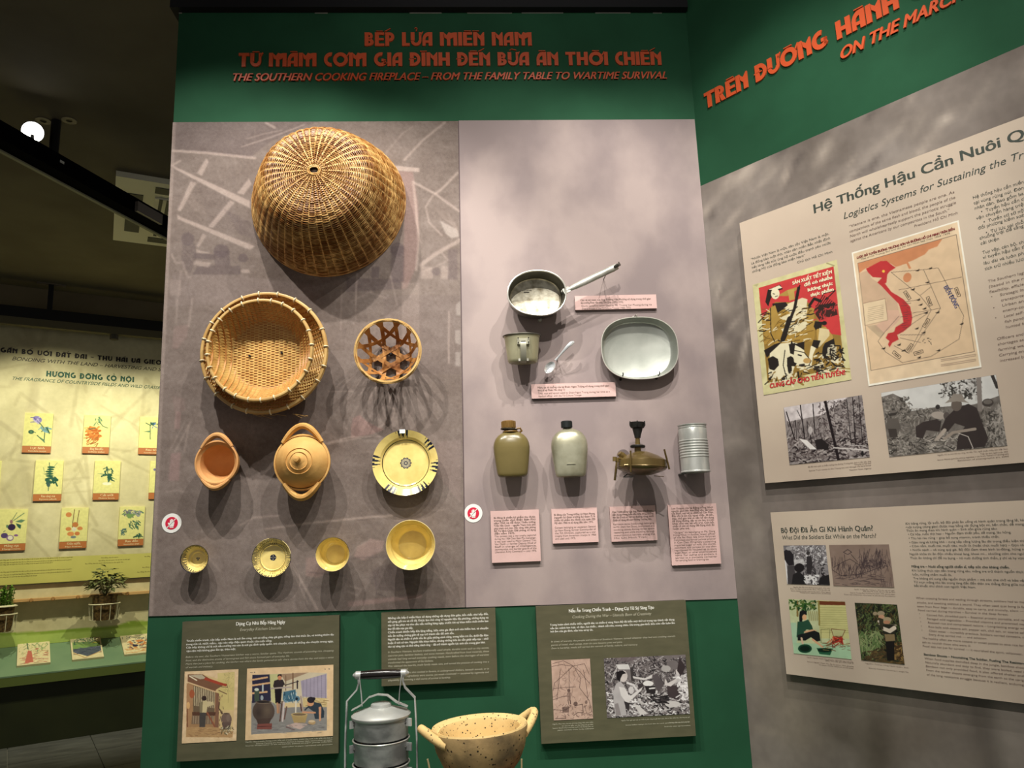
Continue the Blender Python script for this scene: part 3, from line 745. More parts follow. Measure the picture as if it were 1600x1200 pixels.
c.poly([(600, 420), (640, 430), (640, 990), (580, 1000)], (134, 96, 76)); c.line([(655, 480), (640, 640), (700, 720)], (90, 66, 52), 14); c.poly([(190, 290), (290, 330), (270, 620), (240, 900), (190, 960)], (176, 134, 96))
c.ell(265, 440, 36, 60, (168, 92, 60)); c.ell(215, 600, 24, 48, (224, 178, 120)); c.line([(200, 650), (205, 980)], (120, 76, 52), 14)
c.poly([(270, 690), (600, 690), (590, 740), (270, 740)], (92, 62, 48)); c.poly([(270, 740), (580, 740), (560, 860), (260, 860)], (120, 100, 84), .8)
for k in range(9): c.line([(290+k*34, 750), (286+k*34, 850)], (190, 170, 140), 8, .7)
c.line([(480, 700), (590, 900)], (146, 90, 66), 22); c.poly([(380, 560), (440, 520), (520, 560), (560, 540), (570, 590), (480, 620), (470, 700), (380, 700)], (206, 188, 144)); c.poly([(370, 560), (420, 540), (410, 700), (370, 700)], (120, 108, 84), .8)
c.ell(435, 500, 36, 34, (60, 46, 42)); c.poly([(375, 700), (465, 700), (450, 920), (370, 930)], (78, 72, 68)); c.ell(510, 570, 34, 28, (210, 190, 150))
c.poly([(190, 900), (600, 900), (840, 960), (830, 1040), (185, 1040)], (184, 146, 102)); c.scatter((190, 900, 830, 1040), 60, [(150, 110, 76), (206, 170, 120), (120, 90, 66)], 50, 6, (-.3, .3), .6)
c.ell(745, 790, 74, 88, (118, 96, 86)); c.poly([(680, 830), (815, 830), (790, 930), (700, 930)], (104, 84, 76)); c.ell(745, 712, 52, 14, (160, 136, 116)); c.ell(745, 714, 40, 8, (70, 54, 46)); c.ell(770, 770, 26, 50, (150, 130, 116), .4)
c.scatter((660, 880, 830, 990), 60, [(60, 56, 44), (220, 210, 180), (120, 110, 80)], 26, 7, al=.8)
c.scatter((700, 140, 850, 400), 60, [(150, 140, 90), (180, 166, 104), (120, 110, 70)], 24, 4, al=.5); c.line([(780, 170), (770, 380), (770, 560)], (150, 136, 90), 6, .6); c.scatter((640, 430, 700, 900), 40, [(90, 70, 54), (200, 170, 120)], 26, 6, (1, 2))
c.build('painting', FRONT, dA+PR, PHOTO, A_)
# picture: two women with mortar and jar (board A)
c = Canvas(235, 200, [(386.2, 1045.2), (521.2, 1038), (520, 1149.5), (383, 1157)], (226, 194, 152)).at(380, 1030, .11667)
c.noise(3, 12, 3)
c.poly([(120, 215), (900, 175), (1125, 180), (1118, 950), (105, 1010)], (206, 192, 164)); c.poly([(110, 560), (1120, 640), (1118, 950), (105, 1010)], (140, 136, 132))
c.poly([(122, 215), (360, 205), (370, 560), (118, 590)], (46, 44, 66)); 
for a in ([(125, 280), (320, 245)], [(125, 355), (350, 320)], [(125, 460), (315, 440)]): c.line(a, (214, 170, 126), 24)
c.poly([(150, 400), (215, 400), (215, 560), (150, 570)], (70, 84, 70)); c.ell(180, 410, 30, 20, (200, 206, 190)); c.line([(262, 350), (262, 430)], (180, 190, 190), 22); c.ell(250, 520, 20, 34, (160, 170, 176))
c.poly([(350, 205), (480, 198), (440, 620), (380, 560)], (196, 196, 130), .7); c.poly([(500, 200), (880, 175), (560, 300)], (150, 120, 96), .8); c.poly([(770, 290), (1118, 190), (1118, 520), (790, 500)], (164, 154, 172))
for k in range(7): c.line([(800+k*50, 280-k*13), (800+k*50, 520)], (110, 100, 116), 5, .8)
for k in range(12): c.line([(780, 300+k*18), (1118, 230+k*24)], (190, 180, 196), 4, .35)
c.line([(665, 190), (665, 400)], (120, 90, 70), 18); c.line([(570, 220), (570, 420)], (120, 92, 72), 10); c.poly([(800, 520), (1120, 520), (1120, 640), (800, 640)], (206, 182, 130)); c.scatter((820, 530, 1110, 630), 30, [(150, 120, 80), (230, 210, 160)], 50, 6, (-.2, .3))
c.poly([(415, 290), (470, 270), (530, 275), (560, 340), (540, 350), (520, 400), (420, 400), (400, 360)], (52, 42, 44)); c.ell(488, 245, 27, 36, (196, 132, 98)); c.poly([(455, 240), (465, 205), (510, 200), (520, 240), (488, 218)], (36, 28, 30))
c.poly([(420, 400), (520, 400), (500, 600), (430, 590)], (30, 24, 28)); c.line([(455, 590), (460, 720)], (190, 140, 104), 20); c.line([(480, 600), (478, 720)], (176, 124, 92), 14); c.line([(370, 395), (560, 380), (640, 375)], (176, 160, 152), 20); c.line([(560, 350), (740, 295)], (52, 40, 46), 12); c.line([(725, 290), (725, 390)], (48, 38, 44), 18)
c.poly([(535, 440), (700, 405), (710, 560), (560, 580), (530, 540)], (72, 110, 130)); c.scatter((540, 430, 750, 570), 40, [(150, 180, 190), (40, 60, 76), (200, 214, 214)], 30, 8, (1, 2.2), .8); c.ell(720, 530, 38, 38, (92, 124, 144)); c.ell(715, 530, 18, 20, (30, 40, 52))
c.poly([(530, 590), (780, 590), (770, 640), (540, 650)], (214, 190, 146)); c.line([(520, 570), (490, 830)], (96, 70, 62), 18); c.line([(545, 580), (525, 830)], (206, 190, 186), 22); c.line([(580, 640), (550, 800)], (110, 84, 76), 20); c.line([(770, 500), (800, 700)], (170, 150, 136), 22); c.line([(765, 600), (780, 690)], (90, 60, 56), 18); c.line([(705, 560), (700, 730)], (224, 214, 196), 18)
c.poly([(640, 740), (860, 740), (830, 850), (680, 860)], (172, 146, 98)); c.ell(750, 740, 112, 24, (190, 166, 116)); c.ell(750, 740, 92, 16, (120, 100, 76)); c.poly([(570, 890), (700, 850), (870, 870), (760, 940)], (196, 170, 160)); c.poly([(570, 900), (690, 940), (690, 950), (570, 915)], (110, 80, 80)); c.ell(918, 845, 50, 34, (180, 150, 110)); c.ell(915, 830, 42, 15, (214, 190, 156))
c.poly([(850, 640), (940, 570), (1040, 590), (1085, 700), (1080, 780), (1010, 800), (960, 800), (940, 700), (870, 650), (830, 690), (815, 680)], (50, 60, 70)); c.poly([(1010, 640), (1045, 630), (1040, 820), (1015, 830)], (206, 150, 116)); c.ell(900, 590, 45, 38, (206, 150, 110)); c.ell(905, 545, 50, 42, (40, 34, 40)); c.ell(945, 530, 22, 22, (36, 30, 36)); c.line([(800, 710), (960, 715)], (206, 150, 116), 24)
c.scatter((110, 850, 1118, 990), 70, [(110, 108, 110), (170, 166, 160), (90, 84, 88)], 60, 7, (-.2, .2), .5)
c.ell(272, 700, 148, 150, (84, 70, 62)); c.poly([(170, 800), (380, 790), (340, 880), (200, 880)], (76, 60, 54)); c.ell(270, 580, 110, 22, (112, 96, 84)); c.ell(270, 575, 90, 14, (40, 34, 34)); c.ell(320, 680, 60, 90, (140, 122, 100), .35, soft=1.2); c.ell(200, 720, 50, 90, (50, 40, 40), .5, soft=1.2)
c.poly([(190, 870), (385, 860), (380, 940), (180, 940)], (130, 76, 68)); c.line([(190, 905), (380, 900)], (70, 40, 40), 7)
c.line([(95, 183), (125, 182)], (120, 110, 100), 7); c.ell(152, 180, 8, 8, (120, 110, 100)); c.ell(1098, 130, 8, 8, (120, 110, 100)); c.ell(1152, 127, 10, 8, (120, 110, 100))
c.build('painting', FRONT, dA+PR, PHOTO, A_)
# picture: line drawing in the forest (board C)
c = Canvas(125, 190, [(861, 1032), (921.5, 1029), (927, 1122.5), (865.5, 1126)], (190, 160, 144)).at(850, 1010, .15)
c.noise(4, 14, 3); ink = (72, 54, 50)
for a in ([(80, 210), (180, 190), (300, 205), (420, 180), (470, 290)], [(300, 205), (380, 270), (470, 380)], [(300, 205), (180, 320), (110, 380), (95, 460)], [(90, 180), (200, 150), (300, 200)], [(260, 230), (262, 400), (275, 600)], [(170, 240), (150, 420), (135, 560)], [(320, 230), (380, 330), (370, 430), (470, 560), (500, 680)], [(410, 250), (440, 400), (460, 560)], [(100, 440), (200, 430), (330, 420)], [(90, 560), (200, 520), (260, 520)], [(100, 660), (200, 665), (260, 640)]): c.line(a, ink, 5, .8)
c.scatter((90, 150, 490, 560), 60, [ink], 60, 3, (1.0, 2.2), .45, .6)
c.ell(258, 460, 16, 18, ink, .7); c.poly([(240, 480), (285, 480), (275, 570), (245, 560)], ink, .35); c.line([(250, 560), (260, 600)], ink, 6); c.line([(275, 560), (280, 600)], ink, 6)
c.poly([(190, 630), (265, 625), (260, 690), (195, 690)], ink, .6); c.ell(330, 595, 22, 20, ink, .7); c.line([(320, 620), (400, 600), (410, 690), (350, 690), (310, 720)], ink, 6); c.ell(440, 580, 14, 20, ink, .5)
c.scatter((110, 600, 500, 740), 60, [ink], 26, 4, (0, 3.1), .6, 1)
c.line([(120, 752), (230, 748)], ink, 6)
c.build('sketch', FRONT, dC+PR, PHOTO, C_)
# picture: men resting in the forest, black and white (board C)
c = Canvas(240, 175, [(944, 1029), (1071, 1022.5), (1078, 1115), (948, 1122)], (112, 104, 104)).at(850, 1010, .15)
G = [(30, 26, 28), (60, 54, 56), (120, 112, 112), (190, 184, 184), (232, 228, 228)]
c.scatter((625, 100, 1520, 480), 900, G[:4], 34, 8, (0, 3.1), .8, .8); c.scatter((640, 480, 1520, 740), 800, G[2:]+G[:1], 34, 9, (-.8, .8), .85, .6)
c.ell(850, 110, 110, 50, (104, 92, 94), .8); c.poly([(740, 190), (840, 175), (920, 220), (925, 330), (880, 350), (860, 260), (770, 250)], (120, 112, 112)); c.poly([(750, 190), (880, 185), (900, 240), (780, 240)], (206, 202, 200)); c.line([(770, 200), (700, 370)], (190, 186, 184), 8); c.line([(910, 230), (920, 350)], (60, 54, 54), 22)
c.poly([(925, 310), (1050, 330), (1130, 290), (1120, 330), (1040, 350), (930, 330)], (206, 200, 198)); c.poly([(720, 470), (750, 390), (790, 360), (830, 400), (850, 450), (860, 520), (830, 560), (860, 720), (740, 725), (725, 600)], (176, 170, 170)); c.poly([(735, 600), (770, 590), (800, 720), (745, 725)], (140, 132, 132))
c.poly([(780, 420), (840, 430), (890, 520), (960, 470), (1030, 420), (1010, 460), (880, 585), (850, 580), (800, 510)], (214, 208, 206)); c.line([(870, 380), (930, 400), (980, 470)], (210, 204, 204), 22); c.ell(908, 455, 28, 40, (200, 194, 194)); c.ell(825, 310, 46, 60, (200, 190, 186)); c.poly([(752, 310), (760, 265), (820, 250), (860, 280), (820, 290), (800, 330), (790, 370), (765, 350)], (28, 22, 24)); c.poly([(975, 400), (1030, 385), (1040, 410), (985, 440)], (60, 52, 54))
c.poly([(930, 600), (980, 610), (1080, 700), (1000, 715)], (206, 200, 198)); c.poly([(960, 520), (1000, 560), (1060, 600), (1010, 610)], (190, 184, 182)); c.poly([(830, 570), (890, 590), (880, 680), (850, 640)], (52, 46, 48)); c.ell(1085, 385, 54, 28, (224, 220, 218)); c.poly([(1050, 410), (1160, 410), (1160, 490), (1070, 485)], (40, 34, 36)); c.line([(1100, 438), (1150, 432)], (220, 216, 214), 14)
c.poly([(1280, 410), (1400, 400), (1430, 480), (1400, 560), (1290, 520)], (64, 54, 56)); c.poly([(1260, 330), (1290, 380), (1380, 330), (1420, 330), (1320, 415), (1255, 400)], (206, 198, 196)); c.line([(1385, 250), (1400, 330)], (206, 198, 196), 26); c.ell(1340, 190, 60, 50, (110, 102, 102)); c.poly([(1410, 110), (1475, 210), (1430, 310), (1385, 250)], (54, 44, 46)); c.ell(1270, 230, 50, 34, (170, 164, 162)); c.poly([(1130, 300), (1180, 280), (1250, 400), (1190, 480), (1150, 400)], (84, 76, 78)); c.ell(1340, 600, 80, 34, (200, 194, 192)); c.scatter((1390, 280, 1500, 520), 50, G[3:], 40, 16, (0, 3.1), .9); c.scatter((1110, 520, 1260, 580), 30, G[:2], 60, 12, (-.3, .3))
c.build('photograph', FRONT, dC+PR, PHOTO, C_)

# ---------------------------------------------------------------- pink labels
def pink(quad, label, vn, en, group=None, cap=3.3, ylead=5.6, x0=6, top=9, d1=.014, gap=4, lastf=.5, enlast=.6):
    L, d = board('caption_label', FRONT, quad, .003, d1, PINK, label, 'label', edge=mat('label core', (120, 96, 92), .7))
    (xa, ya), (xb, yb), (xc, yc), (xd, yd) = quad
    W = xb-xa; p = Print(FRONT, d+.0005)
    skew = (xd-xa)/(yd-ya); sl = (yb-ya)/(xb-xa)
    y = top
    for i, ln in enumerate(vn+[None]+en):
        if ln is None: y += gap; continue
        last = ln in (vn[-1], en[-1]); f = (lastf if ln is vn[-1] else enlast) if last else 1
        X = xa+x0+skew*y; p.t(ln, X, ya+sl*x0+y, X+(W-2*x0)*f, cap, .02 if i < len(vn) else .0); y += ylead
    tag(p.build('printed_text', BROWNINK, L), kind='stuff'); return L
pink([(897, 463.5), (1025, 459), (1026.5, 481), (900, 485)], 'wide pink caption label beside the long-handled pan',
     ['Cán và túi mess của ông Trương Văn Phương sử dụng trong thời gian', 'làm trường Đoàn Văn công Tỉnh Quân (1970 – 1975)'], ['Quick campfire ration used by Mr. Truong Van Phuong during his', 'time as troupe of the 72 Culture Troupe (1968–1975)'], cap=2.8, ylead=4.3, x0=9, top=7, gap=.6, lastf=.6, enlast=.7)
pink([(829, 600), (961, 597.5), (963, 619), (831.5, 623)], 'wide pink caption label below the cup and spoon',
     ['Mâm, ca và muỗng của bà Đoàn Ngọc Tượng sử dụng trong thời gian', 'làm y sĩ tại Đoàn Văn công T2'], ['Tray, cup and spoon used by Doan Ngoc Tuong during her time as a', 'medical officer with the T2 Culture Troupe'], cap=2.8, ylead=4.4, x0=10, top=7, gap=.4, lastf=.38, enlast=.6)
pink([(766, 799), (841, 795.5), (846, 876), (769, 880)], 'pink caption label under the khaki canteen',
     ['Bi đông là chiến lợi phẩm thu được', 'trong chiến dịch Điện Biên Phủ', 'năm 1954 mà để được Thiếu tướng', 'Trần Văn Danh – nguyên Tham mưu phó', 'phụ trách tình báo, đặc công, biên phòng', 'Bộ Tư lệnh Quân Giải phóng, sử dụng', 'đến năm 1975.'],
     ['This canteen was a war trophy captured', 'during the 1954 Dien Bien Phu Campaign.', 'It was later used by Major General Tran', 'Van Danh — former Deputy Chief of', 'Staff in charge of intelligence,', 'commandos, and border guards of the', 'Liberation Army Command — until 1975.'], cap=2.9, ylead=4.1, x0=5, top=12, gap=0, enlast=1)
pink([(861, 795.5), (933, 792.5), (935, 846), (864, 850)], 'pink caption label under the bare aluminium canteen',
     ['Bi đông của Trung tướng Lê Nam Phong', '(nguyên Sư đoàn trưởng Sư đoàn 7) là', 'chiến lợi phẩm thu được của quân đội', 'Mỹ năm 1966 và sử dụng đến năm 1975.'],
     ['Canteen belonging to Lieutenant General', 'Le Nam Phong, former Commander of', 'the 7th Division, captured as a war', 'trophy from American troops in 1966', 'and used until 1975.'], cap=2.9, ylead=4.3, x0=4, top=10.5, gap=3, lastf=.95, enlast=.5)
pink([(952, 791.5), (1024, 789.5), (1027, 843.5), (956, 847)], 'pink caption label under the brass kerosene stove',
     ['Đèn Tukla-cống của ông Đàm Văn Được,', 'tần dụng trong bữa nấu bếp dùng những', 'lần ăn ở nơi sơ tán và đường rừng, dưới', 'được sử dụng tới năm đường Trường Sơn.'],
     ['Kerosene stove (tukla-cong) belonging', 'to Mr. Dam Van Duoc, improvised as a', 'cooking stove during times spent', 'resettling and while traveling through', 'mountainous terrain along the', 'Ho Chi Minh Trail.'], cap=2.8, ylead=4.3, x0=4, top=10, gap=2, lastf=.95, enlast=.8)
pink([(1042.5, 788), (1119, 787.5), (1127, 881), (1050.5, 883)], 'pink caption label under the tin can, tallest of the labels',
     ['Lon Guigoz của bà Đặng Hồng Nhựt', 'nguyên giao liên Ban Phụ vận Sài Gòn', 'Gia Định, nay nữ tù chính trị Côn Đảo.', 'Đây vốn là lon sữa ngoại nhập, đã bền,', 'đẹp, nhỏ gọn khá và tiện lợi tận dụng', 'để đựng đường, tiệt và còn làm lọ ruộc', 'khác cho các bà nội trợ, Cán bộ,', 'chiến sĩ còn sử dụng để đựng thức ăn', 'hoặc pha trà.'],
     ['“Guigoz” tin belonging to Ms. Dang', 'Hong Nhut — former liaison officer', 'of the Sai Gon Gia Dinh Women', 'Committee and former political prisoner', 'in Con Dao. Originally containing', 'imported sugar or milk, this sturdy,', 'well-made, and compact tin was often', 'repurposed by housewives to store', 'sugar, flour, or other small household', 'items. For cadres and soldiers, it', 'served as a portable container', 'for carrying food or brewing tea.'], cap=2.8, ylead=3.95, x0=5.5, top=8, gap=2, lastf=.4, enlast=.8)

# ---------------------------------------------------------------- round "do not touch" stickers
WHITE = mat('white vinyl', (236, 236, 230), .45); RED = mat('crimson print', (206, 30, 62), .5)
def sticker(u, v, r, label):
    a, z = FRONT.hit(u, v); k = FRONT.mpp(u, v); R = r*k
    e = empty('no_touching_sticker', FRONT.mat(a, z, .0032), label, 'sticker', None)
    MB().lathe([(0, .001), (R, .001), (R, 0)], 48).build('disc', WHITE, e)
    MB().lathe([(0, .0017), (R*.64, .0017), (R*.64, .001)], 48).build('red_disc', RED, e)
    h = MB(); q = R*.64
    h.prism([(-.30*q, -.62*q), (.34*q, -.62*q), (.34*q, -.74*q), (-.24*q, -.74*q)], .0017, .0022)
    h.prism([(-.30*q, -.55*q), (.34*q, -.55*q), (.46*q, .05*q), (.40*q, .32*q), (.30*q, .30*q), (.27*q, .1*q), (-.28*q, .1*q), (-.38*q, 0), (-.52*q, .12*q), (-.58*q, .02*q)], .0017, .0022)
    for x, t in ((-.20, .55), (-.03, .66), (.14, .60)): h.prism([((x-.07)*q, .05*q), ((x+.09)*q, .05*q), ((x+.07)*q, t*q), ((x-.05)*q, t*q)], .0017, .0022)
    h.build('hand_symbol', WHITE, e, smooth=False)
    MB().prism([(-.72*q, -.66*q), (-.62*q, -.74*q), (.68*q, .66*q), (.60*q, .74*q)], .0023, .0026).build('slash', WHITE, e, smooth=False)
    MB().prism([(-.42*q, -.43*q), (-.38*q, -.47*q), (.40*q, .34*q), (.36*q, .38*q)], .0027, .0028).build('slash_stripe', mat('grey print', (120, 110, 108), .6), e, smooth=False)  # thin grey stripe printed along the slash
sticker(269, 817.5, 15.2, 'round white and red no touching sticker at the wall’s left edge')
sticker(739.5, 802, 14.4, 'round white and red no touching sticker beside the khaki canteen label')

# ================================================================ things hung on the front wall
def frame(u, v, dep, name, label, cat, group=None, base=0.0, off=0.0):
    """empty on the wall behind (u,v) seen at depth dep; local z points out of the wall"""
    a, z = FRONT.hit(u, v, dep)
    e = empty(name, FRONT.mat(a, z, off), label, cat, group); return e, FRONT.mppx(u, v, dep)
def jit(c, k=10): return tuple(max(0, min(255, x+random.uniform(-k, k))) for x in c)
WICK = mat('golden wicker', (228, 184, 114), .5, col2=(158, 106, 52), nscale=38, lo=.32, hi=.72, spec=.5)
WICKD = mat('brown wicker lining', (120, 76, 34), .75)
WICKR = mat('wicker ribs', (226, 188, 118), .5, col2=(184, 136, 74), nscale=60)
STEEL = mat('dull steel pin', (120, 120, 116), .4, metal=.8)

# ---- 1 big basket
e, k = frame(511, 312, .04, 'wicker_basket', 'large domed golden wicker basket hung upside out below the header', 'basket')
PRF = [(.012, .216), (.05, .215), (.09, .209), (.125, .199), (.150, .186), (.167, .168), (.180, .145), (.194, .116), (.210, .082), (.226, .045), (.236, .018), (.240, .004)]
PRF = [(r*1.03, z*1.14) for r, z in PRF]
pr = np.array(PRF); sl_ = np.concatenate([[0], np.cumsum(np.hypot(*np.diff(pr, axis=0).T))])
def prof(t):
    s_ = t*sl_[-1]; return float(np.interp(s_, sl_, pr[:, 0])), float(np.interp(s_, sl_, pr[:, 1]))
NR = 44
def wob(th): return 1+.012*sin(2*th+.6)+.008*sin(3*th)
MB().lathe([(max(r-.004, .004), z-.004) for r, z in [(.02, .245)]+PRF[1:]], 64, shape=lambda t: (cos(t)*wob(t), sin(t)*wob(t))).build('light_block', WICKD, e)  # inner shell added to block light through the weave
wv = MB(); ncol = 114
for i in range(ncol):
    t = (i+.6)/ncol; r, z = prof(t); t2 = min(1, t+.01); r2, z2 = prof(t2)
    dr, dz = r2-r, z2-z; L = math.hypot(dr, dz)+1e-9; nr, nz = -dz/L, dr/L
    if nz < 0 and False: nr, nz = -nr, -nz
    nr, nz = (abs(nr), abs(nz))
    n = NR*4; ph = pi*(i % 2); jt = random.uniform(-.0006, .0006); th0 = random.uniform(0, .02)
    th = np.linspace(0, 2*pi, n, endpoint=False)+th0
    o = .0024*np.sin(th*NR/2+ph)+random.uniform(-.0003, .0003)
    ww = 1+.012*np.sin(2*th+.6)+.008*np.sin(3*th); rr = (r+o*nr+jt)*ww; zz = z+o*nz+.0006*np.sin(3*th+i)
    R0 = .00145+random.uniform(-.0003, .0004); vs = []
    for j in range(4):
        an = 2*pi*j/4+.4
        vs.append(np.stack([(rr+R0*cos(an)*nr+R0*sin(an)*nz)*np.cos(th), (rr+R0*cos(an)*nr+R0*sin(an)*nz)*np.sin(th), zz+R0*cos(an)*nz-R0*sin(an)*nr], 1))
    vs = np.concatenate(vs); fs = [(j*n+q, j*n+(q+1) % n, ((j+1) % 4)*n+(q+1) % n, ((j+1) % 4)*n+q) for j in range(4) for q in range(n)]
    hue = random.choice((0, 0, .35, .6, 1)); f_ = np.clip(hue*.6+.25+.28*np.sin(th*5+i*.13)+.2*np.sin(th*NR/2+ph), 0, 1)[:, None]
    wv.add(vs, fs, np.tile(np.array(lin((236, 196, 126)))*(1-f_)+np.array(lin((158, 104, 48)))*f_, (4, 1)))
tag(wv.build('woven_wicker', mat('varied wicker', (255, 255, 255), .42, attr='col', col2=(190, 170, 140), nscale=60, spec=.5), e, angle=80), kind='stuff')
rp = []
for i in range(26):
    r, z = prof(i/25); rp.append((r*1.0+.0002, 0, z+.0004))
rib2_me = MB().strip(rp[6:], [(0, 1, 0)]*20, .0040, .0016).mesh('rib', WICKR, angle=80)
rib_me = MB().strip(rp, [(0, 1, 0)]*26, .0036, .0014).mesh('rib', WICKR, angle=80)
for i in range(NR):
    o = link('rib', rib_me if i % 2 == 0 else rib2_me, e); t = 2*pi*i/NR; o.rotation_euler = (0, 0, t+random.uniform(-.02, .02)); o.scale = (wob(t),)*2+(1,)
for rr, zz, rad in ((.246, .005, .005), (.243, .016, .0035)):
    MB().tube([(rr*cos(t)*wob(t), rr*sin(t)*wob(t), zz) for t in np.linspace(0, 2*pi, 72, endpoint=False)], rad, 8, True).build('rim', WICK, e)
for q, (rr, a0_) in enumerate(((.014, 0), (.019, 1))):
    MB().tube([(rr*cos(t), rr*.8*sin(t), .248+.002*sin(3*t+q)) for t in np.linspace(0, 2*pi, 24, endpoint=False)], .002, 6, True).build('centre_ring', WICKR, e)
MB().lathe([(0, .242), (.012, .242), (.012, .239)], 20).build('centre_hole', mat('dark basket hole', (40, 26, 14), .9), e)

# ---- 2,3 winnowing trays
BAM = mat('golden bamboo strip', (232, 198, 120), .48, col2=(202, 156, 82), nscale=30, lo=.3, hi=.7, spec=.5)
BAMR = mat('bamboo rim', (206, 172, 108), .4, col2=(184, 144, 82), nscale=12, spec=.5)
BIND = mat('pale rattan binding', (238, 226, 190), .5)
REDB = mat('reddish bamboo strip', (200, 144, 78), .5, col2=(172, 112, 54), nscale=26)
def winnow(e, R, depth, z0, horiz, nw, nc, nbind, rimr, m, ry=1.0, lean=(0, 0)):
    """R rim radius, depth of the dish, z0 back of the dish; weft runs across when horiz"""
    def surf(x, y):
        q = np.clip(np.hypot(x, y/ry)/R, 0, 1.02); s_ = np.clip((q-.66)/.34, 0, 1.05); return z0+depth*(s_**1.45)+lean[0]*x+lean[1]*y
    A = MB(); Rm = R-.001
    step = 2*Rm/nw
    cs = 2*Rm/nc
    for i in range(nw):                     # thin weft
        y = -Rm+step*(i+.5); X = sqrt(max(Rm*Rm-y*y, 0))
        if X < .01: continue
        xs = np.linspace(-X, X, max(8, int(2*X/cs*4)))
        amp = .0016*np.sin(pi*xs/cs+pi*(i % 2))
        yy = y+.0004*np.sin(xs*40+i)
        P = np.stack([xs, yy*ry, surf(xs, yy*ry)+amp+.0006], 1) if horiz else np.stack([yy, xs*ry, surf(yy, xs*ry)+amp+.0006], 1)
        A.strip(P, [(0, 1, 0) if horiz else (1, 0, 0)]*len(xs), step*.86, .0007)
    tag(A.build('woven_weft', m, e, angle=80), kind='stuff')
    for i in range(nc):                     # broad warp strips, one by one
        y = -Rm+cs*(i+.5); X = sqrt(max(Rm*Rm-y*y, 0))
        if X < .01: continue
        xs = np.linspace(-X, X, 40)
        P = np.stack([np.full(40, y), xs*ry, surf(y, xs*ry)], 1) if horiz else np.stack([xs, np.full(40, y)*ry, surf(xs, y*ry)], 1)
        MB().strip(P, [(1, 0, 0) if horiz else (0, 1, 0)]*40, cs*.82, .0008).build('warp_strip', REDB, e, angle=80)
    th = np.linspace(0, 2*pi, 96, endpoint=False)
    def rp_(rad, dz): return [(rad*cos(t), rad*ry*sin(t), z0+depth+dz+lean[0]*rad*cos(t)+lean[1]*rad*sin(t)+.0015*sin(3*t)) for t in th]
    MB().tube(rp_(R, 0), rimr, 8, True, flat=.8).build('rim', BAMR, e)
    MB().tube(rp_(R+.002, -rimr*1.5), rimr*.8, 8, True, flat=.8).build('outer_hoop', BAMR, e)
    # back lining added so that no light leaks
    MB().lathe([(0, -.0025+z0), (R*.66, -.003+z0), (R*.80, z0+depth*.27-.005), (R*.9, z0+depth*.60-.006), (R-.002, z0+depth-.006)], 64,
               shape=lambda t: (cos(t), ry*sin(t))).build('light_block', mat('bamboo lining', (170, 108, 50), .7), e) if not any(lean) else None
    for i in range(nbind):
        t = 2*pi*(i+.3)/nbind+random.uniform(-.04, .04); c_ = Vector((cos(t), ry*sin(t), 0)); P = []
        n_ = 10
        for j in range(n_):
            a = 2*pi*j/n_; P.append(((R+cos(a)*(rimr*1.45))*c_.x, (R+cos(a)*(rimr*1.45))*c_.y, z0+depth-rimr*.7+sin(a)*rimr*2.0+lean[0]*R*cos(t)+lean[1]*R*sin(t)))
        MB().tube(P, .0021, 6, True).build('binding', BIND, e)
e, k = frame(412, 549.5, .10, 'winnowing_basket', 'larger round shallow bamboo basket holding the smaller one', 'basket')
winnow(e, 97*k, .078, .018, False, 84, 30, 20, .0052, BAM)
MB().tube([(0, 0, .0034), (0, 0, .02)], .004, 8).build('hanging_pin', STEEL, e)
for i in range(9):
    x = random.uniform(-.06, .1); MB().tube([(x, -.188+random.uniform(-.004, 0), .07), (x+random.uniform(-.02, .05), -.196+random.uniform(-.01, .004), .075)], .0006, 4).build('loose_fibre', BAMR, e)
e, k = frame(405.5, 546, .144, 'winnowing_basket', 'smaller round bamboo basket nested inside the larger one, two screws in its floor', 'basket')
winnow(e, 81.5*k, .080, .064, True, 72, 24, 24, .0046, BAM)
for u, v in ((390, 556), (440, 551)):
    a, z = FRONT.hit(u, v, .07); m0 = e.matrix_world.translation
    MB().lathe([(0, .0735), (.0034, .0735), (.0034, .066)], 10, c=(a-m0[0], z-m0[2], -.0015)).build('screw', mat('black screw', (24, 22, 20), .4), e)

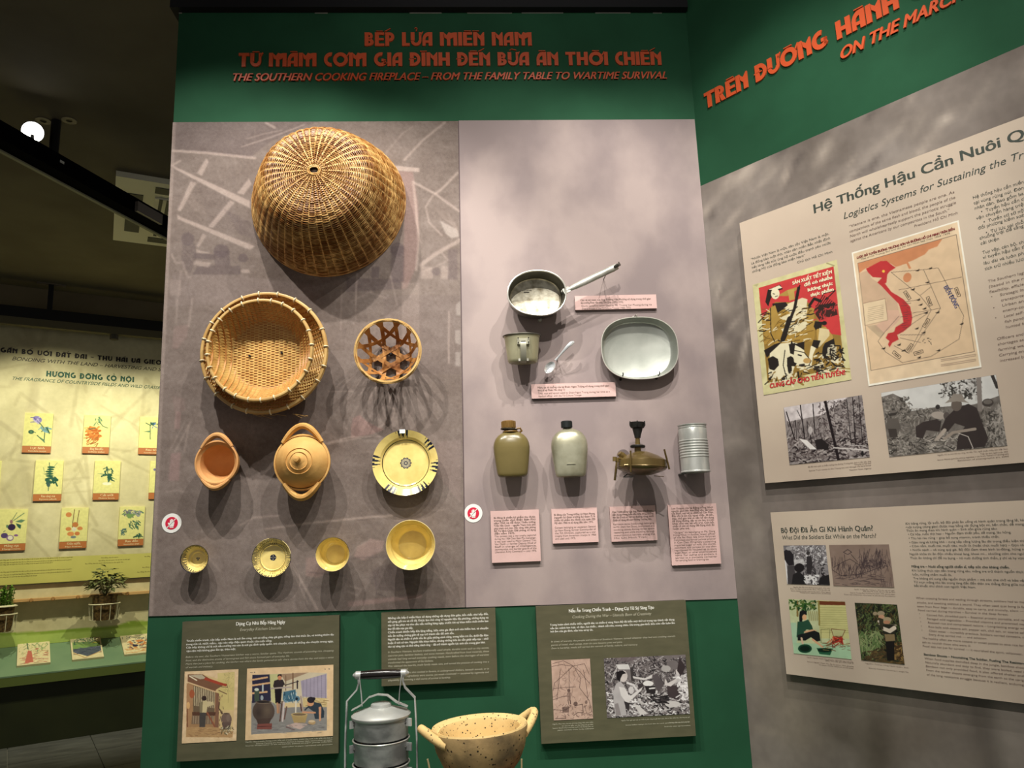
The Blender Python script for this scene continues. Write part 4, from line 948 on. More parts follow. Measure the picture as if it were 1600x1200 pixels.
# ---- 4 small open hexagonal basket
OPN = mat('brown bamboo strap', (196, 142, 78), .5, col2=(148, 92, 42), nscale=22, spec=.45)
e, k = frame(605.5, 547.5, .115, 'openwork_basket', 'small round openwork basket of crossed flat bamboo straps', 'basket')
R = 50.5*k
def bowlz(q): return .012+.10*np.clip((q-.56)/.44, 0, 1)**1.25
for d in range(3):
    an = radians(90+60*d); dx, dy = cos(an), sin(an); sx_, sy_ = -dy, dx
    for off in (-.62, -.22, .22, .62):
        o_ = off*R; X = sqrt(max(R*R-o_*o_, 0)); xs = np.linspace(-X, X, 30)
        qx = dx*xs+sx_*o_; qy = dy*xs+sy_*o_; q = np.hypot(qx, qy)/R
        zz = bowlz(q)+.0016*d+.0014*np.sin(xs/R*9+d*2+off*8)
        # pull the path outward so that the straps climb a steep side wall
        kk = np.where(q > .55, 1+(.10*np.clip(1-q, 0, 1)), 1.0)
        P = np.stack([qx*kk, qy*kk, zz], 1)
        rad = np.stack([qx, qy, 0*qx], 1); rad /= np.linalg.norm(rad, axis=1)[:, None]+1e-9
        T = np.gradient(P, axis=0); T /= np.linalg.norm(T, axis=1)[:, None]
        # surface normal of the bowl, side = normal x tangent
        sl2 = np.gradient(bowlz(np.linspace(0, 1, 101)), .01)/R; s_ = np.interp(q, np.linspace(0, 1, 101), sl2)
        Nn = np.stack([-rad[:, 0]*s_, -rad[:, 1]*s_, np.ones(len(xs))], 1); Nn /= np.linalg.norm(Nn, axis=1)[:, None]
        S = np.cross(Nn, T); S /= np.linalg.norm(S, axis=1)[:, None]
        MB().strip(P, S, .0125, .0009).build('bamboo_strap', OPN, e, angle=80)
for rr, zz, rad in ((R, .112, .0026), (R+.0035, .108, .0022), (R-.003, .108, .0022)):
    MB().tube([(rr*cos(t), rr*sin(t), zz+.002*sin(5*t+rr*900)) for t in np.linspace(0, 2*pi, 60, endpoint=False)], rad, 6, True).build('rim', BAMR if zz > .1 else OPN, e)
MB().tube([(0, .012, .0034), (0, .012, .022)], .003, 10).build('hanging_pin', mat('black pin', (26, 26, 26), .4), e)

# ---- 5,6 terracotta pots
TERRA = mat('orange terracotta', (216, 172, 104), .75, col2=(200, 150, 82), nscale=14, bump=.35, bscale=90, spec=.25)
TERRAP = mat('pinkish terracotta', (218, 166, 108), .75, col2=(202, 144, 86), nscale=10, bump=.3, bscale=80, spec=.25)
def ear(e, ang, R, wid, out, zt, m, rad=.008, tilt=0.0, name='handle', slot=True):
    """loop handle: a strap bridging the rim on the side ang"""
    c_, s_ = cos(ang), sin(ang); P = []; r_ = []
    for j in range(17):
        t = -1+2*j/16; y = wid*t; x = R*sqrt(max(0, 1-(wid*abs(t)/R)**2))*.975+out*(.5+.5*cos(pi*t))**.55
        P.append((x*c_-y*s_, x*s_+y*c_, zt+tilt*(1-t*t))); r_.append(rad*(1.0-.35*abs(t)**3))
    MB().tube(P, r_, 10, flat=1.5).build(name, m, e)
e, k = frame(338.5, 722.5, .085, 'clay_pot', 'open terracotta pot with two ear handles, without a lid', 'pot')
R = 34*k; H_ = .095
P_ = [(0, .004), (R*.45, .006), (R*.74, .022), (R*.88, .045), (R*.93, .062), (R*.97, .075), (R, .083), (R*1.0, .088), (R*.93, .089), (R*.90, .084), (R*.84, .080), (R*.80, .078), (R*.78, .07), (R*.76, .05), (R*.62, .028), (R*.38, .016), (0, .013)]
MB().lathe(P_, 64, shape=lambda t: (cos(t)*1.0, sin(t)*1.04)).build('pot_body', TERRAP, e)
ear(e, pi/2+.03, R*1.0, .044, .020, .083, TERRAP, .0085); ear(e, -pi/2-.05, R*1.02, .040, .012, .082, TERRAP, .008)
MB().tube([(0, 0, .0034), (0, 0, .008)], .006, 8).build('hanging_pin', STEEL, e)
e, k = frame(471.5, 722, .085, 'clay_pot', 'terracotta pot closed by a ridged lid with a small knob', 'pot')
R = 44.5*k
P_ = [(0, .004), (R*.5, .006), (R*.78, .026), (R*.92, .05), (R*.98, .068), (R, .078), (R*.99, .083), (R*.93, .084), (R*.92, .078)]
MB().lathe(P_, 72, shape=lambda t: (cos(t), sin(t)*1.02)).build('pot_body', TERRA, e)
LP = [(R*.90, .078), (R*.925, .082), (R*.90, .086), (R*.80, .094), (R*.72, .104), (R*.60, .114), (R*.48, .120), (R*.46, .1225), (R*.44, .120), (R*.33, .1245), (R*.315, .127), (R*.29, .1245), (R*.16, .128), (0, .129)]
ld = MB().lathe(LP, 72, shape=lambda t: (cos(t)*(1+.006*sin(3*t)), sin(t)*(1+.006*cos(2*t)))).build('lid', TERRA, e)
MB().lathe([(.020, .127), (.010, .132), (.0075, .140), (.010, .148), (.0085, .154), (0, .156)], 20, c=(-.002, .004, 0)).build('knob', TERRA, ld)
ear(e, pi/2, R*1.0, .058, .028, .081, TERRA, .0095); ear(e, -pi/2, R*.99, .052, .024, .081, TERRA, .0105)
MB().tube([(0, 0, .0034), (0, 0, .008)], .006, 8).build('hanging_pin', STEEL, e)

# ---- 7 plate and bowls with painted glaze
GLAZE = mat('glazed yellow pottery', (255, 255, 255), .16, attr='col', col2=(238, 232, 220), nscale=26, spec=.55, coat=.5)
YEL = np.array(lin((248, 226, 142))); BLU = np.array(lin((34, 40, 58))); RIMW = np.array(lin((236, 220, 160))); LNK = np.array(lin((70, 62, 40)))
GRYF = np.array(lin((196, 188, 160)))
def glazed(e, prof, seg, colf, name='glazed_body'):
    MB().lathe(prof, seg, colf=colf).build(name, GLAZE, e)
def densify(P, n):
    P = np.array(P); L = np.concatenate([[0], np.cumsum(np.hypot(*np.diff(P, axis=0).T))]); s_ = np.linspace(0, L[-1], n)
    return list(zip(np.interp(s_, L, P[:, 0]), np.interp(s_, L, P[:, 1])))
def ticks(th, rr, groups, nt, span, r0, r1):
    for g in groups:
        d = (th-g+pi) % (2*pi)-pi
        if abs(d) < span:
            x = d/span*nt; f = x-math.floor(x); i = math.floor(x); ln = .55+.45*abs(sin(i*5.3+g*3)); base = rr > r1-(r1-r0)*.28
            return 1.0 if (f < .42 and rr > r1-(r1-r0)*ln) or (base and f < .7) else 0.0
    return 0.0
e, k = frame(633, 722.5, .05, 'dinner_plate', 'yellow glazed plate with six blue brush marks on the rim and a central flower', 'plate')
R = 51.5*k
def pc(i, r, z, th):
    q = r/R
    if i > 150: return YEL*.85
    gr = [radians(a) for a in (96, 38, -8, -54, -118, 176)]
    if q > .76:
        f = ticks(th, q, gr, 10, .20, .76, 1.0)
        return YEL*(1-f)+BLU*f
    if abs(q-.715) < .012: return LNK
    if q < .175:
        pet = .13+.035*abs(cos(5*th)); f = 1 if (abs(q-pet) < .016) or (q < pet and abs(sin(5*th)) < .22 and q > .05) or (q < .06 and q > .03) else 0
        return (GRYF*.9 if q < pet else YEL)*(1-f)+BLU*1.6*f
    return YEL
pp = densify([(0, .026), (R*.66, .025), (R*.70, .027), (R*.80, .037), (R*.98, .046), (R, .047)], 150)+[(R*1.003, .045), (R*.97, .042), (R*.78, .032), (R*.66, .018), (R*.5, .016), (0, .016)]
glazed(e, pp, 360, pc)
CLIP = mat('clear white hanger clip', (225, 235, 238), .25)
ck = MB().box(-.0085, R*.90, .044, .0085, R*1.02, .0485).build('hanger_clip', CLIP, e, smooth=False)
ck.location.x = -.008
MB().tube([(0, 0, .0034), (0, 0, .018)], .004, 8).build('hanging_pin', STEEL, e)
MB().tube([(-.008, R*1.01, .045), (-.008, R*1.0, .0)], .0015, 6).build('hanger_wire', STEEL, e)
def bowl(u, v, rp_, dep, label, foot, paint, seed, group=None):
    e, k = frame(u, v, dep, 'rice_bowl', label, 'bowl', group); R = rp_*k; h = dep
    z0 = .016
    inner = densify([(0, z0+.008), (R*foot, z0+.008), (R*(foot+.06), z0+.012), (R*(foot+.22), z0+(h-z0)*.32), (R*.84, z0+(h-z0)*.66), (R*.97, h), (R*.985, h+.001)], 90)
    outer = [(R, h-.001), (R*.9, z0+(h-z0)*.6), (R*.62, z0+(h-z0)*.18), (R*.5, z0), (R*.5, .004), (R*.44, .004), (0, .008)]
    def cf(i, r, z, th):
        q = r/R
        if i > 92: return BLU if paint in (p_small, p_saucer) and q > .95 else YEL*.8
        return paint(q, th, i)
    glazed(e, inner+outer, 240, cf)
    return e
def p_small(q, th, i):
    if q > .94: return BLU
    if q > .66:
        x = th*9.5; f = x-math.floor(x); ln = .35+.6*abs(sin(math.floor(x)*7.7)); side = .5+.5*abs(cos(th-.2))
        if f < .62 and q > 1-.30*ln*side: return BLU
    if q < .12: return BLU*1.3 if sin(3*th) > -.4 else YEL
    return YEL
def p_saucer(q, th, i):
    if q > .97: return RIMW if (radians(98) < th % (2*pi) < radians(140) or radians(10) < th % (2*pi) < radians(58)) else BLU
    if q > .68:
        x = th*13; f = x-math.floor(x); ln = .3+.7*abs(sin(math.floor(x)*7.7)); side = .35+.65*max(0, cos(2*(th-.1)), cos(th-1.3)*1.0)
        if f < .62 and q > 1-.32*ln*side: return BLU
    if abs(q-.665) < .012: return LNK
    if q < .17:
        if abs(sin(2*th)) < .18 and q < .14: return GRYF*1.1
        if q < .145+.03*abs(cos(2.5*th)): return BLU
    return YEL
def p_plain(q, th, i):
    if q > .965: return RIMW
    if .60 < q < .625: return YEL*1.12
    return YEL*.97
bowl(303.5, 873.5, 22.3, .055, 'smallest yellow bowl with a dark blue brushed rim, far left of the bottom row', .42, p_small, 1)
e = bowl(424, 871.5, 30.8, .045, 'shallow yellow bowl with blue brushed rim and a thin inner ring', .60, p_saucer, 2)
bowl(519.5, 866, 26.6, .075, 'small plain yellow glazed bowl between the brushed bowl and the biggest one', .55, lambda q, t, i: (LNK if q > .97 and sin(t) > .1 else p_plain(q, t, i)), 3)
bowl(641.5, 851.5, 38.8, .095, 'biggest plain yellow glazed bowl, under the plate', .56, p_plain, 4)

# ---- 12 long handled pan
ALU = mat('worn aluminium', (206, 206, 196), .34, metal=.5, col2=(150, 148, 136), nscale=18, bump=.12, bscale=50)
ALUD = mat('dark aluminium', (120, 118, 108), .38, metal=.85, col2=(90, 88, 80), nscale=14)
ALUS = mat('stained pan floor', (214, 208, 188), .42, metal=.55, col2=(120, 106, 76), nscale=42, bump=.3, bscale=60, lo=.38, hi=.75)
def oval(n, flat=0.0, rot=0.0, fa=2.0):
    def f(t):
        c_, s_ = cos(t), sin(t); m = (abs(c_)**n+abs(s_)**n)**(-1.0/n)
        m *= 1-flat*max(0, cos(t-fa))**3
        x, y = c_*m, s_*m*.8
        return x*cos(rot)-y*sin(rot), x*sin(rot)+y*cos(rot)
    return f
e, k = frame(838.5, 456.5, .10, 'mess_pan', 'deep oval aluminium pan with a long folding handle', 'pan')
R = 45.5*k; sh = oval(2.25, .10, -.12, 2.35)
MB().lathe([(R*.90, .036), (R*.93, .045), (R*.985, .095), (R*1.0, .100), (R*1.02, .101), (R*1.035, .098), (R*1.02, .095), (R*1.0, .094), (R*.95, .04), (R*.90, .030), (0, .030)], 72, shape=sh).build('pan_wall', ALUD, e)
MB().lathe([(0, .0365), (R*.84, .0365), (R*.88, .0375), (R*.915, .042)], 72, shape=sh).build('pan_floor', ALUS, e)
MB().tube([(R*1.012*sh(t)[0], R*1.012*sh(t)[1], .1) for t in np.linspace(0, 2*pi, 72, endpoint=False)], .0026, 8, True).build('rolled_rim', mat('bright aluminium', (226, 224, 214), .3, metal=.7), e)
a0, z0 = FRONT.hit(885, 453, .095); a1, z1 = FRONT.hit(965, 415, .095); O = e.matrix_world.translation
h0 = Vector((a0-O[0], z0-O[2], .088)); h1 = Vector((a1-O[0], z1-O[2], .088)); dv = (h1-h0); nrm = Vector((-dv.y, dv.x, 0)).normalized()
hm = MB(); pts = [h0.lerp(h1, t) for t in np.linspace(0, 1, 12)]
hm.tube(pts, [.0055, .0075, .0095, .0105, .011, .011, .011, .011, .011, .011, .0115, .010], 10, flat=.75); hd = hm.build('handle', ALU, e)
hm = MB(); hm.tube([h1-dv.normalized()*.012+Vector((0, 0, .006)), h1+Vector((.0, 0, .012)), h1+dv.normalized()*.008+Vector((0, 0, .004)), h1+dv.normalized()*.006+Vector((0, .012, 0))], [.005, .006, .004, .0018], 8); hm.build('hook_end', ALUD, hd)
MB().box(-.010, -.009, -.004, .012, .009, .004).xf(Matrix.Translation(h0) @ Matrix.Rotation(math.atan2(dv.y, dv.x), 4, 'Z')).build('hinge', ALU, e)
MB().tube([(R*.88, .004, .080), h0+Vector((.004, 0, 0))], .008, 8, flat=.5).build('hinge_arm', ALUD, e)
pm = pts[9]; MB().tube([pm+Vector((0, 0, -.004)), (pm.x, pm.y, .0034)], .0016, 6).build('support_wire', STEEL, e)
MB().tube([(0, 0, .0034), (0, 0, .032)], .006, 8).build('hanging_pin', STEEL, e)
MB().lathe([(0, .05), (.006, .048), (.007, .03)], 12, c=(.012, -R*.80, 0)).build('rivet', ALU, e)
st = MB()
for i in range(6): st.box(-.040+i*.0052, .024+i*.0002, .0368, -.037+i*.0052, .026+i*.0004, .0374)
st.box(-.036, .0185, .0368, -.018, .0215, .0376); tag(st.build('stamped_mark', mat('stamp mark', (50, 42, 34), .6), e, smooth=False), kind='stuff')

# ---- 13 cup
def upright(u, v, dep, name, label, cat):
    a, z = FRONT.hit(u, v, dep); return empty(name, (a, -dep, z), label, cat), FRONT.mppx(u, v, dep), FRONT.mpp(u, v, dep)
CUPM = mat('grey green cup metal', (172, 168, 138), .36, metal=.45, col2=(150, 146, 118), nscale=10, bump=.08, bscale=70)
e, kx, kz = upright(817, 567, .058, 'metal_cup', 'khaki grey metal cup with a folded strap handle, left of the spoon', 'cup')
Rc = 28.5*kx; Hc = 42*kz
kid = lambda t: (cos(t), sin(t)*.66)
MB().lathe([(0, 0), (Rc*.74, 0), (Rc*.80, .003), (Rc*.83, .010), (Rc*.90, Hc*.5), (Rc*.97, Hc*.94), (Rc*1.02, Hc*.99), (Rc*1.035, Hc), (Rc*1.0, Hc*1.005), (Rc*.94, Hc*.94), (Rc*.8, .008), (0, .006)], 64, shape=kid).build('cup_body', CUPM, e)
MB().tube([(Rc*1.03*cos(t), Rc*1.03*.66*sin(t), Hc) for t in np.linspace(0, 2*pi, 64, endpoint=False)], .0022, 6, True).build('rolled_rim', ALUD, e)
HB = mat('dull strap metal', (158, 156, 138), .4, metal=.6)
fy = -Rc*.62
hp = MB(); hp.box(-.018, fy-.006, .050, .020, fy+.004, .064).box(-.018, fy-.0045, .062, -.012, fy+.004, .072).box(.014, fy-.0045, .062, .020, fy+.004, .072).box(-.012, fy-.004, .062, .014, fy+.003, .070)
hh = hp.build('hinge_plate', HB, e, smooth=False)
for x, z in ((-.015, .069), (.017, .069), (-.015, .055), (.017, .055)): MB().lathe([(0, .0), (.0022, 0), (.0022, .004)], 8).xf(Matrix.Translation((x, fy-.0085, z)) @ Matrix.Rotation(pi/2, 4, 'X')).build('rivet', ALUD, hh)
MB().box(-.006, fy-.0072, .0585, .008, fy-.0055, .0605).build('slot', mat('black slot', (20, 20, 18), .7), hh, smooth=False)
MB().strip([(0, fy-.010, .056), (0, fy-.012, .045), (0, fy-.008, .030), (0, fy-.004, .012), (0, fy+.004, .000), (0, fy+.02, -.004)], [(1, 0, 0)]*6, .0185, .003).build('folding_handle', HB, e)
for x in (-.013, .013): MB().box(x-.003, fy-.002, -.002, x+.003, fy+.008, .006).build('handle_lug', ALU, e, smooth=False)
MB().tube([(0, Rc*.3, Hc*.4), (0, .054, Hc*.4)], .004, 8).build('hanging_pin', STEEL, e)

# ---- 14 spoon
SPN = mat('polished spoon steel', (224, 228, 230), .2, metal=.6)
e, k = frame(873, 563, .045, 'spoon', 'small steel spoon with a bent handle, right of the cup', 'spoon')
O = e.matrix_world.translation
def L(u, v, d): a, z = FRONT.hit(u, v, d); return Vector((a-O[0], z-O[2], d))
b0 = L(859, 574, .036); ax = (L(872, 557, .036)-L(853, 580, .036)); an = math.atan2(ax.y, ax.x)
sp = MB().lathe([(.0, -.0065), (.006, -.0062), (.0115, -.0035), (.0145, 0), (.0152, .0004), (.0146, -.001), (.0118, -.0046), (.006, -.0074), (0, -.0078)], 28, shape=lambda t: (cos(t)*1.42, sin(t)*.92)).xf(Matrix.Translation(b0) @ Matrix.Rotation(an, 4, 'Z'))
sp.build('spoon_bowl', SPN, e)
hp = [L(868, 563, .038), L(873, 557, .042), L(880, 549, .050), L(887, 541, .056), L(893, 536, .056), L(896.5, 534, .050)]
MB().tube(hp, [.0042, .0030, .0038, .0055, .0066, .0040], 10, flat=.45).build('spoon_handle', SPN, e)
MB().tube([L(870, 561, .038), L(871, 563, 0)], .002, 6).build('support_pin', STEEL, e)

# ---- 15 tray
e, k = frame(999.5, 543.5, .045, 'mess_tray', 'large empty oval aluminium tray held by three clips', 'tray')
R = 60*k; shp = oval(2.5, 0, 0); sh2 = lambda t: (shp(t)[0], shp(t)[1]*1.03)
ALUP = mat('matt pale aluminium', (186, 189, 180), .42, metal=.5, col2=(152, 156, 148), nscale=9, bump=.12, bscale=30, lo=.3, hi=.7)
MB().lathe([(0, .012), (R*.86, .012), (R*.89, .014), (R*.92, .020), (R*.97, .040), (R*.985, .046), (R, .047), (R*1.005, .044), (R*.98, .040), (R*.93, .016), (R*.88, .009), (0, .009)], 80, shape=sh2).build('tray_body', ALUP, e)
MB().tube([(R*.995*sh2(t)[0], R*.995*sh2(t)[1], .046) for t in np.linspace(0, 2*pi, 80, endpoint=False)], .0016, 6, True).build('rolled_rim', mat('bright aluminium', (226, 224, 214), .3, metal=.7), e)
CLB = mat('dark clip', (44, 42, 40), .45, metal=.5)
for u, v, c_ in ((994, 493, ALU), (973, 586, CLB), (1030, 584, CLB)):
    a, z = FRONT.hit(u, v, .045); x, y = a-O[0]*0-e.matrix_world.translation[0], z-e.matrix_world.translation[2]; sg = 1 if y > 0 else -1
    MB().tube([(x, y+sg*.003, .0034), (x, y+sg*.003, .046), (x, y-sg*.001, .052), (x, y-sg*.006, .050)], .0018, 6).build('clip', c_, e)
    MB().lathe([(0, .0015), (.0045, .0015), (.0045, 0)], 12, c=(x, y+sg*.006, .0034)).build('clip_foot', c_, e)

# ---- 16,17 canteens
def canteen(u, v, label, m, capm, kh, capround, w_=28.6):
    e, kx, kz = upright(u, v, .052, 'canteen', label, 'canteen'); R = w_*kx; H = kh*kz
    P = [(0, 0), (R*.70, 0), (R*.78, .002), (R*.825, .008), (R*.85, .016), (R*.93, H*.34), (R*.99, H*.55), (R*1.0, H*.66), (R*.97, H*.75), (R*.88, H*.84), (R*.72, H*.92), (R*.50, H*.975), (R*.34, H*1.0), (R*.30, H*1.01)]
    def shp(t):
        c_, s_ = cos(t), sin(t); m_ = (abs(c_)**2.6+abs(s_)**2.6)**(-1/2.6)
        return c_*m_, s_*m_*.56
    n = 60; mb = MB(); mb.lathe(densify(P, 40), n, shape=shp); mb.build('canteen_body', m, e)
    MB().tube([(0, R*.3, H*.5), (0, .048, H*.5)], .004, 8).build('hanging_pin', STEEL, e)
    return e, R, H
KHA = mat('khaki plastic', (116, 103, 62), .28, col2=(98, 87, 50), nscale=7, spec=.5, bump=.05, bscale=12)
OLD = mat('worn silver paint', (184, 182, 158), .36, metal=.55, col2=(140, 136, 112), nscale=16, bump=.15, bscale=40, lo=.36, hi=.7)
e, R, H = canteen(801, 745, 'khaki plastic canteen with a brown cap, far left of the lower row', KHA, None, 71, True)
BRS = mat('brown cap plastic', (128, 98, 50), .3, col2=(104, 78, 38), nscale=12)
DBR = mat('dark neck band', (46, 40, 26), .5)
c_ = MB(); c_.lathe([(0, H+.035), (.0175, H+.0345), (.0205, H+.032), (.0215, H+.012), (.0205, H+.010), (0, H+.010)], 24, c=(-.007, 0, 0)); 
cp = c_.build('cap', BRS, e)
for i in range(12):
    t = 2*pi*i/12; MB().box(-.0016, -.001, 0, .0016, .001, .020).xf(Matrix.Translation((-.007+.0215*cos(t), .0215*sin(t), H+.0125)) @ Matrix.Rotation(t+pi/2, 4, 'Z')).build('cap_ridge', BRS, cp, smooth=False)
MB().lathe([(.017, H-.002), (.0175, H+.012)], 24, c=(-.004, 0, 0)).build('neck', DBR, e)
MB().tube([(-.006+.024*cos(t), .022*sin(t), H+.008-.002*cos(t)) for t in np.linspace(0, 2*pi, 28, endpoint=False)], .0022, 6, True).build('cap_strap', DBR, e)
MB().tube([(-.002+.022*cos(t), .02*sin(t), H+.0) for t in np.linspace(0, 2*pi, 28, endpoint=False)], .0026, 6, True).build('neck_ring', BRS, e)
MB().tube([(.018, -.006, H+.009), (.028, -.008, H+.010), (.033, -.004, H+.002), (.026, 0, H-.003), (.018, 0, H-.002)], .0034, 6).build('strap_loop', BRS, e)
e, R, H = canteen(892, 745, 'scratched silver canteen with a black cap, second from the left', OLD, None, 75, False)
BLK = mat('black plastic cap', (28, 32, 32), .4)
MB().lathe([(.0125, H-.002), (.0125, H+.006)], 20, c=(-.004, 0, 0)).build('neck', mat('dark neck', (60, 58, 46), .5), e)
cp = MB().lathe([(0, H+.026), (.0155, H+.026), (.0170, H+.0245), (.0168, H+.005), (0, H+.005)], 24, c=(-.005, 0, 0)).build('cap', BLK, e)
for i in range(18):
    t = 2*pi*i/18; MB().box(-.0012, -.0008, 0, .0012, .0008, .018).xf(Matrix.Translation((-.005+.0168*cos(t), .0168*sin(t), H+.006)) @ Matrix.Rotation(t+pi/2, 4, 'Z')).build('cap_ridge', BLK, cp, smooth=False)
MB().box(-.014, -R*.56+.0012, H*.25, .012, -R*.56+.003, H*.27).build('stamped_bar', OLD, e, smooth=False)

# ---- 18 kerosene stove
BRASS = mat('dark olive brass', (122, 103, 62), .24, metal=.45, col2=(92, 76, 44), nscale=9, bump=.05, bscale=30)
IRON = mat('blackened iron', (40, 40, 38), .5, metal=.5)
e, kx, kz = upright(1003, 727, .092, 'kerosene_stove', 'brass kerosene stove with a round tank, three legs and a black burner', 'stove')
s = .94
e.matrix_world = e.matrix_world @ Matrix.Rotation(radians(3), 4, 'Y')
tk = MB().lathe([(0, -.030), (.030, -.028), (.056, -.020), (.070, -.014), (.075, -.009), (.074, .010), (.073, .015), (.066, .020), (.048, .030), (.030, .037), (.018, .041), (0, .042)], 56).build('tank', BRASS, e)
MB().tube([(.0745*cos(t), .0745*sin(t), -.006) for t in np.linspace(0, 2*pi, 56, endpoint=False)], .0018, 6, True).build('tank_seam', BRASS, tk)
bu = MB().lathe([(.010, .040), (.010, .052), (.019, .054), (.021, .060), (.017, .062), (.008, .062), (.0065, .085), (.008, .088)], 28, c=(-.012, 0, 0)).build('burner_stem', BRASS, e)
MB().lathe([(0, .052), (.021, .053), (.023, .058), (.021, .061), (0, .061)], 24, c=(-.012, 0, 0)).build('spirit_cup', IRON, bu)
MB().lathe([(.009, .083), (.010, .090), (.015, .108), (.016, .118), (.0145, .118), (.0135, .108), (.008, .09)], 24, c=(-.012, 0, 0)).build('burner_cage', IRON, bu)
MB().lathe([(.012, .112), (.020, .114), (.0225, .124), (.024, .131), (.021, .131), (.018, .122), (.0, .120)], 24, c=(-.012, 0, 0)).build('burner_cap', IRON, bu)
for i in range(6):
    t = 2*pi*i/6+.3; MB().tube([(-.012+.021*cos(t), .021*sin(t), .116), (-.012+.026*cos(t), .026*sin(t), .124), (-.012+.025*cos(t), .025*sin(t), .133)], .0018, 6).build('prong', IRON, bu)
for u0, v0, u1, v1, y in ((982, 706, 982.5, 739, -.052), (1036, 703, 1044, 734, -.035)):
    a0, z0 = FRONT.hit(u0, v0, .12); a1, z1 = FRONT.hit(u1, v1, .12); M = e.matrix_world
    q0 = M.inverted() @ Vector((a0, -.100+y, z0)); q1 = M.inverted() @ Vector((a1, -.100+y, z1))
    MB().tube([q0, q1], .0055, 8, flat=.5).build('leg', BRASS, e)
MB().tube([(-.070, .03, .02), (-.078, .03, -.045)], .0036, 8).build('leg', BRASS, e)
for q in ((-.05, -.05), (.05, -.035)):
    MB().tube([(q[0], q[1], -.004), (q[0]*1.3, q[1]*1.02, -.006)], .003, 6).build('leg_bracket', BRASS, e)
MB().tube([(-.05, -.02, -.030), (-.066, -.045, -.040), (-.04, -.055, -.040)], .0016, 6).build('foot_wire', IRON, e)
MB().tube([(.03, -.03, -.034), (.055, -.045, -.036)], .0026, 6, flat=.4).build('foot_tab', BRASS, e)
fc = MB().tube([(-.055, -.01, .022), (-.066, -.014, .030)], .010, 12).build('filler_neck', BRASS, e)
MB().tube([(-.064, -.013, .026), (-.072, -.016, .034)], .0085, 12).build('filler_cap', BRASS, fc)
MB().tube([(-.066, -.02, .018), (-.090, -.028, .014)], .0032, 8).build('air_valve', BRASS, fc)
MB().tube([(-.088, -.028, .008), (-.088, -.028, .021)], .0065, 10).build('valve_knob', BRASS, fc)
MB().tube([(-.080, -.024, .006), (-.080, -.024, .018)], .0055, 10).build('valve_knob', BRASS, fc)
pn = MB().lathe([(0, 0), (.020, 0), (.020, .0025), (0, .0025)], 24).xf(Matrix.Translation((-.045, .062, .034)) @ Matrix.Rotation(pi/2, 4, 'X')).build('hanging_disc', mat('grey mauve disc', (104, 92, 92), .6), e)
MB().tube([(0, .06, 0), (0, .088, 0)], .004, 8).build('hanging_pin', STEEL, e)

# ---- 19 tin can
TIN = mat('tin plate', (206, 208, 202), .3, metal=.45, col2=(176, 178, 172), nscale=14, stretch=(3, 3, .6), bump=.06, bscale=60)
e, kx, kz = upright(1087, 738, .048, 'tin_can', 'tall ribbed silver tin can without a lid', 'can')
R = 21.8*kx; H = 75*kz
P = [(0, .002), (R*.97, .002), (R*1.03, 0), (R*1.03, .003), (R, .005), (R, H*.28)]
for i in range(7):
    z = H*(.30+i*.056); P += [(R, z), (R*1.035, z+H*.014), (R*1.035, z+H*.026), (R, z+H*.040)]
P += [(R, H*.76), (R, H*.90), (R*.97, H*.92), (R*1.0, H*.93), (R*1.0, H*.95), (R*.97, H*.955), (R*.985, H*.97), (R*1.03, H*.985), (R*1.03, H*1.0), (R*.99, H), (R*.97, H*.95), (R*.96, .006), (0, .006)]
MB().lathe(P, 48).build('can_body', TIN, e, angle=25)
MB().tube([(0, R*.9, H*.5), (0, .044, H*.5)], .004, 8).build('hanging_pin', STEEL, e)
MB().box(-R, .004, -.003, R*-.6, .044, -.0005).build('support_tab', STEEL, e, smooth=False)

# ================================================================ plinth with the food carrier and the big clay pot
PY = .36
zc = FRONT.hit(596, 1111, PY)[1]; 
a_p, z_p = FRONT.hit(752, 1131, PY)
TIER = .056; NT = 6; CB = zc-TIER*NT-.006
pl_ = MB().box(XL, -.62, 0, XR-.02, -.001, CB)
# ends where the right wall starts
PLN = MB().prism([(XL, -.002), (XR-.004, -.002), (XR+.60*.7-.01-.0, -.002-.0), ], 0, CB)
pv = [(XL, -.002), (XR-.006, -.002), (XR+.60*cos(TH)/sin(TH)-.012, -.60), (XL, -.60)][::-1]
pq = MB().prism(pv, 0, CB).build('display_plinth', mat('plinth green', (40, 92, 60), .5), smooth=False)
tag(pq, 'long green plinth standing against the front wall', 'plinth')
ALG = mat('grey aluminium ware', (182, 184, 180), .4, metal=.2, col2=(128, 130, 128), lo=.4, hi=.62, nscale=14, bump=.15, bscale=22, stretch=(1, 1, 1.6))
ALGL = mat('pale aluminium lid', (190, 192, 186), .34, metal=.35, col2=(150, 152, 148), nscale=8)
ax_ = FRONT.hit(595.5, 1111, PY)[0]; kx = FRONT.mppx(596, 1130, PY-.08)
e = empty('food_carrier', (ax_, -PY, CB), 'stacked grey aluminium food carrier with a black handle, left on the plinth', 'food carrier')
R = 42.5*kx; LZ = TIER*NT
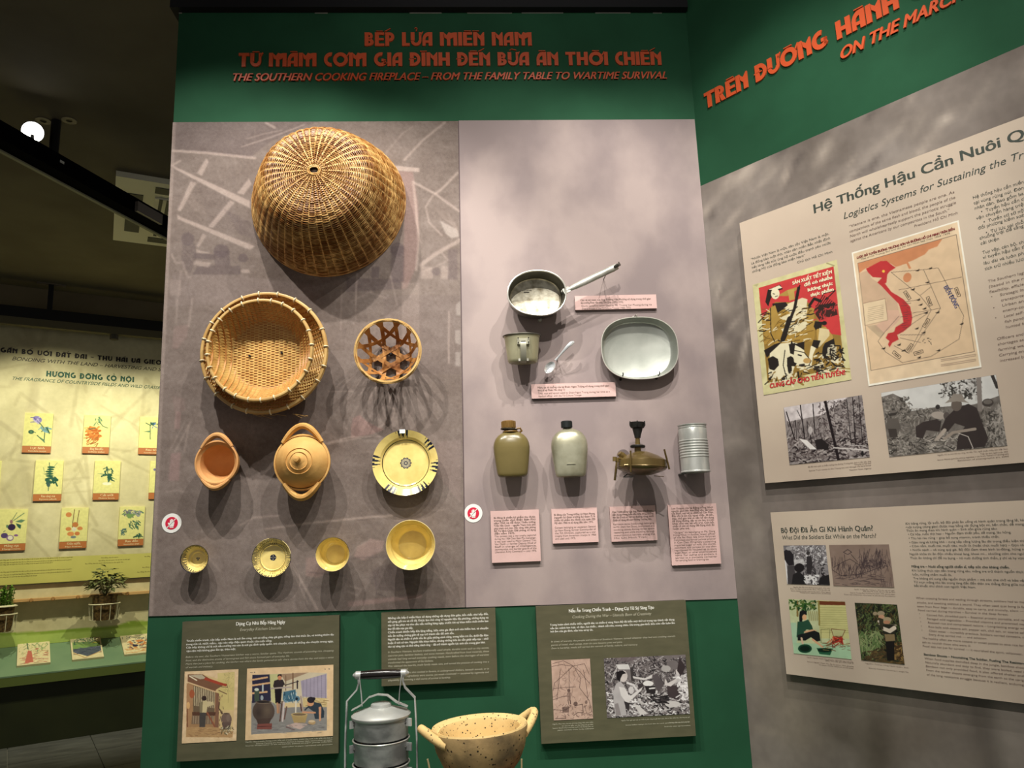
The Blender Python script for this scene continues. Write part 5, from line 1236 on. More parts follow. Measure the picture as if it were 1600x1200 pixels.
for i in range(NT):
    z = i*TIER
    MB().lathe([(0, z+.004), (R*.93, z+.003), (R*.955, z+.006), (R*.96, z+TIER-.010), (R*.99, z+TIER-.005), (R*1.0, z+TIER-.001), (R*.97, z+TIER), (R*.94, z+TIER-.01), (R*.92, z+.01), (0, z+.008)], 56).build('food_tin', ALG, e)
    MB().tube([(R*cos(t), R*sin(t), z+TIER-.001) for t in np.linspace(0, 2*pi, 56, endpoint=False)], .0012, 6, True).build('tin_edge', mat('bright aluminium', (226, 224, 214), .3, metal=.7), e)
    for s_ in (1, -1):
        MB().box(-.010, -.002, -.008, .014, .002, .010).xf(Matrix.Translation((s_*R*.93, -R*.33, z+TIER-.018)) @ Matrix.Rotation(-s_*.5, 4, 'Z')).build('lug', ALG, e, smooth=False)
        MB().lathe([(0, .003), (.003, .002), (.0035, 0)], 10).xf(Matrix.Translation((s_*R*.88, -R*.36, z+TIER-.018)) @ Matrix.Rotation(pi/2, 4, 'X')).build('rivet', STEEL, e)
ld = MB().lathe([(R*1.02, LZ-.008), (R*1.05, LZ-.004), (R*1.05, LZ-.001), (R*1.0, LZ+.001), (R*.97, LZ+.004), (R*.70, LZ+.010), (R*.38, LZ+.017), (R*.35, LZ+.024), (R*.30, LZ+.026), (0, LZ+.027)], 56).build('lid', ALGL, e)
MB().strip([(-.072, 0, LZ+.012), (-.050, 0, LZ+.022), (-.030, 0, LZ+.040), (-.008, 0, LZ+.046), (.016, 0, LZ+.043), (.038, 0, LZ+.026), (.066, 0, LZ+.014)], [(0, 1, 0)]*7, .020, .002).build('lid_clasp', ALGL, ld)
HZ_ = LZ+.093
for s_ in (1, -1):
    bb = [(s_*.056, 0, HZ_), (s_*.055, 0, HZ_-.018), (s_*.060, 0, HZ_-.034), (s_*.084, 0, LZ+.034), (s_*(R+.016), 0, LZ-.004), (s_*(R+.018), 0, LZ-.06), (s_*(R+.018), 0, .02), (s_*(R+.012), 0, .0)]
    MB().strip(bb, [(0, 1, 0)]*8, .014, .0035).build('side_bar', ALG, e)
    MB().tube([(s_*.050, 0, HZ_), (s_*.062, 0, HZ_), (s_*.066, 0, HZ_), (s_*.070, 0, HZ_)], [.010, .010, .006, .003], 12).build('handle_cap', ALGL, e)
    MB().strip([(s_*.052, -.010, HZ_-.004), (s_*.047, -.012, LZ+.05), (s_*.045, -.012, LZ+.022)], [(0, 1, 0)]*3, .006, .002).build('locking_link', ALG, e)
MB().tube([(-.052, 0, HZ_), (-.030, 0, HZ_), (0, 0, HZ_), (.030, 0, HZ_), (.052, 0, HZ_)], [.0095, .011, .0115, .011, .0095], 16).build('handle_grip', mat('black lacquered wood', (24, 20, 18), .22), e)
MB().box(-R-.018, -.007, 0, R+.018, .007, .003).build('base_bar', ALG, e, smooth=False)
# big clay pot on a three-armed clay stove
CLAY = mat('speckled pale clay', (216, 186, 128), .75, col2=(200, 170, 112), nscale=9, bump=.3, bscale=70, spec=.2)
# soot and firing specks belong to the clay
def speckle(m, amount=.30, col=(58, 50, 38), scale=26):
    nt = m.node_tree; N = nt.nodes; L = nt.links; b = N['Principled BSDF']; src = b.inputs['Base Color'].links[0].from_socket
    tc = N.new('ShaderNodeTexCoord'); v = N.new('ShaderNodeTexVoronoi'); v.inputs['Scale'].default_value = scale; L.new(tc.outputs['Object'], v.inputs['Vector'])
    r = N.new('ShaderNodeMapRange'); r.inputs[1].default_value = amount; r.inputs[2].default_value = amount-.06; L.new(v.outputs['Distance'], r.inputs[0])
    n = N.new('ShaderNodeTexNoise'); n.inputs['Scale'].default_value = scale*.6; L.new(tc.outputs['Object'], n.inputs['Vector'])
    r2 = N.new('ShaderNodeMapRange'); r2.inputs[1].default_value = .47; r2.inputs[2].default_value = .52; L.new(n.outputs[0], r2.inputs[0])
    mu = N.new('ShaderNodeMath'); mu.operation = 'MULTIPLY'; L.new(r.outputs[0], mu.inputs[0]); L.new(r2.outputs[0], mu.inputs[1])
    mx = N.new('ShaderNodeMix'); mx.data_type = 'RGBA'; L.new(mu.outputs[0], mx.inputs[0]); L.new(src, mx.inputs[6]); mx.inputs[7].default_value = (*lin(col), 1)
    L.new(mx.outputs[2], b.inputs['Base Color'])
speckle(CLAY, .27, scale=125)
CLAYO = mat('sooty outer clay', (186, 156, 108), .8, col2=(100, 86, 64), nscale=11, bump=.4, bscale=60, lo=.42, hi=.68, spec=.2); speckle(CLAYO, .30, scale=105)
kp = FRONT.mppx(752, 1130, PY); RP_ = 75*kp; PH = .135
SB = z_p-PH-.004
e = empty('big_clay_pot', (a_p, -PY, SB), 'wide speckled pale clay pot with two ear handles, right of the food carrier', 'pot')
e.matrix_world = e.matrix_world @ Matrix.Rotation(radians(-2.0), 4, 'Y') @ Matrix.Rotation(radians(17), 4, 'Z')
MB().lathe([(0, .002), (RP_*.30, .004), (RP_*.58, .022), (RP_*.80, .052), (RP_*.93, .086), (RP_*.975, PH-.022), (RP_*1.0, PH-.006), (RP_*1.0, PH-.001)], 72).build('outer_body', CLAYO, e)
MB().lathe([(RP_*1.0, PH-.001), (RP_*.985, PH+.003), (RP_*.95, PH+.002), (RP_*.90, PH-.006), (RP_*.86, PH-.008), (RP_*.835, PH-.004), (RP_*.81, PH-.010), (RP_*.79, PH-.03), (RP_*.66, .055), (RP_*.42, .022), (0, .014)], 72).build('inner_body', CLAY, e)
for s_ in (1, -1):
    P = []; rr = []
    for j in range(15):
        t = -1+2*j/14; P.append((s_*(RP_*(.88-.06*abs(t)**3)+.042*(.5+.5*cos(pi*t))**.7), .050*t, PH-.022+.036*(.5+.5*cos(pi*t))**.8)); rr.append(.0100*(1+.15*abs(t)))
    MB().tube(P, rr, 12).build('handle', CLAY, e)
SOOT = mat('reddish fired clay stove', (186, 116, 90), .85, col2=(60, 44, 40), nscale=16, bump=.5, bscale=50, lo=.4, hi=.62, spec=.2)
e = empty('clay_stove', (a_p, -PY, CB), 'sooty reddish clay stove under the big clay pot, only its knobs in view', 'stove')
hs = SB-CB
MB().lathe([(0, 0), (.115, 0), (.125, .01), (.130, hs*.5), (.128, hs-.045), (.110, hs-.045), (.105, .02), (0, .02)], 48).build('stove_body', SOOT, e)
for t, r_, w2 in ((radians(-150), .128, .030), (radians(-25), .140, .036), (radians(90), .12, .03)):
    MB().box(-.034, -w2, hs-.07, .030, w2, hs+.006).xf(Matrix.Translation((r_*cos(t), r_*sin(t), 0)) @ Matrix.Rotation(t, 4, 'Z')).build('pot_rest', SOOT, e, angle=60)
TW = mat('dry twig', (150, 134, 96), .8)
for u0, v0, u1, v1 in ((668, 1186, 684, 1196), (815, 1186, 815.5, 1199)):
    q0 = FRONT.hit(u0, v0, .44); q1 = FRONT.hit(u1, v1, .44); M = e.matrix_world.inverted()
    MB().tube([M @ Vector((q0[0], -.44, q0[1])), Vector(((M @ Vector((q1[0], -.44, q1[1]-.02))).x*.96, (M @ Vector((q1[0], -.44, 1))).y, hs-.05))], .0022, 6).build('twig', TW, e)

# ================================================================ beige boards on the right wall
Q1 = [(1155, 350), (1600, 180), (1600, 724), (1196, 754)]
h_ = [RIGHT.hit(u, v, .022) for u, v in Q1]
def rboard(quad, s1, label):
    h = [RIGHT.hit(u, v, .022) for u, v in quad]; a0 = (h[0][0]+h[3][0])/2; z1 = (h[0][1]+h[1][1])/2; z0 = (h[2][1]+h[3][1])/2
    r = empty('text_board', RIGHT.mat((a0+s1)/2, z0, .004), label, 'sign')
    pbox('panel', RIGHT, a0, s1, z0, z1, .020, .022, BEIGE, r); pbox('board_core', RIGHT, a0+.0006, s1-.0006, z0+.0006, z1-.0006, .004, .020, EDGE, r)
    return r
D_ = rboard(Q1, 2.3, 'large beige board about logistics with a red poster and a map, right wall'); dD = .022
E_ = rboard([(1203, 800.5), (1600, 782), (1600, 1100), (1229.5, 1053)], 2.3, 'lower beige board about what soldiers ate, right wall')
p = Print(RIGHT, dD+.0006, (1140, 180, .2875))
p.t('Hệ Thống Hậu Cần Nuôi Quân', 455, 535, 1475, 50, .024, prefix='Hệ Thống Hậu Cần Nuôi', res=3)
p.t('Logistics Systems for Sustaining the Troops', 617, 566, 1505, 36, .0, .25, prefix='Logistics Systems for Sustaining the', res=3)
for tx, x, y, pf in (('Hệ thống hậu cần miền Nam được xây dựng', 1322, 457, 'Hệ thống hậu cần miền'), ('tại vùng rừng núi. Đóng góp to lớn của', 1327, 486, 'tại vùng rừng núi. Đón'), ('nhân dân. Bao gồm ba tuyến chính:', 1331, 514, 'nhân dân. Bao gồm ba'),
                     ('•  Tuyến hậu cần chiến lược', 1366, 532, '•  Tuyến hậu cần c'), ('vận chuyển hàng triệu tấn hàng', 1341, 568, 'vận chuyển hàng triệ'), ('•  Tuyến cơ sở nội địa', 1380, 588, '•  Tuyến cơ sở nộ'), ('đối phương kiểm soát', 1351, 622, 'đối phương kiểm soá'),
                     ('•  Tự lực tại chỗ, làm rẫy', 1392, 646, '•  Tự lực tại chỗ'), ('chuồng trại để tăng gia', 1359, 676, 'chuồng trại để tăng')):
    p.t(tx, x, y, 1598, 17, .006, prefix=pf)
p.t('cải thiện', 1364, 705, 1465, 17, .006)
p.at(1320, 330, .24155)
for tx, x, y, pf in (('Tuy vậy, cán bộ, chiến sĩ', 890, 277, 'Tuy vậy, cán bộ, ch'), ('vì tuyến hậu cần thường xa', 894, 309, 'vì tuyến hậu cần t'), ('lâu dài và luôn phải dự', 898, 346, 'lâu dài và luôn ph'), ('tích trữ nhiều lương thực', 906, 382, 'tích trữ nhiều lươ')):
    p.t(tx, x, y, 1157, 20, .006, prefix=pf)
p.at(1140, 360, .23333)
for tx, x, y, x1 in (('“Nước Việt Nam là một, dân tộc Việt Nam là một.', 141, 201, 667), ('Là đồng bào ruột thịt, nhân dân miền Bắc nhất định', 145, 229, 673), ('hết lòng hết sức ủng hộ cuộc đấu tranh yêu nước', 149, 257, 678), ('chống Mỹ của đồng bào miền Nam”', 152, 284, 506), ('Chủ tịch Hồ Chí Minh', 452, 222, 688)):
    p.t(tx, x, y, x1, 15, .006)
tag(p.build('printed_text', DARKINK, D_), kind='stuff')
p = Print(RIGHT, dD+.0006, (1140, 180, .2875))
for tx, x, y, x1 in (('“Vietnam is one, the Vietnamese people are one. As', 648, 612, 1222), ('compatriots of the same flesh and blood, the people of the', 651, 639, 1227), ('North will wholeheartedly support the patriotic struggle', 653, 665, 1231), ('against the Americans by our compatriots in the South.”', 656, 691, 1196), ('President Hồ Chí Minh', 1002, 610, 1240)):
    p.t(tx, x, y, x1, 14, -.002, .12)
p.at(1320, 330, .24155)
for tx, x, y, pf in (('The Southern logistics system', 925, 462, 'The Southern log'), ('(based in the rear area)', 930, 497, '(based in the r'), ('flexibility, efficiency and', 935, 531, 'flexibility, efficie'), ('Strategic logistics route', 1003, 549, 'Strategic lo'), ('transported millions of', 1010, 584, 'transporte'),
                     ('Urban and rural bases in', 1016, 618, 'Urban an'), ('enemy-controlled areas', 1021, 653, 'enemy-co'), ('Local self-sufficiency,', 1028, 688, 'Local self-'), ('fish ponds and livestock', 1034, 723, 'fish pond'), ('hunted for game', 1040, 758, 'hunted f'), ('Officers and soldiers faced', 984, 834, 'Officers and'),
                     ('shortages as supplies ran', 988, 869, 'shortages as'), ('farming was a duty', 992, 905, 'farming wa'), ('Carrying on the march', 997, 940, 'Carrying on'), ('increased burdens', 1002, 975, 'increased b')):
    p.t(tx, x, y, 1158, 17, -.002, .1, prefix=pf)
for x, y in ((946, 560), (960, 631), (972, 697)): p.t('•', x, y, x+9, 14)
p.at(1180, 580, .2625)
for tx, x, y, x1 in (('Bộ đội hành quân ra chiến trường dọc đường Trường Sơn, ảnh tư liệu bảo tàng', 315, 574, 690), ('Thông tấn xã Việt Nam', 590, 560, 690), ('Source: Truck convoy on the Truong Son trail through the bare forest', 320, 596, 690), ('Vietnam News Agency', 560, 592, 692),
                     ('Nguồn: Nữ du kích hái rau rừng, Võ Văn Tân, nghệ thuật nhiếp ảnh Việt Nam', 1085, 504, 1503), ('Triển lãm ảnh Nghệ thuật, 2000', 1340, 497, 1505), ('Source: Women guerrillas picking vegetables in the forest, Vietnam art photography', 1085, 532, 1510), ('Exhibition of photographic art, 2000', 1205, 536, 1510)):
    p.t(tx, x, y, x1, 8, .0)
tag(p.build('printed_text', BROWNINK, D_), kind='stuff')
# poster
def cq(pts, ox, oy, s_): return [(ox+x*s_, oy+y*s_) for x, y in pts]
o3 = (1140, 360, .23333)
PAP = (206, 200, 150); RD = (196, 62, 62); OCH = (146, 116, 54); CRM = (228, 220, 186); BK = (38, 32, 28)
c = Canvas(200, 270, cq([(150, 370), (707, 195), (828, 1000), (232, 1100)], *o3), PAP).at(*o3)
c.noise(5, 20, 3)
c.poly([(190, 388), (686, 240), (775, 912), (258, 1020)], OCH)
c.poly([(190, 388), (686, 240), (750, 700), (680, 690), (600, 610), (520, 480), (300, 480), (215, 590)], RD)
c.poly([(215, 590), (265, 520), (330, 520), (500, 450), (520, 510), (560, 520), (570, 700), (560, 740), (230, 760)], (168, 134, 62))
for y0 in (450, 520, 600): c.poly([(340, y0+60), (480, y0), (515, y0+10), (510, y0+60), (400, y0+100)], CRM, .9)
c.scatter((230, 500, 570, 740), 110, [BK, CRM, (120, 92, 40)], 46, 6, (2.4, 3.2), .9, .4)
c.poly([(235, 480), (250, 400), (330, 365), (350, 395), (300, 410), (270, 460), (255, 510)], BK); c.poly([(255, 400), (325, 370), (345, 385), (300, 400)], CRM); c.ell(300, 425, 28, 36, CRM); c.line([(285, 425), (295, 428)], BK, 5); c.line([(300, 445), (315, 440)], BK, 5)
c.poly([(325, 440), (380, 440), (440, 400), (445, 380), (380, 400), (330, 430)], (172, 140, 70)); c.poly([(280, 490), (370, 480), (385, 500), (310, 560), (300, 550)], BK); c.poly([(265, 520), (300, 500), (330, 590), (300, 640), (275, 690)], (172, 140, 70)); c.line([(270, 520), (275, 690), (300, 740)], BK, 6)
c.line([(455, 385), (430, 520), (400, 600), (360, 720)], BK, 20); c.line([(398, 590), (356, 724)], BK, 34); c.line([(462, 370), (440, 430)], BK, 9); c.poly([(380, 400), (425, 395), (430, 460), (395, 470)], (186, 156, 84))
c.line([(530, 500), (560, 455), (600, 470)], BK, 18)
for k in range(9): c.line([(560+k*14, 540-k*3), (620+k*12, 430+k*8)], BK, 6)
c.poly([(570, 500), (700, 480), (722, 560), (600, 600), (570, 560)], BK, .85); c.scatter((575, 500, 720, 600), 30, [RD], 26, 6, al=.8); c.line([(620, 420), (700, 400), (640, 460)], BK, 7)
c.poly([(560, 640), (570, 605), (620, 610), (610, 660), (575, 665)], BK); c.ell(632, 618, 18, 14, BK); c.poly([(580, 660), (640, 640), (690, 700), (700, 760), (640, 750), (590, 760)], (180, 146, 76)); c.poly([(600, 650), (665, 660), (670, 700), (620, 760), (600, 780), (590, 760)], CRM, .7); c.poly([(640, 750), (700, 720), (716, 800), (700, 870), (620, 850), (625, 780)], BK)
c.poly([(545, 770), (585, 770), (560, 830), (550, 920), (500, 950), (530, 860)], CRM); c.poly([(560, 730), (610, 735), (590, 790), (550, 770)], BK); c.poly([(560, 900), (640, 840), (740, 830), (760, 900), (620, 930)], OCH); c.scatter((580, 800, 765, 920), 70, [BK, CRM, BK], 28, 8, al=.9)
c.ell(690, 800, 34, 40, CRM, .8); c.ell(740, 800, 22, 30, OCH); c.scatter((665, 765, 765, 850), 24, [BK], 26, 7)
c.poly([(230, 800), (300, 760), (350, 742), (250, 850)], BK); c.poly([(270, 820), (340, 755), (420, 745), (490, 760), (505, 830), (540, 880), (500, 910), (440, 900), (420, 960), (390, 1010), (330, 1000), (260, 960)], CRM)
c.poly([(256, 855), (290, 838), (325, 858), (332, 900), (300, 935), (268, 925)], BK); c.poly([(385, 850), (410, 838), (428, 850), (434, 880), (452, 888), (440, 908), (418, 906), (420, 942), (394, 946), (386, 900)], BK); c.poly([(430, 800), (500, 815), (548, 872), (532, 902), (480, 908), (445, 880)], CRM); c.line([(432, 800), (500, 815), (548, 872), (532, 902), (480, 908)], BK, 5); c.line([(405, 780), (415, 740), (430, 790)], BK, 7); c.poly([(395, 760), (440, 750), (430, 830), (405, 820)], BK); c.poly([(430, 760), (500, 740), (500, 800), (470, 780)], BK); c.ell(520, 870, 26, 18, (186, 150, 90)); c.line([(460, 830), (480, 836)], BK, 9); c.line([(370, 800), (360, 900), (390, 1010)], BK, 6)
c.scatter((258, 940, 500, 1015), 50, [BK, CRM, OCH], 30, 9, (0, 3), .9); c.scatter((440, 900, 780, 950), 60, [BK, OCH, CRM], 34, 8, (-.4, .4), .9)
c.poly([(150, 372), (190, 360), (180, 380)], (150, 146, 110), .5); c.line([(640, 220), (690, 236)], (160, 152, 110), 7)
c.build('poster', RIGHT, dD+PR, PHOTO, D_)
def quick(text_items, m, parent, nm='printed_text'):
    p = Print(RIGHT, dD+PR+.0008)
    for crop, tx, x, y, x1, cap, b in text_items: p.at(*crop).t(tx, x, y, x1, cap, b)
    tag(p.build(nm, m, parent), kind='stuff')
quick([(o3, 'SẢN XUẤT TIẾT KIỆM', 422, 363, 686, 22, .05), (o3, 'để có nhiều', 500, 376, 688, 22, .05), (o3, 'lương thực', 523, 410, 692, 22, .05), (o3, 'thực phẩm', 543, 444, 698, 22, .05)], mat('cream poster ink', CRM, .7), D_)
quick([(o3, 'CUNG CẤP CHO TIỀN TUYẾN!', 270, 1056, 776, 30, .06)], mat('red poster ink', (190, 50, 50), .7), D_)
# map
o4 = (1320, 330, .24155)
c = Canvas(190, 250, cq([(42, 265), (737, 62), (885, 1012), (155, 1130)], *o4), (226, 202, 168)).at(*o4)
c.noise(3, 24, 3)
c.poly([(82, 335), (722, 155), (838, 912), (170, 1028)], (222, 194, 158)); 
c.poly([(84, 335), (632, 182), (600, 230), (545, 250), (520, 280), (440, 320), (410, 330), (430, 370), (415, 375), (400, 340), (330, 360), (300, 340), (250, 320), (130, 370), (90, 400)], (204, 138, 96))
c.poly([(90, 400), (150, 380), (170, 430), (230, 470), (270, 500), (340, 590), (350, 640), (330, 700), (250, 700), (270, 570), (120, 600)], (198, 168, 140), .8)
c.poly([(250, 640), (350, 640), (365, 690), (320, 740), (250, 790), (215, 780), (190, 740), (270, 700)], (214, 176, 152), .9); c.poly([(140, 740), (200, 735), (260, 790), (230, 820)], (180, 160, 132), .7)
c.poly([(136, 370), (230, 322), (270, 320), (300, 345), (330, 365), (290, 390), (275, 410), (270, 460), (240, 485), (210, 460), (240, 430), (180, 425), (150, 395)], (190, 56, 58))
c.poly([(225, 470), (262, 470), (300, 520), (380, 570), (425, 620), (438, 690), (430, 740), (380, 780), (340, 800), (350, 830), (310, 850), (290, 880), (280, 860), (290, 840), (265, 820), (280, 790), (320, 780), (330, 750), (380, 720), (375, 680), (350, 600), (290, 540)], (190, 56, 58))
c.ell(405, 430, 26, 32, (204, 138, 96), rot=.4); c.poly([(118, 595), (262, 565), (278, 705), (130, 738)], (226, 204, 168)); c.line([(118, 595), (262, 565), (278, 705), (130, 738), (118, 595)], (150, 120, 100), 3)
for k in range(8): c.line([(150+0*k, 625+k*12), (250, 606+k*12)], (120, 100, 84), 3, .5)
ink = (76, 66, 60)
for a in ([(82, 335), (722, 155), (838, 912), (170, 1028), (82, 335)], [(300, 395), (510, 380), (605, 370), (770, 680), (740, 830), (560, 940), (375, 980), (265, 910), (215, 840), (260, 780), (350, 680)], [(300, 395), (490, 550), (560, 640), (415, 920), (320, 870)], [(510, 380), (560, 490), (620, 630), (440, 660)], [(350, 510), (560, 470), (755, 430)], [(490, 545), (560, 490)], [(620, 630), (500, 800), (430, 910)], [(360, 800), (520, 800)], [(360, 820), (490, 850)], [(540, 660), (350, 790)], [(375, 590), (470, 575)], [(430, 690), (540, 650)]): c.line(a, ink, 3, .75)
for x, y in ((470, 382), (552, 370), (535, 460), (440, 505), (475, 572), (490, 605), (515, 630), (525, 657), (600, 655), (465, 758), (510, 785), (755, 730), (605, 900), (480, 945), (250, 885), (378, 900), (350, 862)): c.poly([(x-14, y+5), (x+10, y-5), (x+14, y-10), (x+12, y+6), (x, y+8)], BK)
for x, y, r in ((405, 545, 1.0), (547, 585, 1.2), (528, 725, -1.0), (730, 527, 1.2), (337, 928, .7), (478, 915, -.3), (418, 885, -.9)):
    d1, d2 = cos(r)*30, sin(r)*30; n1, n2 = -sin(r)*10, cos(r)*10; c.line([(x-d1+n1, y-d2+n2), (x+d1+n1, y+d2+n2), (x+d1-n1, y+d2-n2), (x-d1-n1, y-d2-n2), (x-d1+n1, y-d2+n2)], BK, 3); c.line([(x-d1*.6, y-d2*.6), (x+d1*.6, y+d2*.6)], BK, 5)
for k in range(12): c.line([(360+random.uniform(-20, 60), 600+k*14), (400+random.uniform(0, 30), 596+k*14)], ink, 3, .8)
c.ell(250, 388, 9, 9, (240, 200, 80)); c.scatter((500, 820, 620, 860), 8, [ink], 8, 4)
for k in range(4): c.line([(625, 962+k*10+(k > 1)*12), (848, 928+k*10+(k > 1)*12)], (140, 116, 100), 4, .8)
c.line([(46, 268), (735, 66), (880, 1008), (158, 1124), (46, 268)], (244, 240, 224), 13)
c.build('map_print', RIGHT, dD+PR, PHOTO, D_)
quick([(o4, 'LƯỢC ĐỒ TUYẾN ĐƯỜNG TRƯỜNG SƠN VÀ ĐƯỜNG HỒ CHÍ MINH TRÊN BIỂN', 78, 307, 712, 13, .06)], mat('dark red ink', (120, 30, 34), .7), D_)
quick([(o4, 'Map of the Truong Son and the Ho Chi Minh Sea Trail, 1959–1975', 105, 314, 680, 8, .0)], DARKINK, D_)
# rotated sea name on the map, running down the sheet
pt = Print(RIGHT, 0); V, f = glyph_mesh('BIỂN ĐÔNG', .01); 
b0_ = RIGHT.hit(*cq([(640, 490)], *o4)[0], dD); b1_ = RIGHT.hit(*cq([(716, 630)], *o4)[0], dD); a_ = b1_[0]-b0_[0]; z_ = b1_[1]-b0_[1]; Ln = math.hypot(a_, z_); ca_, cz_ = a_/Ln, z_/Ln; kx_ = Ln/V[:, 0].max(); kh = .011/.7
Pm = RIGHT.O+np.outer(b0_[0]+V[:, 0]*kx_*ca_-V[:, 1]*kh*cz_, RIGHT.S)+np.outer(b0_[1]+V[:, 0]*kx_*cz_+V[:, 1]*kh*ca_, (0, 0, 1))+RIGHT.N*(dD+.002)
tag(MB().add(Pm, f).xf(D_.matrix_world.inverted()).build('printed_text', mat('blue ink', (84, 96, 150), .7), D_, smooth=False), kind='stuff')
# bare forest photo
o5 = (1180, 580, .2625)
c = Canvas(190, 150, cq([(168, 213), (635, 145), (683, 510), (205, 558)], *o5), (140, 132, 130)).at(*o5)
c.poly([(168, 213), (550, 158), (400, 260), (190, 300)], (206, 198, 198)); c.noise(8, 10, 3)
G2 = [(34, 26, 28), (70, 60, 60), (110, 100, 98), (180, 172, 168)]
c.scatter((380, 170, 660, 440), 420, G2, 20, 5, (0, 3.1), .7, .8); c.scatter((190, 400, 680, 550), 500, G2, 26, 6, (-.9, .6), .85, .6); c.scatter((190, 290, 420, 420), 160, [(90, 80, 80), (150, 142, 140), (60, 52, 52)], 26, 4, (1.1, 2.0), .7)
for x0, y0, x1, y1, w_ in ((418, 178, 500, 530, 16), (270, 200, 295, 400, 7), (345, 195, 358, 370, 6), (185, 240, 235, 400, 7), (580, 160, 600, 440, 5), (615, 150, 640, 420, 4), (330, 380, 340, 470, 5), (240, 290, 250, 400, 4), (310, 300, 318, 390, 4), (545, 170, 575, 440, 4)): c.line([(x0, y0), (x1, y1)], (32, 24, 26), w_)
c.line([(250, 230), (285, 300)], (40, 32, 34), 4); c.line([(420, 200), (440, 180)], (40, 32, 34), 4); c.poly([(262, 400), (310, 410), (370, 465), (330, 465)], (226, 222, 218)); c.line([(470, 455), (680, 470)], (206, 200, 196), 7); c.line([(560, 440), (660, 445)], (200, 194, 190), 4); c.poly([(355, 410), (400, 400), (440, 440), (440, 465), (370, 465)], (36, 30, 30)); c.ell(330, 350, 14, 22, (210, 204, 202), .7); c.ell(640, 490, 8, 16, (30, 26, 26))
c.build('photograph', RIGHT, dD+PR, PHOTO, D_)
# women picking herbs
c = Canvas(260, 175, cq([(748, 125), (1432, 25), (1503, 445), (798, 508)], *o5), (112, 106, 100)).at(*o5)
c.noise(7, 10, 3); c.poly([(748, 125), (1432, 25), (1450, 150), (1300, 200), (1060, 215), (930, 235), (880, 160), (820, 130), (750, 150)], (212, 212, 208))
G3 = [(54, 50, 46), (90, 86, 80), (128, 122, 114), (160, 154, 146)]
c.scatter((755, 150, 920, 300), 200, G3, 18, 7, (0, 3.1), .7, .8); c.scatter((920, 215, 1180, 300), 120, G3, 20, 6, (0, 3.1), .7); c.scatter((1110, 40, 1340, 150), 130, [(50, 48, 44), (90, 86, 82), (190, 188, 184)], 26, 9, (0, 3.1), .85, .8); c.scatter((1350, 190, 1500, 450), 250, G3+[(180, 174, 166)], 40, 6, (1, 2.2), .7, .8); c.scatter((780, 380, 1300, 505), 360, G3+[(176, 170, 160)], 34, 6, (-.8, .8), .8, .8); c.scatter((860, 300, 960, 470), 100, G3[1:], 30, 5, al=.6)
c.line([(1330, 40), (1340, 230)], (134, 126, 120), 26); c.line([(1410, 30), (1440, 100)], (60, 56, 54), 18); c.ell(1385, 190, 34, 24, (70, 64, 60)); c.ell(1385, 185, 26, 14, (112, 106, 100))
c.ell(825, 250, 26, 20, (110, 104, 98)); c.poly([(790, 250), (850, 240), (835, 260), (800, 265)], (60, 56, 52)); c.poly([(785, 275), (850, 280), (870, 340), (830, 360), (780, 340)], (94, 88, 82)); c.poly([(790, 340), (840, 340), (850, 390), (800, 390)], (64, 58, 54))
c.poly([(955, 330), (1000, 300), (1080, 285), (1110, 300), (1100, 360), (1020, 350), (1000, 400), (960, 390)], (60, 52, 50)); c.ell(1095, 262, 46, 22, (172, 162, 152), rot=.15); c.ell(1088, 212, 14, 14, (54, 50, 48)); c.ell(1140, 265, 18, 22, (90, 82, 78))
c.poly([(1135, 280), (1190, 225), (1270, 195), (1320, 220), (1350, 300), (1390, 400), (1370, 450), (1200, 470), (1210, 390), (1250, 330), (1190, 310), (1150, 360), (1105, 350)], (58, 50, 48)); c.line([(1130, 350), (1080, 410)], (176, 164, 152), 22); c.line([(1310, 345), (1180, 365), (1130, 400)], (156, 144, 132), 18)
c.ell(1200, 200, 32, 38, (104, 94, 86)); c.poly([(1130, 190), (1160, 165), (1180, 135), (1230, 138), (1250, 175), (1275, 190), (1200, 180)], (146, 138, 128)); c.line([(1215, 370), (1270, 390), (1300, 460)], (190, 182, 174), 5); c.scatter((1000, 400, 1120, 500), 60, G3+[(190, 182, 172)], 34, 7, (-.6, .6), .8)
c.build('photograph', RIGHT, dD+PR, PHOTO, D_)
# ---- lower beige board
o6 = (1190, 780, .25625); o7 = (1200, 920, .25); o8 = (1220, 840, .175)
p = Print(RIGHT, dD+.0006, o6)
p.t('Bộ Đội Đã Ăn Gì Khi Hành Quân?', 118, 205, 680, 30, .018, res=2)
p.t('What Did the Soldiers Eat While on the March?', 125, 245, 700, 24, -.002, .12, res=2)
rows = [('Khi băng rừng, lội suối, bộ đội phải ăn uống và hành quân trong lặng lẽ, hà', 877, 155), ('ruột tượng (dùng gạo) được may bằng vải đựng bột mì, bền chắc, dễ mang', 879, 177), ('Thức ăn mang theo khi hành quân – Sinh tồn giữa rừng sâu:', 883, 198, 1437), ('• Cá hộp, ruốc thịt heo – Nguồn đạm thiết yếu, dễ mang, lâu hỏng.', 893, 220, 1523), ('• Thu hái rau rừng – giúp bổ sung vitamin, tránh thiếu chất.', 897, 244, 1450),
        ('• Gạo rang và lương khô – cung cấp năng lượng lâu dài trong điều kiện thi', 901, 269), ('• Cơm nắm, muối mè, muối tiêu, muối ớt (hoặc chút muối hạt) – Gọn nh', 903, 292), ('• Nước sạch – vô cùng quý giá. Bộ đội đem theo bình bi-đông, hứng n', 906, 315), ('Người khỏe thì ăn độn nhiều khoai lang, khoai mì... nhường cơm cho ngư', 902, 340), ('Thức ăn không chỉ để no bụng – nó nuôi dưỡng tinh thần, ý chí và hy vọn', 906, 364)]
for r_ in rows: p.t(r_[0], r_[1], r_[2], r_[3] if len(r_) > 3 else 1600, 13, .006)
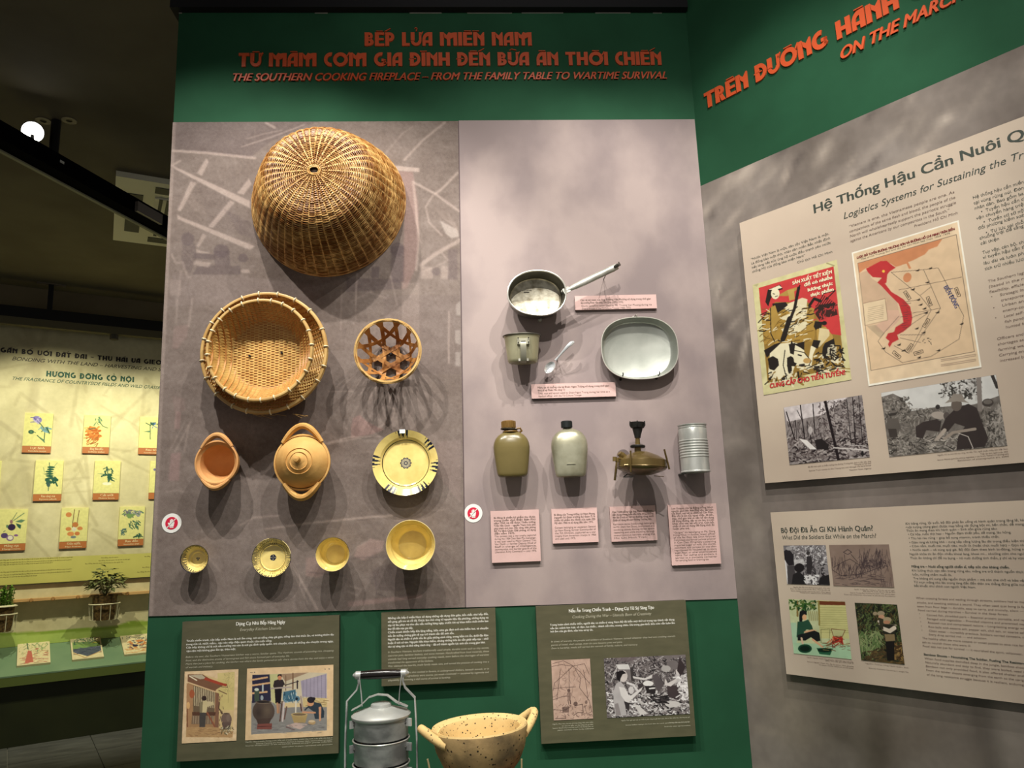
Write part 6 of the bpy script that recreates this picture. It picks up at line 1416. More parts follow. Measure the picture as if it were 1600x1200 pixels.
p.t('Măng tre – Nuôi sống người chiến sĩ, tiếp sức cho kháng chiến.', 914, 416, 1513, 14, .03)
for tx, x, y, x1 in (('Khi lương thực cạn dần trong rừng sâu, măng tre trở thành nguồn thực', 916, 440, 1598), ('luộc, nướng chấm muối ớt.', 919, 464, 1161), ('Tre không chỉ cung cấp nguồn thực phẩm – mà còn che chở và bảo vệ', 925, 488, 1600), ('Từ mụn măng nhú lên trong lòng đất đến thân tre thẳng đứng giữa núi', 928, 511, 1600), ('bất khuất như chính con người Việt Nam.', 930, 533, 1307)): p.t(tx, x, y, x1, 13, .006)
p.at(*o7)
p.t('Bamboo Shoots – Nourishing The Soldier, Fueling The Resistance', 974, 415, 1597, 13, .03, prefix='Bamboo Shoots – Nourishing The Soldier, Fueling The Resistan')
tag(p.build('printed_text', DARKINK, E_), kind='stuff')
p = Print(RIGHT, dD+.0006, o7)
for tx, x, y, x1 in (('When crossing forests and wading through streams, soldiers had to ma', 925, 62, 1600), ('smoke, and speaking without a sound. They often used quai bong (a fa', 931, 90, 1600), ('sewn from flour bags — durable, easy to carry, and crucially, silent —', 931, 114, 1600), ('Food carried during marches – Survival in the deep forest:', 936, 138, 1502),
                     ('Canned fish, shredded pork – Essential protein; portable, and re', 990, 168, 1600), ('Foraged wild vegetables – Provided vitamins and prevented ma', 993, 192, 1600), ('Roasted rice and compressed rations – Long-lasting energy wi', 998, 216, 1600), ('Rice balls with sesame salt, pepper salt, chili salt, or coarse sal', 1001, 242, 1600), ('Clean water – incredibly precious. Soldiers carried canteens, c', 1005, 267, 1600), ('Every drop carried risk — and salvation.', 1004, 290, 1370),
                     ('The healthy often ate more cassava or sweet potato to save rice for', 963, 313, 1600), ('salt to nourish those who were ill.', 963, 338, 1268), ('Food was not just for survival — it nourished the spirit, willpower,', 966, 362, 1590), ('When food supplies dwindled deep in the jungle, bamboo shoo', 978, 440, 1600), ('Naturally abundant and easy to find, they were boiled, used i', 982, 464, 1600), ('Bamboo not only provided food, it also offered shelter and', 985, 488, 1600),
                     ('From the tender shoots emerging from the earth to the uprig', 988, 513, 1600), ('of the long resistance struggle because it is resilient, enduring', 992, 540, 1600)): p.t(tx, x, y, x1, 12, -.001, .1)
for y in (160, 185, 210, 236, 262): p.t('•', 944+(y-160)*.15, y, 950+(y-160)*.15, 9)
p.at(*o8)
for tx, x, y, x1 in (('Nguồn: Bộ đội trên đường hành quân, bữa cơm', 110, 445, 440), ('Ảnh tư liệu trong chiến khu, Thông tấn xã', 85, 460, 440), ('Source: Soldiers having a meal on the march, News Agency', 90, 478, 445), ('Vietnam wartime archive', 170, 494, 445),
                     ('Nguồn: Trương Bỉu, Chống lũ, 1973, bút sắt trên giấy', 655, 465, 1015), ('Bảo tàng Mỹ thuật, bộ sưu tập gia đình', 735, 482, 1022), ('Source: Truong Bieu, Crossing the flood, 1973, pen on paper', 620, 495, 1022), ('From the collection, courtesy of the family foundation', 565, 510, 1022),
                     ('Nguồn: Nguyễn Thanh Thu, bếp lửa, 1975, bột màu trên giấy', 232, 1072, 648), ('giấy, Sưu tập gia đình họa sĩ', 400, 1100, 650), ('Source: Nguyen Thanh Thu, By the stove, 1975, gouache', 236, 1110, 650), ('on paper, family collection of the artist', 340, 1137, 650),
                     ('Nguồn: Trong rừng hành quân, ảnh', 750, 1125, 1140), ('Source: Soldiers marching in single file', 785, 1167, 1140)): p.t(tx, x, y, x1, 9, .0)
tag(p.build('printed_text', BROWNINK, E_), kind='stuff')
c = Canvas(120, 100, cq([(18, 68), (400, 70), (440, 428), (60, 412)], *o8), (130, 126, 128)).at(*o8)
c.noise(8, 8, 2); G5 = [(30, 26, 30), (80, 76, 78), (150, 146, 148), (226, 224, 226)]
c.scatter((110, 70, 410, 250), 300, G5[1:], 22, 7, (0, 3.1), .8); c.scatter((120, 240, 440, 425), 260, G5[:2]+G5[2:3], 26, 9, (0, 3.1), .85); c.poly([(20, 150), (50, 230), (70, 410), (60, 412), (30, 200)], (230, 228, 228)); c.poly([(110, 200), (200, 190), (220, 240), (120, 250)], (214, 212, 212), .8)
c.poly([(25, 120), (60, 90), (110, 150), (120, 245), (70, 250), (30, 190)], (40, 36, 40)); c.ell(72, 95, 30, 18, (170, 166, 166)); c.poly([(60, 250), (120, 250), (130, 320), (100, 415), (65, 412)], (74, 70, 72)); c.poly([(110, 330), (160, 300), (220, 350), (230, 420), (100, 415)], (36, 34, 36)); c.ell(165, 270, 44, 40, (34, 30, 32)); c.poly([(230, 170), (270, 165), (285, 230), (270, 330), (235, 320)], (52, 48, 50)); c.ell(243, 140, 18, 18, (60, 56, 56)); c.poly([(350, 360), (440, 330), (440, 428), (340, 420)], (34, 32, 34)); c.scatter((210, 330, 330, 410), 30, [(230, 228, 228)], 26, 9)
c.build('photograph', RIGHT, dD+PR, PHOTO, E_)
c = Canvas(150, 105, cq([(430, 63), (965, 63), (1015, 445), (470, 430)], *o8), (142, 122, 110)).at(*o8)
c.noise(3, 20, 2); ik = (66, 54, 56)
c.scatter((700, 90, 970, 260), 90, [ik], 90, 4, (1.3, 1.9), .65, .2); c.scatter((450, 150, 560, 250), 24, [ik], 60, 4, (1.3, 1.9), .5); c.line([(470, 265), (560, 215), (620, 190), (700, 240), (800, 250)], ik, 5); c.line([(465, 290), (540, 340), (700, 330), (880, 270)], ik, 5); c.line([(560, 130), (600, 105), (635, 130), (600, 150), (560, 130)], ik, 6); c.line([(570, 150), (575, 210)], ik, 5); c.line([(630, 150), (690, 220)], ik, 5)
c.scatter((520, 210, 720, 330), 60, [ik], 50, 4, (1.2, 2.1), .7); c.scatter((740, 200, 940, 270), 50, [ik], 26, 6, al=.7); c.scatter((480, 330, 900, 420), 60, [ik], 60, 4, (-.3, .3), .6); c.scatter((880, 300, 1000, 430), 20, [ik], 60, 3, (1.2, 1.8), .5)
c.build('sketch', RIGHT, dD+PR, PHOTO, E_)
c = Canvas(140, 140, cq([(68, 548), (575, 570), (632, 1085), (115, 1035)], *o8), (198, 206, 160)).at(*o8)
c.noise(5, 16, 3); c.poly([(330, 560), (578, 572), (610, 900), (350, 900)], (206, 202, 138)); c.poly([(80, 760), (140, 760), (150, 900), (115, 1035), (90, 800)], (178, 210, 176)); c.poly([(110, 940), (620, 960), (632, 1085), (115, 1035)], (170, 206, 168))
c.poly([(342, 566), (575, 572), (578, 604), (345, 600)], (112, 60, 34)); 
for k in range(12): c.line([(350, 625+k*20), (590+k*2, 628+k*20)], (150, 146, 84), 4, .6)
c.line([(150, 570), (150, 700)], (140, 120, 70), 18); c.line([(150, 650), (230, 600), (330, 570)], (140, 120, 70), 8); c.scatter((75, 552, 330, 640), 50, [(30, 70, 34), (60, 100, 40), (100, 120, 60)], 26, 12); c.line([(340, 570), (345, 780)], (150, 136, 70), 14)
for k in range(5): c.line([(250+k*18, 660), (255+k*18, 740)], (160, 150, 96), 7)
c.poly([(165, 700), (170, 660), (200, 645), (230, 660), (235, 690), (200, 700), (190, 760), (165, 770)], (26, 26, 28)); c.ell(212, 712, 20, 26, (226, 176, 130)); c.poly([(150, 750), (200, 750), (245, 730), (280, 790), (290, 830), (230, 820), (200, 860), (195, 900), (140, 890)], (40, 80, 60)); c.poly([(205, 840), (280, 820), (320, 830), (300, 850), (230, 860)], (220, 170, 130)); c.poly([(150, 870), (300, 830), (345, 850), (355, 920), (320, 930), (270, 890), (220, 920), (150, 920)], (24, 28, 28))
c.line([(285, 910), (370, 975)], (220, 170, 130), 18); c.line([(185, 900), (195, 945)], (220, 190, 160), 18); c.ell(215, 992, 62, 40, (20, 66, 44)); c.ell(215, 992, 44, 26, (8, 34, 22)); c.poly([(318, 985), (465, 990), (440, 1050), (345, 1040)], (40, 96, 66)); c.ell(392, 1005, 64, 20, (10, 40, 26))
c.poly([(450, 815), (575, 825), (550, 880), (470, 880)], (196, 196, 140)); c.line([(450, 815), (575, 825), (550, 880), (470, 880), (450, 815)], (110, 60, 40), 5); c.poly([(460, 885), (550, 885), (560, 960), (520, 930), (470, 950)], (176, 50, 36)); c.scatter((450, 880, 570, 960), 24, [(150, 40, 30), (90, 50, 40), (214, 110, 70)], 34, 6); c.line([(360, 820), (440, 815), (430, 940), (360, 940), (360, 820)], (110, 110, 70), 4); c.scatter((360, 940, 600, 1010), 30, [(140, 120, 70), (120, 80, 60)], 40, 4, (-.3, .3))
c.build('painting', RIGHT, dD+PR, PHOTO, E_)
c = Canvas(120, 150, cq([(540, 87), (806, 98), (855, 475), (585, 445)], *o7), (48, 52, 34)).at(*o7)
c.noise(6, 8, 2); c.scatter((545, 90, 850, 470), 900, [(30, 34, 22), (70, 86, 46), (104, 120, 70), (20, 22, 16), (84, 70, 40)], 30, 5, (.8, 2.4), .8, .8); c.scatter((570, 260, 700, 400), 200, [(120, 142, 90), (90, 116, 66), (150, 160, 110)], 34, 5, (.4, 2.6), .8); c.scatter((580, 390, 850, 470), 120, [(110, 86, 50), (80, 64, 40), (60, 50, 34)], 40, 6, (-.8, .8), .8); c.scatter((780, 330, 850, 440), 80, [(130, 100, 60), (150, 120, 70), (70, 50, 30)], 22, 6)
c.ell(668, 155, 14, 12, (156, 140, 112)); c.ell(705, 155, 24, 16, (160, 146, 118)); c.ell(708, 178, 20, 16, (196, 150, 120)); c.line([(690, 205), (740, 205)], (210, 196, 176), 14); c.ell(742, 195, 30, 18, (166, 150, 118)); c.ell(742, 210, 22, 12, (180, 130, 100)); c.line([(695, 222), (800, 228)], (150, 140, 120), 9)
c.poly([(715, 220), (790, 225), (795, 330), (730, 330)], (44, 42, 32)); c.line([(722, 250), (760, 265), (790, 245)], (220, 206, 186), 22); c.poly([(728, 285), (790, 285), (795, 325), (735, 330)], (140, 120, 86)); c.poly([(735, 330), (790, 330), (790, 450), (745, 450)], (26, 22, 20)); c.poly([(690, 180), (720, 190), (720, 260), (700, 240)], (60, 54, 40))
c.build('photograph', RIGHT, dD+PR, PHOTO, E_)

# ================================================================ the far side of the room
def wray(u, v): return (u-800)/FPX*RT-(v-600)/FPX*UP+FW
def HZ3(u, v, z): d = wray(u, v); return CAM+d*((z-CAM[2])/d[2])
def over(P, v0, u=None):
    """height above/below P (same plan position) seen at picture row v0"""
    z = P[2]
    for _ in range(6):
        d = np.array([P[0], P[1], z])-CAM; k = d @ FW; v = 600-FPX*(d @ UP)/k; z += (v-v0)*k/FPX
    return z
WB = mat('olive beige upper wall', (120, 108, 80), .8, col2=(110, 98, 72), nscale=2)
tag(pbox('wall_back', BACK, -5, 4.2, 0, CEIL, -.12, 0, WB), kind='structure')
# mural
MURQ = [(0, 500), (262, 524), (232, 993), (0, 1010)]
hb = [BACK.hit(u, v) for u, v in ((0, 508), (250, 531), (228, 992), (0, 1010))]
mz1 = (hb[0][1]+hb[1][1])/2+.06; mz0 = (hb[2][1]+hb[3][1])/2-.004
a0_ = BACK.hit(-60, 700)[0]; a1_ = BACK.hit(420, 700)[0]
c = Canvas(230, 230, [(0, 0), (229, 0), (229, 229), (0, 229)], (206, 196, 152))
c.noise(5, 30, 3); c.noise(3, 6, 2)
def bw(pts): return [((BACK.hit(u, v)[0]-a0_)/(a1_-a0_)*229, (mz1-BACK.hit(u, v)[1])/(mz1-mz0)*229) for u, v in pts]
c.line(bw([(40, 510), (60, 560), (50, 640)]), (150, 136, 104), 7, .25, 3); c.line(bw([(20, 520), (80, 580), (110, 600)]), (150, 136, 104), 5, .25, 3); c.line(bw([(75, 505), (60, 560), (20, 600)]), (150, 136, 104), 5, .25, 3)
for k in range(26):
    x = random.uniform(0, 250); y = random.uniform(560, 860); c.line(bw([(x, y), (x+random.uniform(-50, 50), y+random.uniform(-40, 40)), (x+random.uniform(-70, 70), y+random.uniform(10, 70))]), (168, 156, 116), random.uniform(1, 3), .35, 1)
c.line(bw([(0, 660), (40, 690), (0, 720)]), (168, 156, 120), 3, .35, 1); c.line(bw([(35, 712), (45, 800), (38, 860)]), (160, 150, 118), 6, .25, 3); c.line(bw([(5, 765), (30, 735), (75, 722)]), (168, 156, 120), 3, .3, 1); c.line(bw([(5, 765), (25, 800), (60, 830)]), (168, 156, 120), 3, .3, 1)
c.poly(bw([(-80, 990), (40, 988), (120, 982), (180, 978), (205, 970), (232, 970), (330, 960), (420, 970), (420, 1030), (-80, 1030)]), (146, 172, 66)); c.poly(bw([(-80, 995), (60, 991), (150, 985), (232, 977), (420, 965), (420, 1030), (-80, 1030)]), (182, 204, 104))
c.build('cream_mural', BACK, .003, mat('cream print', (255, 255, 255), .6, attr='col', col2=(248, 248, 248), nscale=30, spec=.25), None, rect=(a0_, a1_, mz0, mz1))
tag(bpy.data.objects['cream_mural'], 'cream printed mural with faint stems and a green hill on the far wall', 'wall print')
tag(pbox('cream_wall_print', BACK, -5, a0_-.002, mz0, mz1, 0, .003, mat('cream paint', (206, 196, 152), .6)), 'plain cream panel continuing the far wall mural to the left', 'wall print')
BLKI = mat('black mural lettering', (34, 24, 22), .6); GRNI = mat('green mural lettering', (16, 74, 52), .6)
o9 = (0, 400, .175)
def broot(u, v, label): a, z = BACK.hit(u, v); return empty('wall_lettering', BACK.mat(a, z, .0032), label, 'lettering')
r1 = broot(126, 555, 'black Vietnamese heading on the far cream wall'); deco_title(BACK, 'GẮN BÓ VỚI ĐẤT ĐAI – THU HÁI VÀ GIEO TRỒNG', .5, 550.3, 252, 7.6, .0034, .004, BLKI, r1, prefix='GẮN BÓ VỚI ĐẤT ĐAI – THU HÁI VÀ GIEO', gap=.16, joined=True)
r2 = broot(140, 590, 'green Vietnamese heading on the far cream wall'); deco_title(BACK, 'HƯƠNG ĐỒNG CỎ NỘI', 72, 588, 209, 8.6, .0034, .004, GRNI, r2, gap=.16, joined=True)
for ch in list(r1.children)+list(r2.children): tag(ch, kind='stuff')
r3 = broot(130, 567, 'italic black English heading between the black and green lines, far wall'); p = Print(BACK, .005, o9); p.t('BONDING WITH THE LAND – HARVESTING AND SOWING', 103, 929, 1440, 33, .004, .3, prefix='BONDING WITH THE LAND – HARVESTING AND S', res=2); tag(p.build('letters', BLKI, r3), kind='stuff')
r4 = broot(130, 600, 'italic green English heading under the green Vietnamese line, far wall'); p = Print(BACK, .005, o9); p.t('THE FRAGRANCE OF COUNTRYSIDE FIELDS AND WILD GRASSES', 102, 1105, 1432, 30, .004, .3, prefix='THE FRAGRANCE OF COUNTRYSIDE FIELDS AND WILD GRASSE', res=2); tag(p.build('letters', GRNI, r4), kind='stuff')
# plant cards
CARD = mat('pale yellow card', (222, 216, 140), .5); CBAND = mat('brown card band', (176, 106, 54), .5); CINK = mat('card ink', (240, 220, 170), .6)
oa = (0, 600, .175); ob = (0, 780, .175)
GR = (52, 92, 74); GR2 = (96, 130, 96)
def card(quad, crop, title, latin, draw, label, right=None):
    q = cq(quad, *crop); h = quad_rect(BACK, q, .02); a0, a1, z0, z1 = h; zb = z0+(z1-z0)*.165
    r = empty('plant_card', BACK.mat((a0+a1)/2, z0, .0036), label, 'card', 'plant cards on the cream wall')
    pbox('card_panel', BACK, a0, a1, zb, z1, .0036, .022, CARD, r); pbox('name_band', BACK, a0, a1, z0, zb, .0036, .022, CBAND, r)
    W = 62; H = int(62*(z1-zb)/(a1-a0)); cx0, cx1 = quad[0][0], quad[1][0]; cy0, cy1 = quad[0][1], quad[0][1]+(quad[3][1]-quad[0][1])*.835
    cv = Canvas(W, H, [(0, 0), (W-1, 0), (W-1, H-1), (0, H-1)], (224, 218, 142)); cv.Hm = homog([(quad[0][0], quad[0][1]), (quad[1][0], quad[1][1]), (quad[1][0]*.165+quad[2][0]*.835, quad[2][1]*.835+quad[1][1]*.165), (quad[0][0]*.165+quad[3][0]*.835, quad[3][1]*.835+quad[0][1]*.165)], [(0, 0), (W-1, 0), (W-1, H-1), (0, H-1)])
    cv.k = W/(cx1-cx0); draw(cv); cv.build('plant_picture', BACK, .0235, PHOTO, r, rect=(a0+.003, a1-.003, zb+.002, z1-.003))
    w_ = a1-a0; mb = MB()
    for tx, zz, hh, f in ((title, zb-(zb-z0)*.45, (zb-z0)*.34, .5), (latin, zb-(zb-z0)*.85, (zb-z0)*.22, .62)):
        V, fc = glyph_mesh(tx, .02); kx = w_*f/V[:, 0].max(); ac = a0+w_*(1-f)/2+w_*.03
        mb.add(BACK.O+np.outer(ac+V[:, 0]*kx, BACK.S)+np.outer(zz+V[:, 1]*hh/.7, (0, 0, 1))+BACK.N*.0232, fc)
    tag(mb.xf(r.matrix_world.inverted()).build('printed_text', CINK, r, smooth=False), kind='stuff')
def dr1(c): c.ell(330, 315, 42, 30, (140, 130, 184), rot=.3); c.scatter((290, 290, 370, 340), 16, [(110, 100, 160), (190, 180, 214)], 26, 7); c.line([(350, 345), (385, 385), (400, 420), (395, 520)], GR, 8); c.scatter((360, 380, 440, 430), 14, [GR, (120, 160, 170)], 34, 11); c.line([(400, 520), (330, 460)], GR, 9); c.poly([(330, 460), (400, 500), (400, 525)], GR2); c.ell(275, 430, 26, 18, GR); c.ell(275, 430, 12, 8, GR2); c.line([(300, 430), (315, 435)], GR, 6)
def dr2(c): c.scatter((845, 290, 905, 350), 14, [GR2, (150, 170, 120)], 26, 8); c.line([(890, 340), (920, 375), (965, 390)], GR, 7); c.scatter((790, 380, 910, 470), 50, [(204, 128, 60), (176, 96, 40), (220, 160, 90)], 40, 13, (2, 3.4)); c.scatter((780, 460, 880, 530), 18, [(190, 110, 50), (160, 100, 50)], 40, 8, (2, 3)); c.line([(790, 405), (850, 395)], GR, 8)
def dr3(c): c.line([(1340, 370), (1340, 495)], GR, 7); c.line([(1300, 350), (1340, 370), (1390, 345)], GR, 8); c.poly([(1275, 430), (1335, 418), (1340, 435)], GR2); c.ell(1370, 355, 22, 13, (70, 100, 160)); c.scatter((1340, 340, 1400, 395), 10, [(90, 120, 170), GR], 26, 7)
def dr4(c): c.line([(440, 700), (445, 800), (430, 955)], GR, 7); [c.ell(446+random.uniform(-14, 14), 742+k*20, 36-4*(k % 2), 9, (34, 84, 66)) for k in range(5)]; c.scatter((400, 830, 500, 880), 26, [(34, 84, 66), GR], 30, 12); c.ell(500, 858, 24, 14, (34, 84, 66)); c.ell(432, 900, 17, 22, (60, 90, 84)); c.line([(480, 740), (515, 700)], GR2, 4); c.line([(395, 790), (385, 745)], GR2, 4); c.poly([(385, 805), (425, 798), (425, 812)], GR)
def dr5(c): c.line([(958, 740), (965, 860)], GR, 7); c.poly([(860, 797), (945, 803), (930, 812)], GR2); c.poly([(975, 815), (1050, 855), (990, 835)], GR2); c.scatter((935, 740, 1000, 850), 26, [(34, 84, 66), GR], 30, 9); c.ell(955, 890, 42, 14, (236, 234, 200)); c.line([(965, 775), (1000, 755)], GR2, 6)
def dr6(c): c.ell(1378, 765, 12, 12, (120, 110, 140))
def dr7(c): c.line([(105, 190), (150, 118)], GR, 5); c.line([(120, 190), (215, 125)], GR2, 8); c.poly([(135, 200), (190, 180), (228, 190), (190, 212)], GR2); c.poly([(140, 215), (190, 230), (185, 270), (160, 250)], GR); c.ell(103, 250, 36, 30, (52, 36, 70)); c.ell(100, 200, 14, 18, (150, 110, 110)); c.ell(38, 325, 32, 25, (84, 66, 112)); c.line([(30, 290), (45, 280)], GR, 6); c.ell(90, 348, 34, 27, (130, 100, 140)); c.ell(92, 346, 24, 19, (232, 226, 200)); c.ell(145, 325, 20, 10, (130, 90, 140)); c.ell(62, 240, 10, 14, GR2)
def dr8(c): c.line([(665, 90), (650, 200), (645, 250)], (120, 90, 60), 7); c.line([(708, 98), (692, 190), (690, 220)], (120, 90, 60), 7); [c.ell(x, y, rx, ry, cl) for x, y, rx, ry, cl in ((612, 135, 27, 22, (206, 134, 76)), (672, 228, 28, 24, (190, 120, 66)), (610, 265, 26, 18, (206, 134, 76)), (715, 262, 25, 17, (206, 134, 76)), (630, 310, 32, 20, (214, 140, 80)), (690, 308, 24, 18, (200, 124, 70)), (662, 268, 20, 20, (220, 214, 190)), (655, 340, 26, 12, (120, 130, 130)))]
def dr9(c): c.scatter((1110, 92, 1260, 135), 40, [(110, 110, 116), GR2, (150, 150, 150)], 26, 9); c.poly([(1120, 130), (1215, 130), (1165, 170), (1140, 168)], (120, 150, 90)); c.scatter((1150, 190, 1235, 255), 22, [GR, GR2], 30, 8, (.5, 1.6)); c.scatter((1080, 262, 1130, 320), 16, [GR, (80, 110, 110)], 26, 7); c.scatter((1215, 305, 1260, 335), 12, [GR, (40, 80, 60)], 20, 9)
T_ = 'card on the far cream wall'
card([(220, 260), (475, 260), (455, 615), (197, 612)], oa, 'Lục bình', 'Pontederia crassipes', dr1, 'purple flower card, top row of the far cream wall')
card([(757, 277), (990, 280), (970, 620), (733, 620)], oa, 'Bông điên điển', 'Sesbania sesban', dr2, 'orange blossom card, top row of the far cream wall')
card([(1250, 295), (1475, 298), (1455, 628), (1235, 627)], oa, 'Rau trai', 'Commelina communis', dr3, 'small blue flower card, top row, cut by the front partition')
card([(-240, 683), (13, 684), (-10, 1047), (-262, 1045)], oa, 'Rau dền', 'Amaranthus', dr6, 'plant card in the second row, cut by the left picture edge')
card([(320, 683), (572, 683), (543, 1042), (292, 1045)], oa, 'Rau càng cua', 'Peperomia pellucida', dr4, 'dark green whorled stem card, second row of the far wall')
card([(850, 685), (1077, 687), (1060, 1030), (826, 1037)], oa, 'Cải trời', 'Blumea lacera', dr5, 'green sprig card with a pale base, second row of the far wall')
card([(1343, 690), (1570, 690), (1553, 1025), (1327, 1028)], oa, 'Húng quế', 'Ocimum basilicum', dr6, 'card at the end of the second row, mostly behind the partition')
card([(-12, 88), (250, 90), (225, 458), (-40, 462)], ob, 'Măng cụt', 'Mangosteen', dr7, 'purple fruit card, bottom row by the left picture edge')
card([(552, 75), (793, 78), (770, 437), (525, 440)], ob, 'Dừa nước', 'Nypa fruticans', dr8, 'orange fruit cluster card, bottom row of the far wall')
card([(1070, 66), (1293, 66), (1280, 412), (1052, 418)], ob, 'Rau dền', 'Amaranthus viridis', dr9, 'card of scattered green sprigs, bottom row of the far wall')
# long yellow text strip and ledge
z1_ = (BACK.hit(0, 874.5, .03)[1]+BACK.hit(236, 863.6, .03)[1])/2; z0_ = (BACK.hit(0, 915, .03)[1]+BACK.hit(234, 901, .03)[1])/2
r = empty('text_strip', BACK.mat(-1, z0_, .0036), 'long yellow text strip below the plant cards', 'sign')
pbox('panel', BACK, -4.6, .9, z0_, z1_, .030, .033, mat('yellow strip', (204, 196, 104), .5, col2=(190, 184, 96), nscale=3), r)
pbox('strip_core', BACK, -4.6, .9, z0_-.012, z0_+.02, .0036, .030, mat('dark strip edge', (70, 62, 36), .7), r); pbox('strip_back', BACK, -4.6, .9, z0_+.02, z1_-.002, .0036, .030, mat('dark strip edge', (70, 62, 36), .7), r)
p = Print(BACK, .0342, ob)
for i, (y, x1) in enumerate(((552, 650), (575, 640), (593, 470), (660, 640), (685, 640), (705, 330))):
    p.t('Trong bữa cơm hằng ngày của người dân Nam Bộ, rau đồng và cây trái quanh nhà luôn có mặt, gắn bó với đất đai và mùa vụ quanh năm'[:int(128*(x1+60)/710)], -60, y-i*.0+(0), x1, 9, .01)
for y, x0, x1 in ((527, 905, 1055), (552, 880, 1160), (580, 760, 1100), (632, 860, 1060), (515, 1290, 1340), (612, 1270, 1400), (655, 1225, 1400)): p.t('Rau đồng, cây trái quanh nhà và mùa vụ của người dân'[:max(8, int((x1-x0)/6))], x0, y, x1, 8, .01)
tag(p.build('printed_text', mat('strip ink', (110, 100, 50), .6), r), kind='stuff')
zl = (BACK.hit(47, 935, .12)[1]+BACK.hit(233, 924.5, .12)[1])/2
lg = empty('wooden_ledge', BACK.mat(-1, zl, .004), 'narrow pale bamboo ledge on the far wall behind the hanging plants', 'ledge')
pbox('ledge_board', BACK, -4.6, .9, zl-.022, zl, .0036, .11, mat('pale bamboo', (206, 164, 104), .6, col2=(190, 146, 90), nscale=5), lg)
for u in (9, 49, 83, 122, 199): 
    a = BACK.hit(u, 935, .12)[0]; MB().lathe([(.0, 0), (.018, .0), (.014, .012), (0, .012)], 10).xf(lg.matrix_world.inverted() @ BACK.mat(a, zl-.011, .108)).build('bamboo_knot', mat('bamboo knot', (170, 124, 70), .7), lg)
# potted plants in wire rings
WIRE = mat('white painted wire', (214, 206, 168), .5); COIR = mat('brown coir pot', (110, 84, 40), .9, col2=(62, 46, 22), nscale=22, stretch=(2.4, 2.4, .5), bump=.5, bscale=60); SOIL = mat('grey soil', (84, 78, 66), .9)
def plant(u, v, ru, label, kind):
    a, z = BACK.hit(u, v, .24); e = empty('hanging_plant_pot', BACK.mat(a, z, .0036), label, 'potted plant')
    kx = BACK.mppx(u, v, .24); R = ru*kx; D0 = .236
    T = Matrix.Translation((0, 0, D0)) @ Matrix.Rotation(-pi/2, 4, 'X')      # local z up
    MB().tube([(R*cos(t), R*sin(t), 0) for t in np.linspace(0, 2*pi, 40, endpoint=False)], .006, 6, True).xf(T).build('wire_ring', WIRE, e)
    for i in range(10):
        t = 2*pi*i/10; MB().tube([(R*cos(t), R*sin(t), 0), (R*.92*cos(t), R*.92*sin(t), -.14), (R*.5*cos(t), R*.5*sin(t), -.15)], .0026, 5).xf(T).build('wire', WIRE, e)
    MB().tube([(0, R*.9, 0), (0, D0, 0)], .006, 6).xf(T).build('wall_arm', WIRE, e)
    pot = MB().lathe([(0, -.145), (R*.66, -.145), (R*.74, -.09), (R*.77, -.01), (R*.80, .05), (R*.86, .075), (R*.80, .075), (R*.74, .05), (0, .05)], 40, shape=lambda t: (cos(t)*(1+.02*sin(9*t)), sin(t)*(1+.02*sin(9*t)))).xf(T).build('coir_pot', COIR, e)
    MB().lathe([(0, .056), (R*.75, .056), (R*.77, .052)], 32).xf(T).build('soil', SOIL, e)
    lf = MB(); rs = random.Random(int(u)+3)
    if kind == 0:
        for i in range(150):
            t = rs.uniform(0, 2*pi); q = rs.random()**.6; rr = R*1.12*q; h = .10+.20*rs.random()*(1.15-q*.7)+.03; L = rs.uniform(.05, .085); x, y = rr*cos(t), rr*sin(t)
            o_ = Vector((cos(t), sin(t), rs.uniform(-.9, .5))).normalized(); s_ = Vector((-sin(t), cos(t), rs.uniform(-.4, .4))).normalized(); b = Vector((x, y, h+.0)); tip = b+o_*L; m = b+o_*L*.45+Vector((0, 0, .008))
            lf.add([tuple(b), tuple(m+s_*L*.3), tuple(tip), tuple(m-s_*L*.3), tuple(m+Vector((0, 0, -.006)))], [(0, 1, 4), (1, 2, 4), (2, 3, 4), (3, 0, 4)])
        M2 = mat('dusty green leaf', (112, 116, 70), .55, col2=(74, 84, 44), nscale=9)
        st = MB()
        for i in range(16):
            t = rs.uniform(0, 2*pi); q = rs.uniform(.2, .9); st.tube([(0, 0, .05), (R*.5*q*cos(t), R*.5*q*sin(t), .14), (R*q*cos(t), R*q*sin(t), .26-.08*q)], .0028, 4)
        tag(st.xf(T).build('stems', mat('thin stem', (96, 90, 50), .7), e), kind='stuff')
    else:
        st = MB()
        for i in range(30):
            t = rs.uniform(0, 2*pi); q = rs.random()*.7; x, y = R*q*cos(t), R*q*sin(t); h = rs.uniform(.16, .24); st.tube([(x, y, .05), (x*1.3, y*1.3, h)], .003, 4)
            for j in range(9):
                z_ = .07+(h-.06)*j/9; tt = rs.uniform(0, 2*pi); o_ = Vector((cos(tt), sin(tt), .7)).normalized(); b = Vector((x*(1+.3*j/9), y*(1+.3*j/9), z_)); s_ = Vector((-sin(tt), cos(tt), 0)); L = .035
                lf.add([tuple(b), tuple(b+o_*L*.5+s_*L*.28), tuple(b+o_*L), tuple(b+o_*L*.5-s_*L*.28)], [(0, 1, 2, 3)])
        M2 = mat('fresh green leaf', (104, 146, 44), .5, col2=(78, 120, 34), nscale=9)
        tag(st.xf(T).build('stems', mat('green stem', (96, 120, 50), .7), e), kind='stuff')
        MB().lathe([(R*.80, .078), (R*1.0, .070), (R*1.0, .064), (R*.80, .070)], 36).xf(T).build('white_saucer_rim', WIRE, e)
    tag(lf.xf(T).build('leaves', M2, e, smooth=False), kind='stuff')
plant(163.5, 943, 24, 'bushy dusty green plant in a wire ringed coir pot, far wall', 0)
plant(3, 960, 24, 'light green herb in a wire ringed coir pot, cut by the left picture edge', 1)
